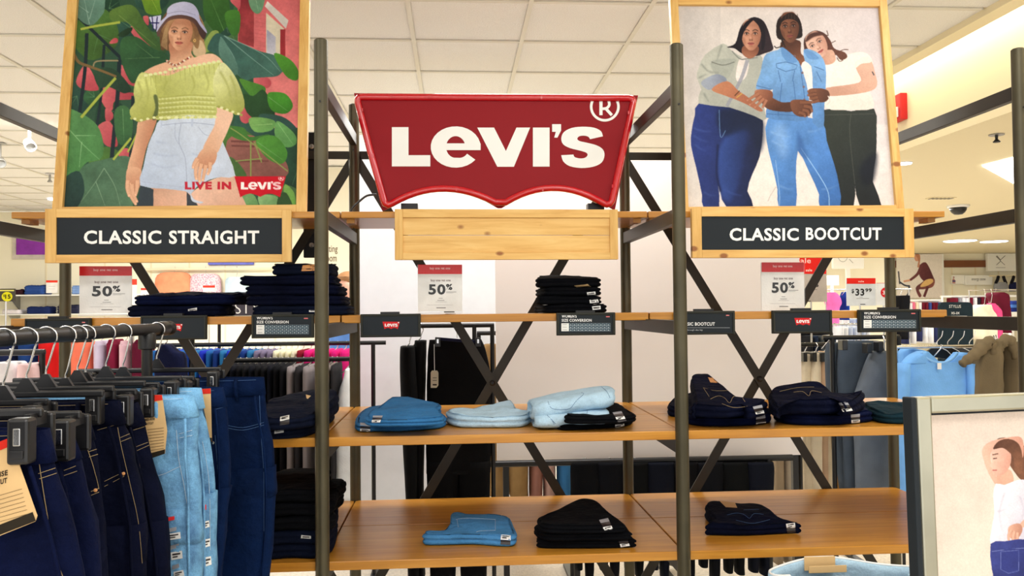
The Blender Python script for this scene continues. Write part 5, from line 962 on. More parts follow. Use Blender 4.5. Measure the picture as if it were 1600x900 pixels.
def hung_jeans(lab, Y, edge, mat, w=.42, seed=1., ty=.03, th='thread_gold', clip=None, group='jeans hanging on the pipe rack', loops=(.3, .8), hz=None, band=.042):
    E = [at(x, y, Y) for x, y in edge]; zt = E[0].z; zl = [p.z for p in E]; xs = [p.x for p in E]
    XR = lambda z: float(np.interp(-z, [-q for q in zl], xs)); zc = zt-.27; zb = max(.05, zt-1.0)
    W = lambda z: w+.05*min(1, (zt-z)/.2); mb = MB(); Zs = np.linspace(zt-.002, zc-.02, 14)
    loft(mb, [(z, XR(z)-W(z), XR(z), Y, ty*(.75+.45*min(1, (zt-z)/.15))) for z in Zs], 32, .7, seed, .012, .004, 34)
    xr0 = XR(zl[-1])
    for s in (0, 1):
        rows = []
        for z in np.linspace(zc+.05, zb, 16):
            t = (zc-z)/(zc-zb); xr = XR(max(z, zl[-1]))-.012*max(0, t); ww = W(zc); mid = xr-ww*.5
            a, b = (mid+.004*t, xr) if s else (xr-ww, mid-.004*t); c = (a+b)/2; hw = (b-a)/2*(1-.28*max(0, t)); rows.append((z, c-hw if not s else b-2*hw, c+hw if not s else b, Y, ty*1.15*(1-.3*max(0, t))))
        loft(mb, rows, 24, .75, seed+s*5, .014, .006, 42)
    o = mb.build('hanging_jeans', mat, None, True, org=(xr0-w/2, Y, zb)); tag(o, lab, 'jeans', group)
    MB().tube([(XR(max(z, zl[-1]))-.016, Y-ty*.95-.002, z) for z in np.linspace(zt-band, zc-.3, 16)], .0028, 6).build('side_seam', mat, o, True)
    # waistband and belt loops
    wb = MB(); loft(wb, [(z, XR(z)-W(z)-.003, XR(z)+.003, Y, ty*.75+.004+.004*k) for k, z in enumerate((zt+.001, zt-band*.5, zt-band))], 32, .7, seed, .003, .002, 34, False); wo = wb.build('waistband', mat, o, True)
    sm_ = wo.modifiers.new('thick', 'SOLIDIFY'); sm_.thickness = .003
    bv = bvh_of(mb); xr = XR(zt); ob = (o, bv)
    for f in loops:
        x = xr-W(zt)*(1-f); yf = Y-ty*.78-.006; MB().tube([(x, yf+.002, zt-.002), (x+.001, yf-.006, zt-.012), (x+.002, yf-.005, zt-.035), (x+.003, yf+.002, zt-.052)], .005, 6).build('belt_loop', mat, o, True)
    m = MB()
    for dz in (.004, band-.004): m.tube([(xr-W(zt)*t+.0, Y-(ty*.75+.008)*abs(math.sin(math.acos(max(-1, min(1, 1-2*t)))))**.7-.003, zt-dz) for t in np.linspace(.03, .6, 14)], .0005, 4)
    m.build('waist_stitching', th, o, fix=False)
    if clip:
        cx = at(clip[0], clip[1], Y-.03).x; hanger('black clip hanger carrying the '+lab[:1].lower()+lab[1:] if hz is None else hz, Y, zt, min(XB-.19, 2*XB-cx), max(cx+.01, XB+.12), [cx, 2*XB-cx-.0])
    return ob
dY = lambda d, px: CY+d*math.cos(YAW)-((px-800)/F*d)*math.sin(YAW)
HJ = {}
spec = [('nearest dark jeans with the large tan tag', 1.08, [(73, 671), (88, 738), (99, 767), (115, 820), (133, 900), (140, 960)], 'denim_dark', (37, 666), 'thread_gold', 2.1),
        ('second dark jeans hanging from the near end', 1.2, [(109, 672), (131, 738), (141, 788), (155, 863), (158, 930)], 'denim_dark', (101, 641), 'thread_gold', 5.7),
        ('third dark jeans with a rivet, hanging edge on', 1.36, [(135, 648), (153, 714), (160, 780), (166, 820), (168, 920)], 'denim_navy', None, 'thread_gold', 9.3),
        ('fourth dark jeans with gold seam, left of the pale jeans', 1.5, [(186, 626), (194, 660), (204, 690), (214, 740), (227, 809), (231, 920)], 'denim_navy', (150, 631), 'thread_gold', 12.9),
        ('narrow dark jeans just before the pale jeans', 1.575, [(213, 630), (229, 671), (240, 727), (251, 767), (264, 847), (270, 920)], 'denim_navy', (196, 612), 'thread_gold', 15.2),
        ('front pale blue jeans with size stickers', 1.665, [(300, 618), (311, 655), (309, 700), (314, 760), (316, 920)], 'denim_sky', (233, 617), 'thread_pale', 18.1),
        ('second pale blue jeans tucked behind the first', 1.76, [(313, 607), (321, 650), (331, 700), (337, 760), (339, 920)], 'denim_sky', (269, 600), 'thread_pale', 21.4),
        ('slim dark jeans behind the pale jeans', 1.85, [(347, 606), (355, 642), (359, 700), (360, 760), (353, 830), (348, 920)], 'denim_deep', None, 'thread_blue', 24.6),
        ('last dark blue jeans at the far end of the rack', 2.06, [(411, 590), (416, 640), (427, 690), (431, 760), (430, 820), (422, 930)], 'denim_deep', (334, 581), 'thread_blue', 27.7)]
for i, (lab, d, edge, mat, clip, th, sd) in enumerate(spec):
    HJ[i] = hung_jeans(lab, dY(d, edge[0][0]), edge, mat, .42, sd, .03 if i < 8 else .034, th, clip, loops=(.3, .86) if i != 4 else (.3,))
for i in (2, 7):
    e = spec[i]; Y = dY(e[1], e[2][0][0]); z = at(*e[2][0], Y).z; cx = at(e[2][0][0], 600, Y).x-.07; hanger('black clip hanger carrying the '+e[0], Y, z, XB-.2, cx+.01, [cx, 2*XB-cx])
Y0 = dY(1.0, 20)
for k, px in enumerate((28, 34)): hanger('%s empty black clip hanger at the near end of the rack' % ('first', 'second')[k], Y0-.03-.06*k, 1.345, XB-.2, XB+.16, [XB+.15, XB-.15])
for k, (px, lb) in enumerate(((128, 'empty hanger pushed between the second and third jeans'), (178, 'empty hanger pushed in front of the fourth jeans'))):
    Y = dY(1.43+.19*k, px); hanger('black '+lb, Y, 1.34, XB-.2, XB+.13, [])
stitch(HJ[0], [[(60, 740), (90, 730)], [(62, 748), (92, 738)], [(58, 700), (70, 780), (84, 860), (98, 900)], [(30, 728), (80, 712)]], 'thread_gold', .00045); stitch(HJ[1], [[(100, 735), (118, 728)], [(100, 743), (120, 736)], [(98, 760), (112, 820), (124, 900)]], 'thread_gold', .00045)
stitch(HJ[2], [[(138, 706), (150, 702)], [(139, 714), (152, 710)], [(136, 700), (146, 730), (154, 764)], [(142, 768), (154, 763)], [(142, 774), (154, 769)]], 'thread_gold', .00045); stitch(HJ[3], [[(184, 668), (190, 700), (204, 760), (216, 816), (222, 880)], [(163, 752), (192, 738)], [(163, 760), (194, 744)], [(188, 684), (204, 677)], [(189, 690), (204, 684)], [(152, 672), (194, 660)]], 'thread_gold', .00045)
stitch(HJ[4], [[(210, 699), (234, 690)], [(212, 705), (236, 694)], [(214, 710), (228, 770), (236, 820)], [(208, 672), (228, 666)]], 'thread_gold', .00045)
stitch(HJ[5], [[(244, 744), (258, 740), (270, 734), (283, 728)], [(276, 672), (280, 720), (288, 760), (294, 800)], [(280, 678), (300, 672)], [(281, 684), (300, 680)]], 'thread_pale', .0006); stitch(HJ[6], [[(316, 690), (322, 720), (327, 760), (328, 860)]], 'thread_pale', .0006)
stitch(HJ[8], [[(352, 664), (380, 668), (412, 660)], [(352, 668), (380, 672), (412, 664)], [(405, 610), (408, 680), (412, 740), (412, 830)], [(350, 612), (404, 616)]], 'thread_blue', .0006); stitch(HJ[7], [[(335, 640), (350, 636)], [(336, 680), (342, 760)]], 'thread_blue', .0006)
for i, q in ((2, (149, 766)), (3, (193, 740)), (8, (405, 663)), (7, (333, 692)), (5, (314, 706))):
    h = hit(HJ[i][1], *q)
    if h: MB().lathe([(.003, 0), (.003, .0015), (.0014, .0025)], h[0], 10, h[1]).build('rivet', 'chrome' if i > 4 else 'leather', HJ[i][0])
decal(HJ[5], 'red_tab', [(258, 809), (273, 806), (273, 812), (258, 815)], 'red_pure')
for q in ([(262, 834), (282, 831), (283, 841), (263, 844)], [(267, 863), (285, 860), (286, 872), (268, 875)], [(272, 893), (287, 890), (288, 899), (272, 902)]): decal(HJ[5], 'size_label', q, 'label_white')
for q in ([(262, 826), (276, 823), (276, 829), (262, 832)], [(265, 853), (280, 849), (280, 855), (266, 859)], [(269, 884), (280, 880), (281, 886), (270, 890)]): decal(HJ[5], 'size_print', q, 'label_grey')
decal(HJ[6], 'red_tab', [(318, 789), (322, 788), (322, 796), (318, 797)], 'red_pure')
for q in ([(318, 815), (326, 813), (327, 823), (318, 826)], [(318, 843), (328, 841), (328, 853), (318, 856)], [(318, 871), (329, 869), (330, 882), (318, 886)]): decal(HJ[6], 'size_label', q, 'label_white')
def hang_tag(lab, pts, Y, words, red, dark):
    p = [at(x, y, Y) for x, y in pts]; c = sum(p, Vector())/len(p); t = thing('hang_tag', lab, 'tag', (c.x, Y, min(q.z for q in p)))
    MB().prism(p, (0, .0012, 0)).build('card', 'tan_card', t); s = flat(Y); m = MB(); poly_px(m, s, red, .0006, (206, 46, 34)); poly_px(m, s, dark, .0006, (44, 38, 30))
    for w in words:
        if isinstance(w[0], str): text_px(m, s, *w[:5], bold=.03, off=.0008, col=(52, 44, 34), rise=w[5])
        else: ribbon_px(m, s, [w[0], w[1]], .7, .0008, (112, 92, 64))
    m.build('printed_face', 'print_matte', t, fix=False)
Yt = dY(1.08, 40)-.043
hang_tag('large tan cardboard tag with red top on the nearest jeans', [(-42, 706), (15, 684), (58, 806), (55, 815), (-2, 838), (-12, 832)], Yt, [('MID-RISE', -30, 12, 752, 8, -10), ('BOOTCUT', -28, 11, 764, 8, -10)]+[((-20+k, 772+k*6.5+8), (34+k*1.6, 772+k*6.5-8)) for k in range(7)], [(-42, 706), (15, 684), (19, 696), (-38, 719)], [(-6, 822), (51, 800), (56, 814), (-1, 836)])
Yt = dY(1.665, 245)-.042
hang_tag('tan cardboard tag with red top on the pale blue jeans', [(222, 632), (234, 617), (253, 617), (261, 673), (257.5, 709), (237, 716), (226, 675)], Yt, [('MID-RISE', 226, 242, 658, 3.4, -2), ('BOOTCUT', 226, 240, 664.5, 3.4, -2)]+[((230+k*.8, 670+k*4.6+1.5), (256, 670+k*4.6-1.5)) for k in range(8)], [(230, 621), (234, 617), (253, 617), (254, 625), (230, 629)], [(235.5, 708), (257.8, 702), (257.5, 709), (237, 716)])
Yt = dY(1.85, 322)-.042
hang_tag('narrow tan tag with red top on the slim dark jeans', [(310, 608), (329, 607), (331, 690), (322, 690), (312, 650)], Yt, [], [(310, 608), (329, 607), (329.3, 615), (310, 616)], [(320, 684), (331, 684), (331, 690), (322, 690)])
# ============================================================ metal sign stand at the lower right
f0 = Vector((math.sin(YAW), math.cos(YAW), 0)); an = math.radians(13); u_ = (_r0*math.cos(an)+f0*math.sin(an)).normalized(); v_ = (Vector((0, 0, 1))+f0*.03).normalized(); v_ = (v_-u_*v_.dot(u_)).normalized(); n_ = u_.cross(v_)
dd = ray(1433, 621); O_ = CP+dd*(1.36/dd.dot(FW)); wS, hS, bS = .36, .50, .0275
ss = thing('sign_stand', 'brushed metal sign stand with a poster of a woman in white tee', 'sign stand', (O_.x+u_.x*wS/2, O_.y+u_.y*wS/2, 0))
O2 = O_-v_*hS
for q in ((0, bS, 0, hS), (wS-bS, wS, 0, hS), (bS, wS-bS, 0, bS), (bS, wS-bS, hS-bS, hS)): obox(MB(), O2, u_, v_, n_, *q, -.022, 0).build('frame_bar', 'steel_warm', ss, bevel=.0035)
obox(MB(), O2, u_, v_, n_, -.0105, -.0004, 0, hS, -.024, -.001).build('side_edge', 'panel_black', ss, bevel=.002)
obox(MB(), O2, u_, v_, n_, bS, wS-bS, bS, hS-bS, -.018, -.012).build('backing_board', 'panel_black', ss)
Oi = O2-n_*.010; pr = print_mesh('print', p3, (Oi+u_*bS+v_*(hS-bS-.004), Oi+u_*(wS-bS)+v_*(hS-bS-.004), Oi+u_*(wS-bS)+v_*bS, Oi+u_*bS+v_*bS), ss, 330, 470, 'print', 0, n_); pr['label'] = 'photo print of a woman in a white tee and jeans, arm raised'
pc = O2+u_*wS/2-n_*.011; MB().tube([(pc.x, pc.y, .02), (pc.x, pc.y, pc.z+.01)], .014, 14).build('pole', 'steel_warm', ss, 'auto'); MB().lathe([(.15, 0), (.15, .012), (.02, .025)], (pc.x, pc.y, 0), 28).build('base', 'steel_warm', ss, 'auto')
# ============================================================ pale jeans standing open at the bottom edge
Yj = -.33; q0, q1 = at(1206, 893, Yj), at(1431, 897, Yj); zj = .805; xc = (q0.x+q1.x)/2; hw = (q1.x-q0.x)/2
mb = MB()
def rimz(x, y): return .010*math.sin((x-xc)*14)+.02*((x-xc)/hw)**2*0
TY = .05; ZW = lambda x, y: .012*math.cos((x-xc)*16+.6)-(.02*max(0, -(y-Yj))/TY if abs(x-xc) < hw*.8 else 0)
def ring_j(z, dx, ty, n=56): return [(xc+(hw+dx)*sg_(math.cos(k/n*2*math.pi), .8), Yj+ty*sg_(math.sin(k/n*2*math.pi), .8), z+ZW(xc+hw*sg_(math.cos(k/n*2*math.pi), .8), Yj+TY*sg_(math.sin(k/n*2*math.pi), .8))) for k in range(n)]
R0 = [ring_j(zj, 0, TY), ring_j(zj-.02, .001, TY+.004), ring_j(zj-.045, .003, TY+.008), ring_j(zj-.12, .01, TY+.03), ring_j(zj-.24, .02, TY+.04)]
mb.add([v for r in R0 for v in r], [(i*56+k, i*56+(k+1) % 56, (i+1)*56+(k+1) % 56, (i+1)*56+k) for i in range(4) for k in range(56)])
for s in (-1, 1): loft(mb, [(z, xc+(s*(hw*.52+.012)-(hw*.5*(1-.35*t))), xc+(s*(hw*.52+.012)+(hw*.5*(1-.35*t))), Yj, .10*(1-.4*t)) for z, t in zip(np.linspace(zj-.22, .012, 12), np.linspace(0, 1, 12))], 24, .85, 2+s, .008, .004, 40, s > 5)
sj = mb.build('standing_jeans', 'denim_light', None, True, org=(xc, Yj, .0)); tag(sj, 'pale blue jeans with open waist at the bottom edge', 'jeans'); so = sj.modifiers.new('thick', 'SOLIDIFY'); so.thickness = .004
wb = MB(); R1 = [ring_j(zj+.001, .004, TY+.004), ring_j(zj-.02, .005, TY+.008), ring_j(zj-.04, .006, TY+.011)]
wb.add([v for r in R1 for v in r], [(i*56+k, i*56+(k+1) % 56, (i+1)*56+(k+1) % 56, (i+1)*56+k) for i in range(2) for k in range(56)]); w2 = wb.build('waistband', 'denim_light', sj, True); so = w2.modifiers.new('thick', 'SOLIDIFY'); so.thickness = .007; so.offset = 0
rr = R1[0]; MB().tube([(v[0], v[1], v[2]+.002) for v in rr+[rr[0]]], .0032, 6, False).build('rim_edge', 'label_white', sj, True)
yb_ = Yj+.045
def card(nm, x0, y0, x1, y1, Y, mat): a, b = at(x0, y1, Y), at(x1, y0, Y); MB().box((a.x, Y, a.z), (b.x, Y+.002, b.z)).build(nm, mat, sj, bevel=.0008)
card('waist_patch', 1257, 869, 1305, 892, yb_-.008, 'tan_card'); card('hang_card', 1264, 883, 1323, 896, yb_-.035, 'tan_card')
for px in (1216, 1408): a = at(px, 886, Yj); MB().box((a.x-.008, Yj-.055, zj-.05), (a.x+.008, Yj-.045, zj-.004)).build('belt_loop', 'denim_light', sj, bevel=.002)
# ============================================================ background of the store
def gar(name, lab, cat, rows, Y, ty, mat, group=None, fold=.006, fk=45, seed=None, amp=.006, extra=(), n=20, nz=4, hang=None):
    """hanging cloth from rows of (py, px_left, px_right) at depth Y; extra = more (rows, dy, ty) lofts of the same garment"""
    mb = MB(); sd = random.random()*40 if seed is None else seed
    for rw, dy, t in [(rows, 0, ty)]+list(extra):
        R_ = []
        for py, a, b in rw:
            p, q = at(a, py, Y+dy), at(b, py, Y+dy); R_.append((max(.03, p.z), p.x, q.x, Y+dy, t))
        loft(mb, lerp_rows(R_, nz*(len(R_)-1)), n, .8, sd, amp, fold, fk)
    z0 = min(v[2] for v in mb.v); zt = max(v[2] for v in mb.v); xs = [v[0] for v in mb.v]; o = mb.build(name, mat, None, True, org=((min(xs)+max(xs))/2, Y, z0)); tag(o, lab, cat, group)
    if hang:
        x = hang[0] if isinstance(hang, tuple) else (min(xs)+max(xs))/2; zb = hang[1] if isinstance(hang, tuple) else hang
        h = MB().tube([(x-.04, Y, zt-.03), (x, Y, zt+.012), (x, Y, zt+.02), (x+.012, Y, (zb+zt)/2+.015), (x, Y, zb+.012)], .003, 5).build('hanger_hook', 'white_gloss' if hang is True or (isinstance(hang, tuple) and len(hang) > 2) else 'chrome', o, True)
    return o
def rack(lab, px0, px1, py, Y, legs, mat='black_metal', r=.012, cat='rack'):
    p, q = at(px0, py, Y), at(px1, py, Y); z = (p.z+q.z)/2; t = thing('clothes_rail', lab, cat, ((p.x+q.x)/2, Y, 0))
    MB().tube([(p.x, Y, z), (q.x, Y, z)], r, 10).build('rail', mat, t, 'auto')
    for px in legs:
        x = at(px, py, Y).x; MB().tube([(x, Y, .012), (x, Y, z)], r, 10).build('upright', mat, t, 'auto'); MB().box((x-.02, Y-.25, 0), (x+.02, Y+.25, .02)).build('foot', mat, t, bevel=.003)
    return z
def sign_post(t, x, Y, z0, z1, r=.006, mat='chrome'): MB().tube([(x, Y, 0), (x, Y, z1)], r, 8).build('stem', mat, t); MB().lathe([(.10, 0), (.10, .006), (.01, .012)], (x, Y, 0), 20).build('base', mat, t)
def hanging_row(px0, px1, n, y0, y1, Y, cols, lab, group, ty=.17, zr=None, jit=6, white=True, over=1.15, name='hanging_garment', cat='garment'):
    w = (px1-px0)/n
    for k in range(n):
        c = cols[k % len(cols)]; a = px0+k*w; j = random.uniform(-jit, jit); m = a+w/2
        gar(name, (lab % c[0] if '%s' in lab else lab)+', '+ORD[k]+' from left', cat, [(y0, m-w*.22, m+w*.22), (y0+6, m-w*.5*over, m+w*.5*over), ((y0+y1)/2, m-w*.48*over, m+w*.48*over), (y1+j, m-w*.42*over, m+w*.42*over)], Y, ty, fab(c[1]), group % c[0] if '%s' in group else group, .003, 60, None, .004, n=12, nz=2, hang=(at(m, y0, Y).x, zr, 1) if zr and white else ((at(m, y0, Y).x, zr) if zr else None))
# --- left far wall: shelves, folded jeans, shirts, signs
YS = YW-.36
def wall_shelf(lab, px0, px1, py, h=4):
    p, q = at(px0, py+h, YS), at(px1, py, YS); t = thing('wall_shelf', lab, 'shelf', ((p.x+q.x)/2, YS+.18, p.z)); MB().box((p.x, YS, p.z), (q.x, YW-.001, q.z)).build('board', 'white', t, bevel=.004)
    for f in (.15, .85): x = p.x+(q.x-p.x)*f; MB().prism([(x-.01, YW-.001, p.z), (x-.01, YS+.05, p.z), (x-.01, YW-.001, p.z-.2)], (.02, 0, 0)).build('bracket', 'steel', t)
    return q.z
z = wall_shelf('upper white wall shelf at the far left', -30, 235, 459); zl_ = wall_shelf('lower white wall shelf at the far left', -30, 235, 489)
for k, (px0, px1, zz, hh, m, lab) in enumerate(((36, 68, z, .13, (44, 74, 140), 'blue folded jeans on the upper wall shelf'), (0, 32, z, .07, (52, 26, 34), 'maroon folded trousers on the upper wall shelf'), (110, 124, z, .12, (120, 150, 200), 'light blue folded jeans behind the far left post'), (40, 77, zl_, .1, (28, 42, 88), 'navy folded jeans on the lower wall shelf'), (90, 124, zl_, .12, (36, 38, 60), 'dark folded jeans behind the left post on the lower shelf'), (2, 30, zl_, .06, (226, 220, 222), 'white folded tops on the lower wall shelf'))):
    a, b = at(px0, 470, YS+.02).x, at(px1, 470, YS+.02).x; mb = slab(rectP(a, b, YS+.02, YW-.06), zz+.002, hh, hh*1.1, 3, k*3.3, .012, .02, .012); o = mb.build('folded_garment', fab(m), None, True, org=((a+b)/2, YS+.15, zz+.002)); tag(o, lab, 'jeans' if 'jeans' in lab else 'clothing')
t = thing('wall_sign', 'purple wall sign with white script at the far left', 'sign', at(66, 398, YW)); p, q = at(21, 405, YW), at(112, 361, YW)
MB().box((p.x, YW-.03, p.z), (q.x, YW-.001, q.z)).build('border', fab((206, 196, 186)), t); p, q = at(26, 398, YW-.03), at(108, 363, YW-.03); MB().box((p.x, YW-.045, p.z), (q.x, YW-.03, q.z)).build('purple_panel', fab((142, 62, 168)), t)
m = MB(); text_px(m, flat(YW-.045), 'Gloria', 45, 82, 376, 10, .01, .002, None, .35); m.build('lettering', 'white', t, fix=False)
for lab, r, c, Yg in (('white price card with red top on the far left shelf', (72, 438, 90, 458), None, YS+.03), ('white price card with red top beside the 50 percent sign', (204, 436, 214, 478), None, 6.5), ('small price card reading 24 near the coral shirt', (220, 450, 238, 470), '24', 6.0), ('small red-topped card in front of the pink shirt', (317, 446, 336, 456), None, 6.5)):
    x0, y0, x1, y1 = r; L = [('24', x0+3, x0+11, y0+14.5, 5, .01, GR), (x0+12, y0+10, x0+15, y0+11, GR)] if c else [(x0+4, y0+9, x1-4, y0+9.6, (190, 190, 190)), (x0+4, y0+13, x1-4, y0+13.5, (200, 200, 200))]
    t = price_sign(lab, x0, y0, x1, y1, Yg, 3.5 if y1-y0 < 25 else 9, L, False, (232, 66, 48), (240, 238, 234), 'price_card')
    if Yg < 9: sign_post(t, at((x0+x1)/2, y0, Yg).x, Yg+.006, 0, at(x0, y1-4, Yg).z)
t = thing('price_card', 'dark card with yellow circle reading 15 at the left edge', 'sign', at(10, 472, 3.2)); p, q = at(-12, 471, 3.2), at(24, 451, 3.2); MB().box((p.x, 3.2, p.z), (q.x, 3.205, q.z)).build('card', fab((84, 80, 72)), t)
m = MB(); poly_px(m, flat(3.2), [(11+8.4*math.cos(a), 463.5+7.4*math.sin(a)) for a in np.linspace(0, 6.28, 28)[:-1]], .002, (238, 232, 40)); text_px(m, flat(3.2), '15', 8, 16.5, 466.5, 6.4, .03, .004, (50, 50, 30)); text_px(m, flat(3.2), '$', 5, 7.4, 463.5, 3.4, .01, .004, (50, 50, 30)); quad_px(m, flat(3.2), -6, 453, 22, 455, .002, (236, 230, 120)); m.build('printed_face', 'print_matte', t, fix=False); sign_post(t, at(8, 470, 3.2).x, 3.21, 0, at(8, 465, 3.2).z)
p, q = at(225, 423, YW-.1), at(425, 422, YW-.1); zr = (p.z+q.z)/2+.02
t = thing('wall_rail', 'pale display rail on the far left wall above the shirts', 'rail', ((p.x+q.x)/2, YW-.1, zr)); MB().tube([(p.x, YW-.1, zr), (q.x, YW-.1, zr)], .018, 8).build('rail', 'beige_wall', t)
for px in (235, 300, 360, 418): x = at(px, 423, YW-.1).x; MB().bar((x, YW-.1, zr), (x, YW, zr), .02, .02).build('bracket', 'beige_wall', t)
for lab, col, rows in (('coral checked shirt hanging on the far wall', (240, 150, 112), [(426, 256, 290), (430, 246, 297), (445, 242, 300), (490, 243, 299)]), ('pink and purple patterned shirt on the far wall', (190, 112, 156), [(428, 306, 336), (432, 299, 343), (446, 297, 346), (490, 298, 346)]), ('pale blue shirt hanging on the far wall', (196, 220, 232), [(433, 358, 382), (437, 353, 387), (446, 352, 389), (490, 352, 389)])):
    gar('hanging_shirt', lab, 'shirt', rows, YW-.1, .1, fab(col), 'shirts on the far left wall', .012, 30, nz=1, hang=((at(rows[0][1]/2+rows[0][2]/2, 425, YW-.1).x), zr+.03))
_m = M[fab((190, 112, 156))]; n_t = _m.node_tree; v_t = n_t.nodes.new('ShaderNodeTexVoronoi'); v_t.inputs['Scale'].default_value = 24; r_t = n_t.nodes.new('ShaderNodeValToRGB'); r_t.color_ramp.elements[0].color = lin((140, 40, 110))+(1,); r_t.color_ramp.elements[1].color = lin((238, 206, 214))+(1,); r_t.color_ramp.elements[1].position = .6; n_t.links.new(v_t.outputs['Distance'], r_t.inputs[0]); n_t.links.new(r_t.outputs[0], n_t.nodes['Principled BSDF'].inputs['Base Color'])
p, q = at(325, 414, YW-.05), at(396, 398, YW-.05); o = MB().box((p.x, YW-.06, p.z), (q.x, YW-.001, q.z)).build('header_sign', fab((112, 118, 210)), bevel=.01); tag(o, 'blue header panel high on the far left wall', 'sign')
t = thing('brand_sign', 'dark grey sign lettered STYLUS behind the navy jeans', 'sign', at(375, 496, 3.4)); p, q = at(302, 494, 3.4), at(452, 456, 3.4); MB().box((p.x, 3.4, p.z), (q.x, 3.42, q.z)).build('panel', fab((74, 70, 78)), t, bevel=.004); m = MB(); text_px(m, flat(3.4), 'STYLUS', 367, 446, 490, 16.5, -.008, .002); m.build('lettering', 'white', t, fix=False); sign_post(t, at(340, 490, 3.4).x, 3.44, 0, at(340, 470, 3.4).z, .012, 'black_metal')
# wall sign of the fitting rooms, left of the middle bay
YFt = 6.2; o = struct(MB().box((at(470, 400, YFt).x, YFt, 0), (at(551, 400, YFt).x, YFt+.1, ZC-.02)).build('wall_fitting', 'cream_wall')); m = MB(); text_px(m, flat(YFt), 'fitting', 506, 527.5, 393.5, 10.5, .004, .003); text_px(m, flat(YFt), 'room', 507, 526, 408.5, 7.4, .004, .003); m.build('lettering', fab((112, 96, 70)), o, fix=False)
# --- racks seen through the left bay
YR = 2.25; zr = rack('long black clothes rail behind the left bay', 235, 603, 537.5, YR, (250, 583))
NV = lambda s, c: (s, c)
hanging_row(250, 405, 15, 546, 640, YR, [('blue', (32, 92, 158)), ('deep blue', (22, 52, 120)), ('teal blue', (40, 110, 160)), ('royal blue', (28, 48, 176))], '%s top hanging on the long rail behind the left bay', '%s tops on the long rail', .17, zr)
hanging_row(405, 434, 3, 546, 640, YR, [('lavender grey', (120, 110, 136))], '%s top hanging on the long rail', '%s tops on the long rail', .17, zr); hanging_row(434, 470, 4, 546, 640, YR, [('cream', (226, 220, 190))], '%s top hanging on the long rail', '%s tops on the long rail', .17, zr)
hanging_row(470, 480, 1, 546, 640, YR, [('maroon', (130, 20, 40))], '%s top hanging on the long rail', '%s tops on the long rail', .17, zr); hanging_row(480, 548, 5, 546, 640, YR, [('magenta', (214, 30, 120))], '%s top hanging on the long rail', '%s tops on the long rail', .17, zr)
YR2 = 1.75; zr2 = rack('low black clothes rail of black and grey clothes', 350, 552, 562, YR2, (352, 549))
hanging_row(352, 455, 11, 572, 800, YR2, [('black', (10, 10, 14)), ('black', (14, 14, 18)), ('black', (8, 10, 20))], 'black garment hanging edge on on the low rail', 'black garments on the low rail', .18, zr2)
hanging_row(456, 492, 3, 574, 800, YR2, [('grey', (132, 124, 124)), ('dark', (40, 38, 40))], '%s garment hanging on the low rail by the post', '%s garments on the low rail', .18, zr2); hanging_row(508, 530, 3, 572, 800, YR2, [('charcoal', (40, 38, 40)), ('taupe', (124, 112, 106))], '%s garment hanging right of the front post', '%s garments right of the post', .18, zr2)
gar('hanging_blouse', 'white blouse hanging at the end of the low rail', 'blouse', [(575, 543, 549), (590, 538, 552), (620, 529, 556), (680, 525, 560), (790, 522, 562)], YR2, .12, fab((238, 242, 246)), None, .01, 50, hang=(at(546, 575, YR2).x, zr2, 1))
YR3 = 2.9; zr3 = rack('clothes rail of bright tops behind the hanging jeans', -20, 242, 520, YR3, (-10, 205), 'steel')
for lab, a, b, y0, y1, c in (('navy top hanging behind the near hangers', 2, 30, 535, 640, (24, 34, 70)), ('blue top hanging behind the near hangers', 34, 64, 538, 640, (28, 60, 120)), ('red top hanging behind the far left post', 66, 91, 536, 660, (206, 32, 34)), ('coral top hanging right of the far left post', 110, 148, 536, 660, (244, 124, 96)), ('white and lilac top hanging on the rail of bright tops', 152, 170, 538, 640, (214, 202, 226)), ('maroon top hanging on the rail of bright tops', 172, 190, 536, 640, (124, 28, 56)), ('pale pink top hanging on the rail of bright tops', 192, 206, 538, 640, (232, 190, 200)), ('dark maroon top at the right end of the rail', 210, 238, 536, 640, (92, 20, 44))):
    w = b-a; gar('hanging_shirt', lab, 'top', [(y0-6, a+w*.3, b-w*.3), (y0, a+w*.1, b-w*.1), (y0+10, a, b), (y1, a+1, b-1)], YR3, .1, fab(c), 'tops on the bright rail', .01, 60, hang=((at((a+b)/2, 530, YR3).x), zr3))
gar('hanging_shirt', 'large dark navy top hanging by the far rack upright', 'top', [(538, 256, 266), (548, 246, 278), (562, 243, 290), (640, 243, 294)], 1.4, .05, fab((16, 22, 56)), None, .006, 40, hang=(at(261, 530, 1.4).x, at(261, 524, 1.4).z))
rack('short black rail holding the navy top', 246, 300, 525, 1.4, (300,))
for lab, a, b, y0, c, Yw in (('white top draped on the low round rack at the left', -6, 36, 566, (240, 236, 238), .85), ('pale pink top beside the white top at the left', 36, 64, 568, (240, 206, 206), .85)):
    gar('hanging_shirt', lab, 'top', [(y0, a+8, b-8), (y0+6, a, b), (y0+60, a-2, b+2), (y0+160, a, b)], Yw, .08, fab(c), None, .006, 40, hang=(at((a+b)/2, 560, Yw).x, at(a, y0-16, Yw).z))
rack('low black rail of pale tops behind the jeans rack', -30, 70, 551, .85, (-25, 66))
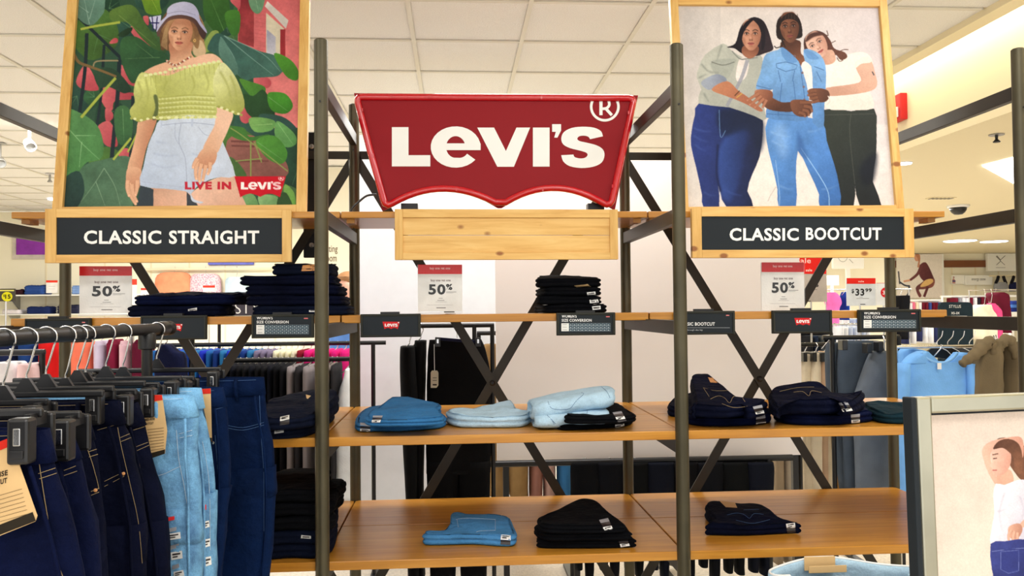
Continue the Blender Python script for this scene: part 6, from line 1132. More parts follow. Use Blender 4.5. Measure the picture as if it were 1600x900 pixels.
# --- black trousers in the middle bay
YT = 1.3; zt = rack('black clothes rail holding the black trousers', 600, 772, 509, YT, (741, 769), r=.010)
gar('hanging_trousers', 'slim black trousers hanging edge on in the middle bay', 'trousers', [(541, 626, 648), (560, 625, 650), (640, 627, 654), (780, 634, 652), (905, 638, 656)], YT, .10, fab((8, 8, 10)), 'black trousers in the middle bay', .004, 50, hang=(at(640, 540, YT).x, zt))
gar('hanging_trousers', 'black trousers with shiny tag hanging at an angle', 'trousers', [(532, 648, 667), (556, 646, 666), (640, 648, 664), (780, 652, 662), (900, 654, 664)], YT+.05, .08, fab((10, 10, 12)), 'black trousers in the middle bay', .004, 50, hang=(at(657, 540, YT).x, zt))
bt = gar('hanging_trousers', 'wide black trousers with cream hang tag in the middle bay', 'trousers', [(531, 671, 752), (550, 669, 760), (600, 667, 768), (690, 666, 768), (740, 666, 766)], YT, .05, fab((7, 7, 9)), 'black trousers in the middle bay', .005, 40, extra=[([(720, 666, 717), (800, 668, 716), (905, 672, 712)], 0, .05), ([(720, 715, 766), (800, 717, 764), (905, 720, 760)], 0, .05)])
hg = thing('clip_hanger', 'navy clip hanger holding the wide black trousers', 'hanger', at(714, 535, YT)); p, q = at(680, 529, YT-.06), at(752, 535, YT-.06); MB().bar(p, q, .008, .014).build('arm', fab((26, 28, 52)), hg, bevel=.002)
x = at(714, 528, YT-.06); MB().tube([x, x+Vector((0, 0, .03)), (x.x+.01, x.y+.03, zt), (x.x, YT, zt+.012)], .002, 6).build('hook', 'chrome', hg)
for px in (684, 747): a = at(px, 532, YT-.065); c_ = MB().box((a.x-.012, a.y-.006, a.z-.028), (a.x+.012, a.y+.006, a.z+.014)).build('clip', 'black_plastic', hg, bevel=.002); MB().box((a.x-.004, a.y-.008, a.z-.012), (a.x+.004, a.y-.005, a.z+.006)).build('clip_spring', 'chrome', c_)
tg = thing('hang_tag', 'cream hang tag on a string in front of the wide black trousers', 'tag', at(679, 606, YT-.07)); MB().prism([at(x, y, YT-.075) for x, y in ((675, 579), (683, 579), (685, 582), (685, 602), (682, 606), (673, 606), (673, 582))], (0, .002, 0)).build('card', fab((198, 192, 172)), tg)
MB().tube([at(679, 580, YT-.074), at(678.5, 547, YT-.062), at(678.5, 538, YT-.058)], .0012, 5).build('string', 'white', tg); m = MB()
for y in (590, 594, 600): quad_px(m, flat(YT-.075), 676, y, 682.5, y+(2.4 if y == 600 else .8), .001, (60, 56, 50))
m.build('printed_face', 'print_matte', tg, fix=False)
# --- behind and below the white partition
YB = 2.1; zb_ = rack('clothes rail behind the white partition', 745, 900, 520, YB, (748, 890))
gar('puffer_jacket', 'tan puffer jacket hanging at the left edge of the partition', 'jacket', [(538, 758, 780), (546, 751, 792), (570, 749, 798), (640, 752, 800), (700, 756, 794), (772, 764, 794)], YB, .10, fab((160, 128, 84)), 'puffer jackets', .012, 14, amp=.02, hang=(at(768, 530, YB).x, zb_))
gar('puffer_jacket', 'second tan puffer jacket showing below the partition', 'jacket', [(540, 800, 815), (560, 794, 824), (700, 793, 826), (773, 794, 824)], YB, .10, fab((170, 136, 88)), 'puffer jackets', .012, 14, amp=.02, hang=(at(808, 530, YB).x, zb_))
for lab, a, b, c in (('dusty pink garment below the partition', 826, 848, (176, 126, 112)), ('pale pink garment below the partition', 848, 868, (206, 168, 156)), ('blue denim garment below the partition', 870, 892, (64, 128, 186))): gar('hanging_garment', lab, 'garment', [(540, a+4, b-4), (560, a, b), (700, a, b), (795, a+1, b-1)], YB, .08, fab(c), None, .008, 50, hang=(at((a+b)/2, 530, YB).x, zb_))
YK = 1.62; zk = rack('long low black rail of black trousers in front of the partition', 762, 1238, 720, YK, (900, 1200), r=.016)
for k in range(8):
    a = 893+k*39.; g = random.uniform(-8, 8)
    c = [(7, 8, 12), (10, 12, 18), (8, 10, 12), (12, 16, 28)][k % 4]
    gar('hanging_trousers', ORD[k]+' black trousers from the left on the long low rail', 'trousers', [(722, a-1, a+41), (745, a-2, a+43), (800, a-1, a+41), (850, a+1, a+38)], YK+.0, .05, fab(c), 'black trousers on the long low rail', .006, 40, extra=[([(840, a+3, a+19), (892+g, a+5, a+17)], 0, .045), ([(840, a+20, a+36), (896-g, a+22, a+34)], 0, .045)], hang=(at(a+20, 724, YK).x, zk))
for lab, a, b, c in (('pale grey garment between the black trousers behind the right post', 1040, 1058, (150, 144, 130)), ('beige striped trousers right of the black trousers', 1207, 1222, (150, 132, 108)), ('grey beige trousers right of the black trousers', 1224, 1242, (176, 164, 146))): gar('hanging_garment', lab, 'garment', [(640, a+2, b-2), (660, a, b), (800, a, b), (880, a+2, b-2)], YB+.1, .06, fab(c), None, .006, 80)
rack('clothes rail low behind the partition', 1030, 1250, 636, YB+.1, (1034, 1249))
# --- right bay
YC = 2.35; zc_ = rack('clothes rail of cream trousers right of the partition', 1240, 1325, 538, YC, (1243, 1323))
for k, (a, b, c, lab) in enumerate(((1250, 1266, (226, 212, 186), 'leftmost cream trousers on the rail by the partition'), (1264, 1282, (236, 224, 200), 'second cream trousers on the rail by the partition'), (1280, 1292, (196, 166, 138), 'rosy beige trousers between the cream trousers'), (1288, 1318, (214, 200, 172), 'widest cream trousers on the rail by the partition'))):
    o = gar('hanging_trousers', lab, 'trousers', [(553-2*k, a+3, b-2), (580, a, b), (640, a-1, b+2), (700, a-2, b+4), (800, a, b+3)], YC-.02*k, .06, fab(c), 'cream trousers by the partition', .006, 60, hang=(at((a+b)/2, 550, YC).x, zc_))
    x = at((a+b)/2, 556, YC-.09); MB().box((x.x-.012, x.y-.006, x.z-.035), (x.x+.012, x.y+.14, x.z+.02)).build('clip', 'black_plastic', o, bevel=.003)
gar('hanging_trousers', 'olive brown trousers right of the cream trousers', 'trousers', [(640, 1296, 1322), (700, 1298, 1322), (770, 1306, 1324)], YC-.1, .05, fab((150, 112, 58)), None)
YQ = 1.75; zq = rack('clothes rail of grey trousers in the right bay', 1285, 1405, 527, YQ, (1300, 1404))
o1 = gar('hanging_trousers', 'slate trousers hanging behind the pale grey ones', 'trousers', [(533, 1312, 1372), (560, 1308, 1384), (600, 1308, 1372), (680, 1316, 1352), (775, 1322, 1350)], YQ, .05, fab((64, 74, 86)), 'grey trousers in the right bay', .006, 50, hang=(at(1340, 530, YQ).x, zq))
o2 = gar('hanging_trousers', 'grey trousers with wide leg in the right bay', 'trousers', [(549, 1362, 1396), (570, 1352, 1400), (610, 1338, 1402), (640, 1330, 1402), (690, 1336, 1394), (775, 1338, 1396)], YQ-.1, .05, fab((98, 106, 116)), 'grey trousers in the right bay', .006, 50, hang=(at(1380, 545, YQ-.1).x, zq))
gar('hanging_trousers', 'slate trousers at the left end of the grey trousers', 'trousers', [(536, 1294, 1312), (560, 1291, 1314), (640, 1296, 1316), (775, 1316, 1330)], YQ+.06, .05, fab((70, 80, 92)), 'grey trousers in the right bay', .006, 50, hang=(at(1303, 530, YQ).x, zq))
for o, q in ((o1, (1320, 538)), (o2, (1358, 543)), (o1, (1376, 540))): x = at(*q, YQ-.16); MB().box((x.x-.014, x.y-.006, x.z-.03), (x.x+.014, x.y+.05, x.z+.022)).build('clip', 'black_plastic', o, bevel=.004)
for k in range(5):
    a = 1250+k*9; gar('hanging_shirt', ORD[k]+' dark narrow top from the left above the cream trousers', 'top', [(524, a+2, a+7), (530, a, a+9), (570, a, a+9)], 3.3, .15, fab([(20, 20, 24), (30, 40, 60), (60, 66, 70)][k % 3]), 'dark tops behind the partition edge', .003, 60)
rack('far clothes rail above the cream trousers', 1246, 1300, 521, 3.3, (1247, 1299))
YJ = 1.3; zj_ = rack('chrome clothes rail of the blue sweater and jackets', 1398, 1640, 541, YJ+.06, (1400, 1636), 'chrome', .008)
sw = gar('hanging_sweater', 'sky blue crew neck sweater hanging in the right bay', 'sweater', [(566, 1412, 1514), (574, 1407, 1519), (600, 1406, 1517), (660, 1408, 1512), (720, 1410, 1506), (775, 1412, 1500)], YJ, .045, fab((116, 172, 232)), None, .004, 26,
         extra=[([(549, 1437, 1447), (556, 1420, 1456), (568, 1408, 1468)], 0, .04), ([(551, 1494, 1508), (558, 1486, 1516), (568, 1474, 1519)], 0, .04), ([(568, 1404, 1420), (640, 1401, 1416), (720, 1402, 1413), (775, 1404, 1412)], -.03, .04), ([(568, 1508, 1520), (640, 1508, 1522), (760, 1506, 1518)], -.03, .04)], hang=(at(1470, 545, YJ).x, zj_))
MB().tube([at(x, y, YJ-.036) for x, y in smooth_pts([(1440, 550), (1448, 560), (1462, 566.5), (1476, 566.5), (1488, 560), (1496, 551)], 4, False)], .007, 8).build('neck_rib', fab((130, 182, 236)), sw, True); a = at(1464, 577, YJ-.05); b = at(1470, 567, YJ-.05); MB().box((a.x, YJ-.055, a.z), (b.x, YJ-.053, b.z)).build('size_tag', 'label_white', sw)
gar('hanging_sweater', 'second sky blue sweater just behind the first', 'sweater', [(545, 1410, 1430), (552, 1404, 1450), (575, 1402, 1440), (640, 1402, 1420)], YJ+.12, .04, fab((116, 172, 232)), None, .004, 26)
for k in range(4):
    o = MB(); x0 = 1440+k*17; p = [at(x, y, YJ+.10+.05*k) for x, y in ((x0, 556), (x0+18, 542), (x0+26, 541), (x0+40, 548), (x0+52, 560), (x0+48, 563), (x0+20, 558))]; o.prism(p, (0, .012, 0)); h = o.build('coat_hanger', 'black_plastic'); tag(h, ORD[k]+' black coat hanger from the left behind the sky blue sweater', 'hanger', 'black coat hangers in the right bay')
    e = [at(x, y, YJ+.098+.05*k) for x, y in ((x0+26, 541), (x0+40, 548), (x0+52, 560))]; MB().tube(e, .0022, 5).build('edge_trim', 'label_white', h); hk = [at(x0+24, 542, YJ+.1+.05*k), at(x0+24, 534, YJ+.1+.05*k), at(x0+31, 526, YJ+.1+.05*k), at(x0+33, 517, YJ+.1+.05*k)]; MB().tube(smooth_pts(hk, 3, False), .002, 6).build('hook', 'chrome', h)
for lab, sx, body in (('brown jacket with knotted sleeve right of the blue sweater', 0, [(531, 1536, 1552), (545, 1526, 1556), (565, 1520, 1558), (600, 1518, 1556), (660, 1516, 1556)]), ('second brown jacket with knotted sleeve by the far right post', 48, [(533, 1562, 1578), (545, 1564, 1584), (565, 1566, 1588), (600, 1562, 1588), (660, 1558, 1590)])):
    o = gar('hanging_jacket', lab, 'jacket', body, YJ-.05, .07, fab((112, 98, 74)), 'brown jackets with knotted sleeves', .022, 75, amp=.02, hang=(at(body[0][1]+6, 530, YJ).x, zj_))
    kn = [at(x+sx, y, YJ-.11) for x, y in smooth_pts([(1502, 570), (1512, 562), (1526, 552), (1538, 540), (1546, 534), (1552, 544), (1554, 560)], 4, False)] if sx == 0 else [at(x, y, YJ-.11) for x, y in smooth_pts([(1560, 548), (1566, 536), (1574, 531), (1582, 540), (1588, 560)], 4, False)]
    n = len(kn); MB().tube(kn, [.016+.012*math.sin(math.pi*i/(n-1))+.004*math.sin(i*2.1) for i in range(n)], 10).build('knotted_sleeve', fab((112, 98, 74)), o, True)
gar('hanging_jacket', 'black jacket between the two brown jackets', 'jacket', [(530, 1552, 1562), (545, 1550, 1566), (600, 1550, 1566), (660, 1550, 1566)], YJ, .06, fab((16, 15, 16)), None, .006, 50, hang=(at(1556, 530, YJ).x, zj_))
t = thing('brand_sign', 'dark rounded sign panel lettered STYLUS XS-3X', 'sign', at(1494, 580, 2.3)); P_ = [(1468, 600), (1468, 478), (1471, 473), (1476, 472), (1512, 472), (1517, 473), (1520, 478), (1522, 600)]
MB().prism([at(x, y, 2.3) for x, y in P_], (0, .02, 0)).build('panel', fab((38, 52, 60)), t); m = MB(); text_px(m, flat(2.3), 'STYLUS', 1483, 1501.5, 481, 4.6, .0, .002); text_px(m, flat(2.3), 'XS-3X', 1486, 1499.5, 491, 3.6, .02, .002); quad_px(m, flat(2.3), 1486, 493.6, 1511, 494.3, .002); m.build('lettering', 'white', t, fix=False); MB().tube([at(1494, 598, 2.31), (at(1494, 598, 2.31).x, 2.31, 0)], .015, 8).build('stem', 'black_metal', t); MB().lathe([(.15, 0), (.15, .01), (.02, .02)], (at(1494, 598, 2.31).x, 2.31, 0), 20).build('base', 'black_metal', t)
# signs
t = price_sign('red-topped sign reading Sale behind the right 50 percent sign', 1238, 400, 1291, 472, 2.35, 28, [('Sale', 1244, 1267, 411, 8, .01, (250, 210, 200)), ('sale', 1259, 1269, 424, 4, .03, (250, 210, 200)), ('%', 1270, 1279, 448, 8, .03, (60, 54, 52)), (1258, 470, 1267, 471, (60, 54, 52)), (1271, 452, 1277, 453, GR)], False, (226, 36, 28), (186, 176, 166)); MB().tube([(at(1268, 470, 2.35).x, 2.36, zc_), (at(1268, 455, 2.35).x, 2.36, at(1268, 455, 2.35).z)], .006, 8).build('stem', 'chrome', t)
t = price_sign('white price sign reading 33.99 in the right bay', 1323, 434.5, 1368, 478, 3.0, 9, [('sale', 1341, 1350, 441, 3, .02, (250, 200, 190)), ('33', 1336.5, 1350.5, 461.5, 10.5, .03, DK), ('$', 1330.5, 1334.5, 457.5, 6, .03, DK), ('99', 1352, 1362, 456, 5.4, .03, DK), (1338, 466, 1358, 466.6, GR), (1343, 464, 1348, 464.5, GR), (1344, 475, 1352, 476, DK)], False, (226, 40, 30), (214, 220, 226)); sign_post(t, at(1345, 478, 3.0).x, 3.012, 0, at(1345, 460, 3.0).z)
t = price_sign('white card with red round sale spot by the right back post', 1369.5, 442, 1396, 477, 3.0, .6, [], False, (226, 40, 30), (232, 234, 236)); m = MB(); poly_px(m, flat(3.0), [(1384+8*math.cos(a), 457+8*math.sin(a)) for a in np.linspace(0, 6.28, 24)[:-1]], .001, (214, 30, 40)); text_px(m, flat(3.0), '30', 1379, 1389, 460, 6, .03, .002, (240, 230, 230)); m.build('sale_spot', 'print', t, fix=False); sign_post(t, at(1382, 478, 3.0).x, 3.012, 0, at(1382, 460, 3.0).z)
YV = 13.55
t = thing('wall_sign', 'white wall sign with black chevron X mark at far right', 'sign', at(1565, 424, YV)); p, q = at(1540, 424, YV), at(1590, 396, YV); MB().box((p.x, YV-.08, p.z), (q.x, YV, q.z)).build('panel', 'white', t, bevel=.01)
for pts in ([(1557.5, 399.5), (1563.5, 406), (1570.5, 399.5)], [(1557, 414), (1563.5, 408), (1570, 414)], [(1556.5, 400.5), (1563.5, 407.5)]): m = MB(); ribbon_px(m, flat(YV-.08), pts, .8, .004); m.build('chevron', 'black_plastic', t, fix=False)
m = MB(); quad_px(m, flat(YV-.08), 1556, 417.6, 1571, 418.6, .004); m.build('lettering', fab((190, 190, 190)), t, fix=False)
t = thing('wall_sign', 'long white wall sign below the chevron sign', 'sign', at(1525, 445, YV)); p, q = at(1505, 445.5, YV), at(1547, 430, YV); MB().box((p.x, YV-.08, p.z), (q.x, YV, q.z)).build('panel', 'white', t, bevel=.01); m = MB(); text_px(m, flat(YV-.08), 'energy zone', 1518, 1540, 438, 3, .0, .004); m.build('lettering', fab((120, 120, 120)), t, fix=False)
t = thing('wall_sign', 'small picture sign of a woman left of the long white sign', 'sign', at(1495, 444, YV)); p, q = at(1486, 444, YV), at(1504, 430, YV); MB().box((p.x, YV-.06, p.z), (q.x, YV, q.z)).build('panel', 'white', t); m = MB(); poly_px(m, flat(YV-.06), [(1488, 443), (1488, 437), (1490, 434), (1492, 437), (1493, 443)], .004, (200, 150, 140)); poly_px(m, flat(YV-.06), [(1489, 434), (1490, 431.5), (1492, 434)], .005, (150, 70, 50)); quad_px(m, flat(YV-.06), 1488, 438, 1493, 440.5, .006, (80, 70, 120)); m.build('printed_face', 'print', t, fix=False)
t = thing('wall_poster', 'wall poster of a cyclist in maroon on an exercise bike', 'poster', at(1437, 462, YV)); p, q = at(1401, 466, YV), at(1472, 397, YV); MB().box((p.x, YV-.05, p.z), (q.x, YV, q.z)).build('panel', 'white', t); print_mesh('print', p4, (at(1401, 397, YV-.052), at(1472, 397, YV-.052), at(1472, 466, YV-.052), at(1401, 466, YV-.052)), t, 140, 140, 'print_matte')
t = thing('wall_sign', 'white wall sign with a round mark above the price sign', 'sign', at(1326, 420, 9)); p, q = at(1302, 420, 9.), at(1350, 396, 9.); MB().box((p.x, 9., p.z), (q.x, 9.06, q.z)).build('panel', 'white', t, bevel=.01); m = MB(); ribbon_px(m, flat(9.), [(1317+7*math.cos(a), 401+8*math.sin(a)) for a in np.linspace(-.5, 3.6, 16)], .6, .004); ribbon_px(m, flat(9.), [(1327, 405), (1333, 411)], .8, .004); m.build('mark', fab((150, 150, 140)), t, fix=False); MB().box(((p.x+q.x)/2-.03, 9.02, 0), ((p.x+q.x)/2+.03, 9.05, p.z)).build('stem', 'white', t)
t = thing('wall_sign', 'small blank white sign left of the price sign', 'sign', at(1300, 446, 8)); p, q = at(1290, 446, 8.), at(1311, 430, 8.); MB().box((p.x, 8., p.z), (q.x, 8.05, q.z)).build('panel', 'white', t, bevel=.006); MB().box(((p.x+q.x)/2-.02, 8.01, 0), ((p.x+q.x)/2+.02, 8.04, p.z)).build('stem', 'white', t)
# far colourful racks at right
struct(MB().box((at(1246, 430, 10.).x, 9.95, 0), (at(1392, 430, 10.).x, 10.05, 2.55)).build('wall_divider', 'cream_wall'))
def clutter(n, px0, px1, y0, y1, Y, cols, lab, grp, w=(5, 10), zr=None):
    for k in range(n):
        a = px0+(px1-px0)*(k+.1)/n; ww = (px1-px0)/n*random.uniform(.85, 1.1); c = random.choice(cols); gar('hanging_shirt', lab % c[0]+', '+ORD[k]+' from left', 'top', [(y0+random.uniform(-1, 1), a+ww*.25, a+ww*.75), (y0+2, a, a+ww), (y1+random.uniform(-3, 3), a, a+ww)], Y, .15, fab(c[1]), grp % c[0], .003, 40, None, .004, n=10, nz=2, hang=(at(a+ww/2, y0, Y).x, zr) if zr else None)
CC = [('white', (236, 234, 240)), ('grey', (150, 150, 160)), ('dark', (40, 36, 48)), ('pink', (232, 120, 150)), ('maroon', (110, 24, 44)), ('blue', (60, 80, 150)), ('cream', (240, 228, 200))]
zz_ = rack('far white rail of small colourful tops by the cyclist poster', 1395, 1470, 470, 9.0, (1397, 1468), 'white', .02); clutter(14, 1398, 1468, 473, 500, 9.0, CC, 'small %s top on the far rail by the cyclist poster', '%s tops on the rail by the cyclist poster', zr=zz_)
zz_ = rack('far white rail below the chevron sign', 1470, 1592, 463, 11.5, (1472, 1590), 'white', .02); clutter(10, 1484, 1544, 465, 480, 11.5, [CC[0], CC[1], CC[2], CC[4]], 'small %s top on the farthest rail', '%s tops on the farthest rail', zr=zz_)
zz_ = rack('chrome rail of blue white tops under the right upper shelf', 1296, 1350, 507, 3.6, (1298, 1349), 'chrome', .008); clutter(7, 1300, 1346, 511, 545, 3.6, [('pale blue', (196, 208, 232)), ('white', (238, 240, 246)), ('sky blue', (150, 180, 222))], '%s top hanging under the right upper shelf', '%s tops under the right upper shelf', zr=zz_)
zz_ = rack('farther rail of pale tops in the right bay', 1296, 1350, 495, 5.2, (1298, 1349), 'white', .01); clutter(5, 1300, 1346, 499, 520, 5.2, [('pale blue', (176, 192, 226)), ('white', (238, 240, 246))], '%s top on the rail farther back', '%s tops farther back', zr=zz_)
zz_ = rack('farther white rail right of the right back post', 1400, 1470, 498, 5.2, (1402, 1468), 'white', .01); clutter(7, 1402, 1466, 501, 535, 5.2, [('pale grey', (200, 206, 216)), ('navy', (48, 54, 96)), ('white', (238, 240, 246))], '%s top right of the right back post', '%s tops right of the right back post', zr=zz_)
zz_ = rack('chrome rail of the pink and blue tops', 1288, 1424, 452, 4.8, (1290, 1420), 'chrome', .006)
def under(lab, rows, Y, ty, c): gar('hanging_shirt', lab, 'top', rows, Y, ty, fab(c), None, .01, 40, hang=(at((rows[0][1]+rows[0][2])/2, 460, Y).x, zz_))
under('bright pink top in the right bay', [(457, 1292, 1300), (462, 1290, 1306), (474, 1292, 1310), (484, 1296, 1306), (520, 1296, 1306)], 4.8, .1, (244, 120, 200)); under('blue top left of the 33.99 price sign', [(456, 1320, 1324), (460, 1317, 1326), (470, 1316, 1322), (500, 1316, 1322)], 4.8, .08, (30, 70, 170)); under('black top at the right back post', [(462, 1404, 1412), (466, 1398, 1416), (500, 1396, 1414), (530, 1396, 1414)], 4.8, .1, (16, 16, 20))
zz_ = rack('chrome rail of mixed tops near the far right post', 1512, 1600, 453, 5.5, (1514, 1598), 'chrome', .006)
under('maroon garment hanging near the far right post', [(457, 1550, 1562), (462, 1546, 1570), (475, 1554, 1570), (492, 1556, 1572), (520, 1556, 1574)], 5.5, .12, (96, 24, 44)); under('cream rounded top right of the dark sign panel', [(476, 1528, 1548), (480, 1520, 1556), (496, 1517, 1560), (530, 1517, 1560)], 5.42, .1, (240, 232, 206)); under('hot pink top beside the maroon garment', [(474, 1545, 1552), (484, 1547, 1560), (496, 1554, 1562), (530, 1554, 1562)], 5.36, .06, (236, 80, 140))
t = thing('display_table', 'white display table holding blue folded jeans at far right', 'table', at(1580, 520, 6.6)); p, q = at(1562, 494, 6.6), at(1606, 487, 6.6); MB().box((p.x, 6.4, p.z), (q.x, 7.0, q.z)).build('table_top', 'white', t, bevel=.005)
for x in (p.x+.03, q.x-.03):
    for y in (6.45, 6.95): MB().box((x-.02, y-.02, 0), (x+.02, y+.02, p.z)).build('leg', 'white', t)
for k in range(3): mb = slab(rectP(p.x+.03, q.x-.02, 6.42, 6.8), q.z+.002+.042*k, .04, .04, 2, k, .006); o = mb.build('folded_jeans', fab([(30, 42, 110), (70, 110, 180), (40, 60, 140)][k]), None, True, org=(p.x+.15, 6.5, q.z+.002+.042*k)); tag(o, '%s blue folded jeans on the white table at far right' % ['bottom', 'middle', 'top'][k], 'jeans')
zbr = rack('thin wall rail of bras under the chevron sign', 1546, 1598, 431, 13.4, (), 'beige_wall', .015, 'rail')
for lab, c, cx in (('grey sports bra hanging below the chevron sign', (150, 152, 158), 1564), ('navy sports bra at the far right wall', (30, 34, 70), 1588)):
    o = gar('sports_bra', lab, 'bra', [(441, cx-8, cx+8), (446, cx-11, cx+11), (454, cx-11, cx+10), (455, cx-10, cx+9)], 13.35, .06, fab(c), None, .01, 20)
    for s in (-1, 1): MB().tube([at(cx+s*8, 443, 13.33), at(cx+s*5, 436, 13.33), at(cx+s*4, 432, 13.36)], .03, 6).build('strap', fab((30, 28, 34)), o)
# white low plinth and bench seen under the frosted screen
p, q = at(566, 748, 4.4), at(668, 640, 4.4); o = MB().box((p.x, 4.4, 0), (q.x, 5.0, q.z)).build('display_plinth', 'white', bevel=.006); tag(o, 'low white display plinth behind the frosted screen', 'plinth')
t = thing('bench', 'slim grey metal bench in front of the white plinth', 'bench', at(605, 770, 3.9)); p, q = at(570, 709, 3.9), at(650, 705, 3.9); MB().box((p.x, 3.75, p.z-.02), (q.x, 4.1, q.z)).build('seat', 'steel', t, bevel=.004); z_ = at(600, 731, 3.8).z; MB().box((p.x+.05, 3.78, z_-.015), (q.x, 3.8, z_+.015)).build('stretcher', 'steel', t)
for x in (p.x+.04, q.x-.04): MB().box((x-.015, 3.78, 0), (x+.015, 3.81, p.z)).build('leg', 'steel', t); MB().box((x-.015, 4.05, 0), (x+.015, 4.08, p.z)).build('leg', 'steel', t)
t = thing('lounge_chair', 'grey metal chair dimly seen through the frosted screen', 'chair', at(580, 700, 3.3)); p, q = at(566, 490, 3.3), at(600, 455, 3.3)
for x in (p.x, q.x): MB().tube([(x, 3.3, 0), (x, 3.3, q.z)], .012, 8).build('leg', 'steel', t)
MB().tube([(p.x, 3.3, q.z), (q.x, 3.3, q.z)], .012, 8).build('backrest', 'steel', t); MB().box((p.x, 3.05, .5), (q.x, 3.3, .54)).build('seat', 'steel', t)
# --- ceiling fittings
def spot(px, py, lab):
    p = atz(px, py, ZC-.16); t = thing('spotlight', lab, 'light', (p.x, p.y, ZC)); MB().tube([(p.x, p.y, ZC), (p.x, p.y, p.z+.03)], .012, 8).build('arm', 'fixture_white', t); MB().lathe([(.012, ZC-.0-.01), (.05, ZC-.008), (.05, ZC)], (p.x, p.y, 0), 14).build('mount', 'fixture_white', t)
    MB().lathe([(.022, -.06), (.036, -.045), (.044, .05), (.038, .055), (.03, .02)], p, 16, (.5, -.6, -.5)).build('head', 'fixture_white', t, 'auto')
spot(46, 226, 'white ceiling spotlight left of the bucket hat poster'); spot(0, 252, 'white ceiling spotlight at the left edge')
for px, py, lab in ((78, 272, 'small sprinkler head on the tiled ceiling at left'),): p = atz(px, py, ZC); t = thing('sprinkler', lab, 'sprinkler', p); MB().lathe([(.05, -.004), (.05, 0)], p, 14).build('plate', 'white_gloss', t); MB().lathe([(.02, -.09), (.028, -.085), (.012, -.06), (.012, 0)], p, 10).build('head', 'steel', t)
def disc(px, py, z, r, lab, mat='lamp_cool', sq=None):
    p = atz(px, py, z); t = thing('downlight', lab, 'light', (p.x, p.y, z)); MB().lathe([(r, -.012), (r, 0)], p, 24).build('lens', mat, t); MB().lathe([(r*1.12, -.006), (r*1.12, 0)], p, 24).build('trim_ring', 'white_gloss', t)
disc(84, 311, ZC-.001, .07, 'round downlight on the tiled ceiling by the left poster'); ZL = 2.561
disc(1413, 254, ZL, .05, 'small round downlight beside the right poster'); disc(1481, 358, ZL, .22, 'large round ceiling light, nearest of three at far right'); disc(1500, 376, ZL, .24, 'large round ceiling light, second of three at far right'); disc(1553, 377, ZL, .2, 'large round ceiling light by the far right post')
P_ = [atz(x, y, ZL) for x, y in ((1535, 258), (1612, 238), (1680, 282), (1596, 292))]; t = thing('square_ceiling_light', 'large white square light panel in the lower ceiling', 'light', sum(P_, Vector())/4); MB().prism(P_, (0, 0, -.01)).build('diffuser', 'lamp_white', t)
p = atz(1557, 210, ZL); t = thing('sprinkler', 'dark sprinkler head on the lower ceiling', 'sprinkler', p); MB().lathe([(.045, -.006), (.045, 0)], p, 16).build('plate', 'steel', t); MB().lathe([(.02, -.05), (.022, -.045), (.008, -.03), (.01, 0)], p, 10).build('head', 'black_metal', t)
p = atz(1497, 321, ZL); t = thing('security_camera', 'black dome security camera on the lower ceiling', 'camera', p); MB().lathe([(.1, -.025), (.11, -.015), (.11, 0)], p, 24).build('mount', 'white_gloss', t, 'auto'); MB().lathe([(.005, -.1), (.04, -.095), (.064, -.075), (.08, -.05), (.083, -.025)], p, 24).build('dome', 'black_plastic', t, True)
p = atz(1470, 309, ZL); t = thing('ceiling_vent', 'small slotted vent on the lower ceiling', 'vent', p); MB().box((p.x-.13, p.y-.05, ZL-.008), (p.x+.13, p.y+.05, ZL)).build('frame', 'ceiling_low', t)
for k in range(6): MB().box((p.x-.11+k*.04, p.y-.04, ZL-.011), (p.x-.09+k*.04, p.y+.04, ZL-.007)).build('slot', 'black_metal', t)
a, b = atx(1402, 188, XF), atx(1417, 150, XF); t = thing('fire_alarm', 'red fire alarm strobe on the cove wall', 'alarm', (XF-.03, (a.y+b.y)/2, a.z)); y0, y1 = min(a.y, b.y), max(a.y, b.y); zc2 = (a.z+b.z)/2; hh = .09; MB().box((XF-.05, (y0+y1)/2-.07, zc2-hh), (XF, (y0+y1)/2+.07, zc2+hh)).build('housing', 'red_pure', t, bevel=.006); MB().box((XF-.075, (y0+y1)/2-.045, zc2-.07), (XF-.05, (y0+y1)/2+.02, zc2+.0)).build('strobe', 'white_gloss', t, bevel=.004)
# --- person standing behind the left post
def skin(name, V, E_, R_, mat, parent=None, lv=2):
    me = bpy.data.meshes.new(name); me.from_pydata(V, E_, []); o = bpy.data.objects.new(name, me); COL.objects.link(o); s = o.modifiers.new('skin', 'SKIN'); s.use_smooth_shade = True
    for i, r in enumerate(R_): me.skin_vertices[0].data[i].radius = (r, r) if not isinstance(r, tuple) else r
    me.skin_vertices[0].data[0].use_root = True; o.modifiers.new('sub', 'SUBSURF').levels = lv; o.modifiers['sub'].render_levels = lv; me.materials.append(M[mat])
    if parent: o.parent = parent
    return o
plain('skin_tone', (224, 172, 150), .55); plain('hair_tone', (176, 128, 84), .6, bump=.4, bscale=80)
YPn = 4.35; hp = at(541, 460, YPn); ex = hp.x; S_ = (hp.z+.02)/1.58
B_ = [(0, 0, .95), (0, 0, 1.12), (0, .01, 1.3), (0, .01, 1.42), (0, 0, 1.47), (0, -.01, 1.53), (0, -.012, 1.62), (0, 0, 1.68),
      (.09, 0, .9), (.1, -.01, .5), (.1, .02, .09), (.1, -.09, .035), (-.09, 0, .9), (-.1, -.01, .5), (-.1, .02, .09), (-.1, -.09, .035),
      (.16, .01, 1.38), (.2, .02, 1.12), (.2, -.08, .9), (.195, -.13, .82), (-.16, .01, 1.38), (-.2, .02, 1.12), (-.2, -.08, .9), (-.195, -.13, .82)]
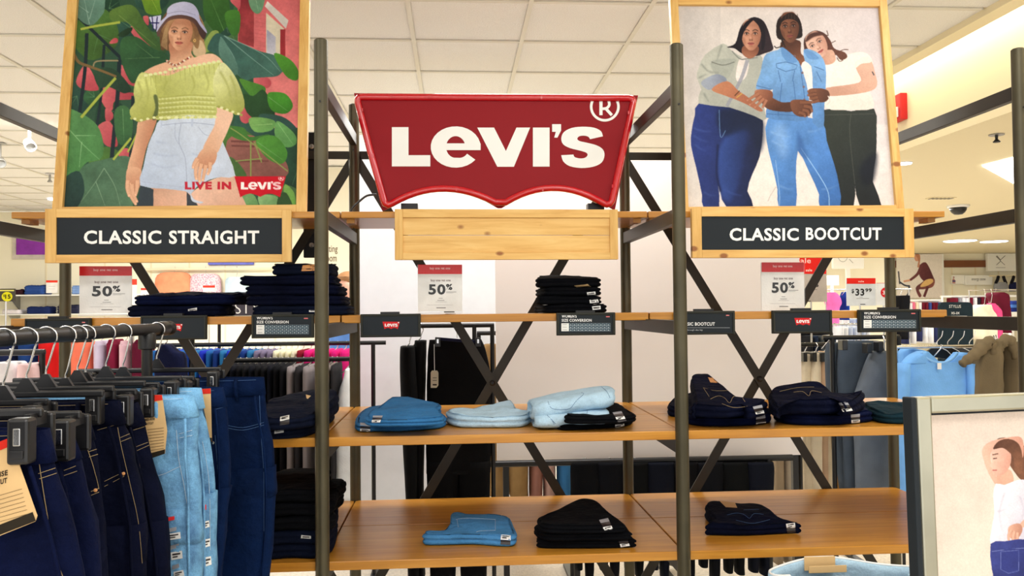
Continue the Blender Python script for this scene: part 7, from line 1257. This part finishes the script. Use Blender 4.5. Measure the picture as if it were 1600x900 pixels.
E_ = [(0, 1), (1, 2), (2, 3), (3, 4), (4, 5), (5, 6), (6, 7), (0, 8), (8, 9), (9, 10), (10, 11), (0, 12), (12, 13), (13, 14), (14, 15), (3, 16), (16, 17), (17, 18), (18, 19), (3, 20), (20, 21), (21, 22), (22, 23)]
R_ = [.13, .12, .13, .09, .05, .062, .088, .06, .085, .058, .04, .035, .085, .058, .04, .035, .055, .042, .03, .026, .055, .042, .03, .026]
pr_ = thing('person', 'person with pinned-up fair hair in a blue top behind the left post', 'person', (ex, YPn, 0))
def loc(o): o.parent = pr_; o.matrix_parent_inverse = Matrix.Identity(4); return o
tr = lambda P: [(x*S_, y*S_, z*S_) for x, y, z in P]
bd = loc(skin('body', tr(B_), E_, [r*S_ for r in R_], 'skin_tone'))
loc(skin('blue_top', tr([(0, 0, .93), (0, 0, 1.12), (0, .01, 1.3), (0, .01, 1.4), (.16, .01, 1.37), (.2, .02, 1.15), (-.16, .01, 1.37), (-.2, .02, 1.15)]), [(0, 1), (1, 2), (2, 3), (3, 4), (4, 5), (3, 6), (6, 7)], [.15, .14, .15, .105, .07, .058, .07, .058], fab((96, 140, 214)))); loc(skin('trousers', tr([(0, 0, .96), (.09, 0, .88), (.1, -.01, .5), (.1, .02, .1), (-.09, 0, .88), (-.1, -.01, .5), (-.1, .02, .1)]), [(0, 1), (1, 2), (2, 3), (0, 4), (4, 5), (5, 6)], [.145, .1, .072, .058, .1, .072, .058], fab((40, 44, 60))))
hm = MB(); hz = 1.62
for (cx, cy, cz, rx, ry, rz) in ((0, .018, 1.645, .098, .108, .098), (0, .1, 1.70, .05, .045, .045)):
    hm.grid(lambda u, v: ((cx+rx*math.sin(math.pi*(.02+.96*v))*math.cos(2*math.pi*u))*S_, (cy+ry*math.sin(math.pi*(.02+.96*v))*math.sin(2*math.pi*u)+(.03 if math.sin(2*math.pi*u) < -.2 and v > .45 else 0))*S_, (cz+rz*math.cos(math.pi*(.02+.96*v))+(.03 if math.sin(2*math.pi*u) < -.2 and v > .4 else 0))*S_), 20, 12)
h_ = hm.build('hair', 'hair_tone', None, True, fix=True); loc(h_)
fm = MB(); fm.tube([(0, -.092*S_, 1.63*S_), (0, -.112*S_, 1.6*S_), (0, -.098*S_, 1.588*S_)], [.008, .014, .008], 8); loc(fm.build('nose', 'skin_tone', None, True))
for s in (-1, 1): e = MB().lathe([(.001, 0), (.012, .002), (.014, .006), (.001, .01)], (s*.033*S_, -.09*S_, 1.632*S_), 10, (0, -1, 0)); loc(e.build('eye', 'label_dark', None, True)); e = MB().lathe([(.004, -.014), (.018, -.008), (.022, .006), (.004, .014)], (s*.09*S_, .0, 1.615*S_), 10, (1, 0, 0)); loc(e.build('ear', 'skin_tone', None, True))
loc(MB().bar((-.025*S_, -.094*S_, 1.565*S_), (.025*S_, -.094*S_, 1.565*S_), .008, .01).build('mouth', fab((180, 90, 90)), None)); pr_.rotation_euler = (0, 0, math.radians(-35))
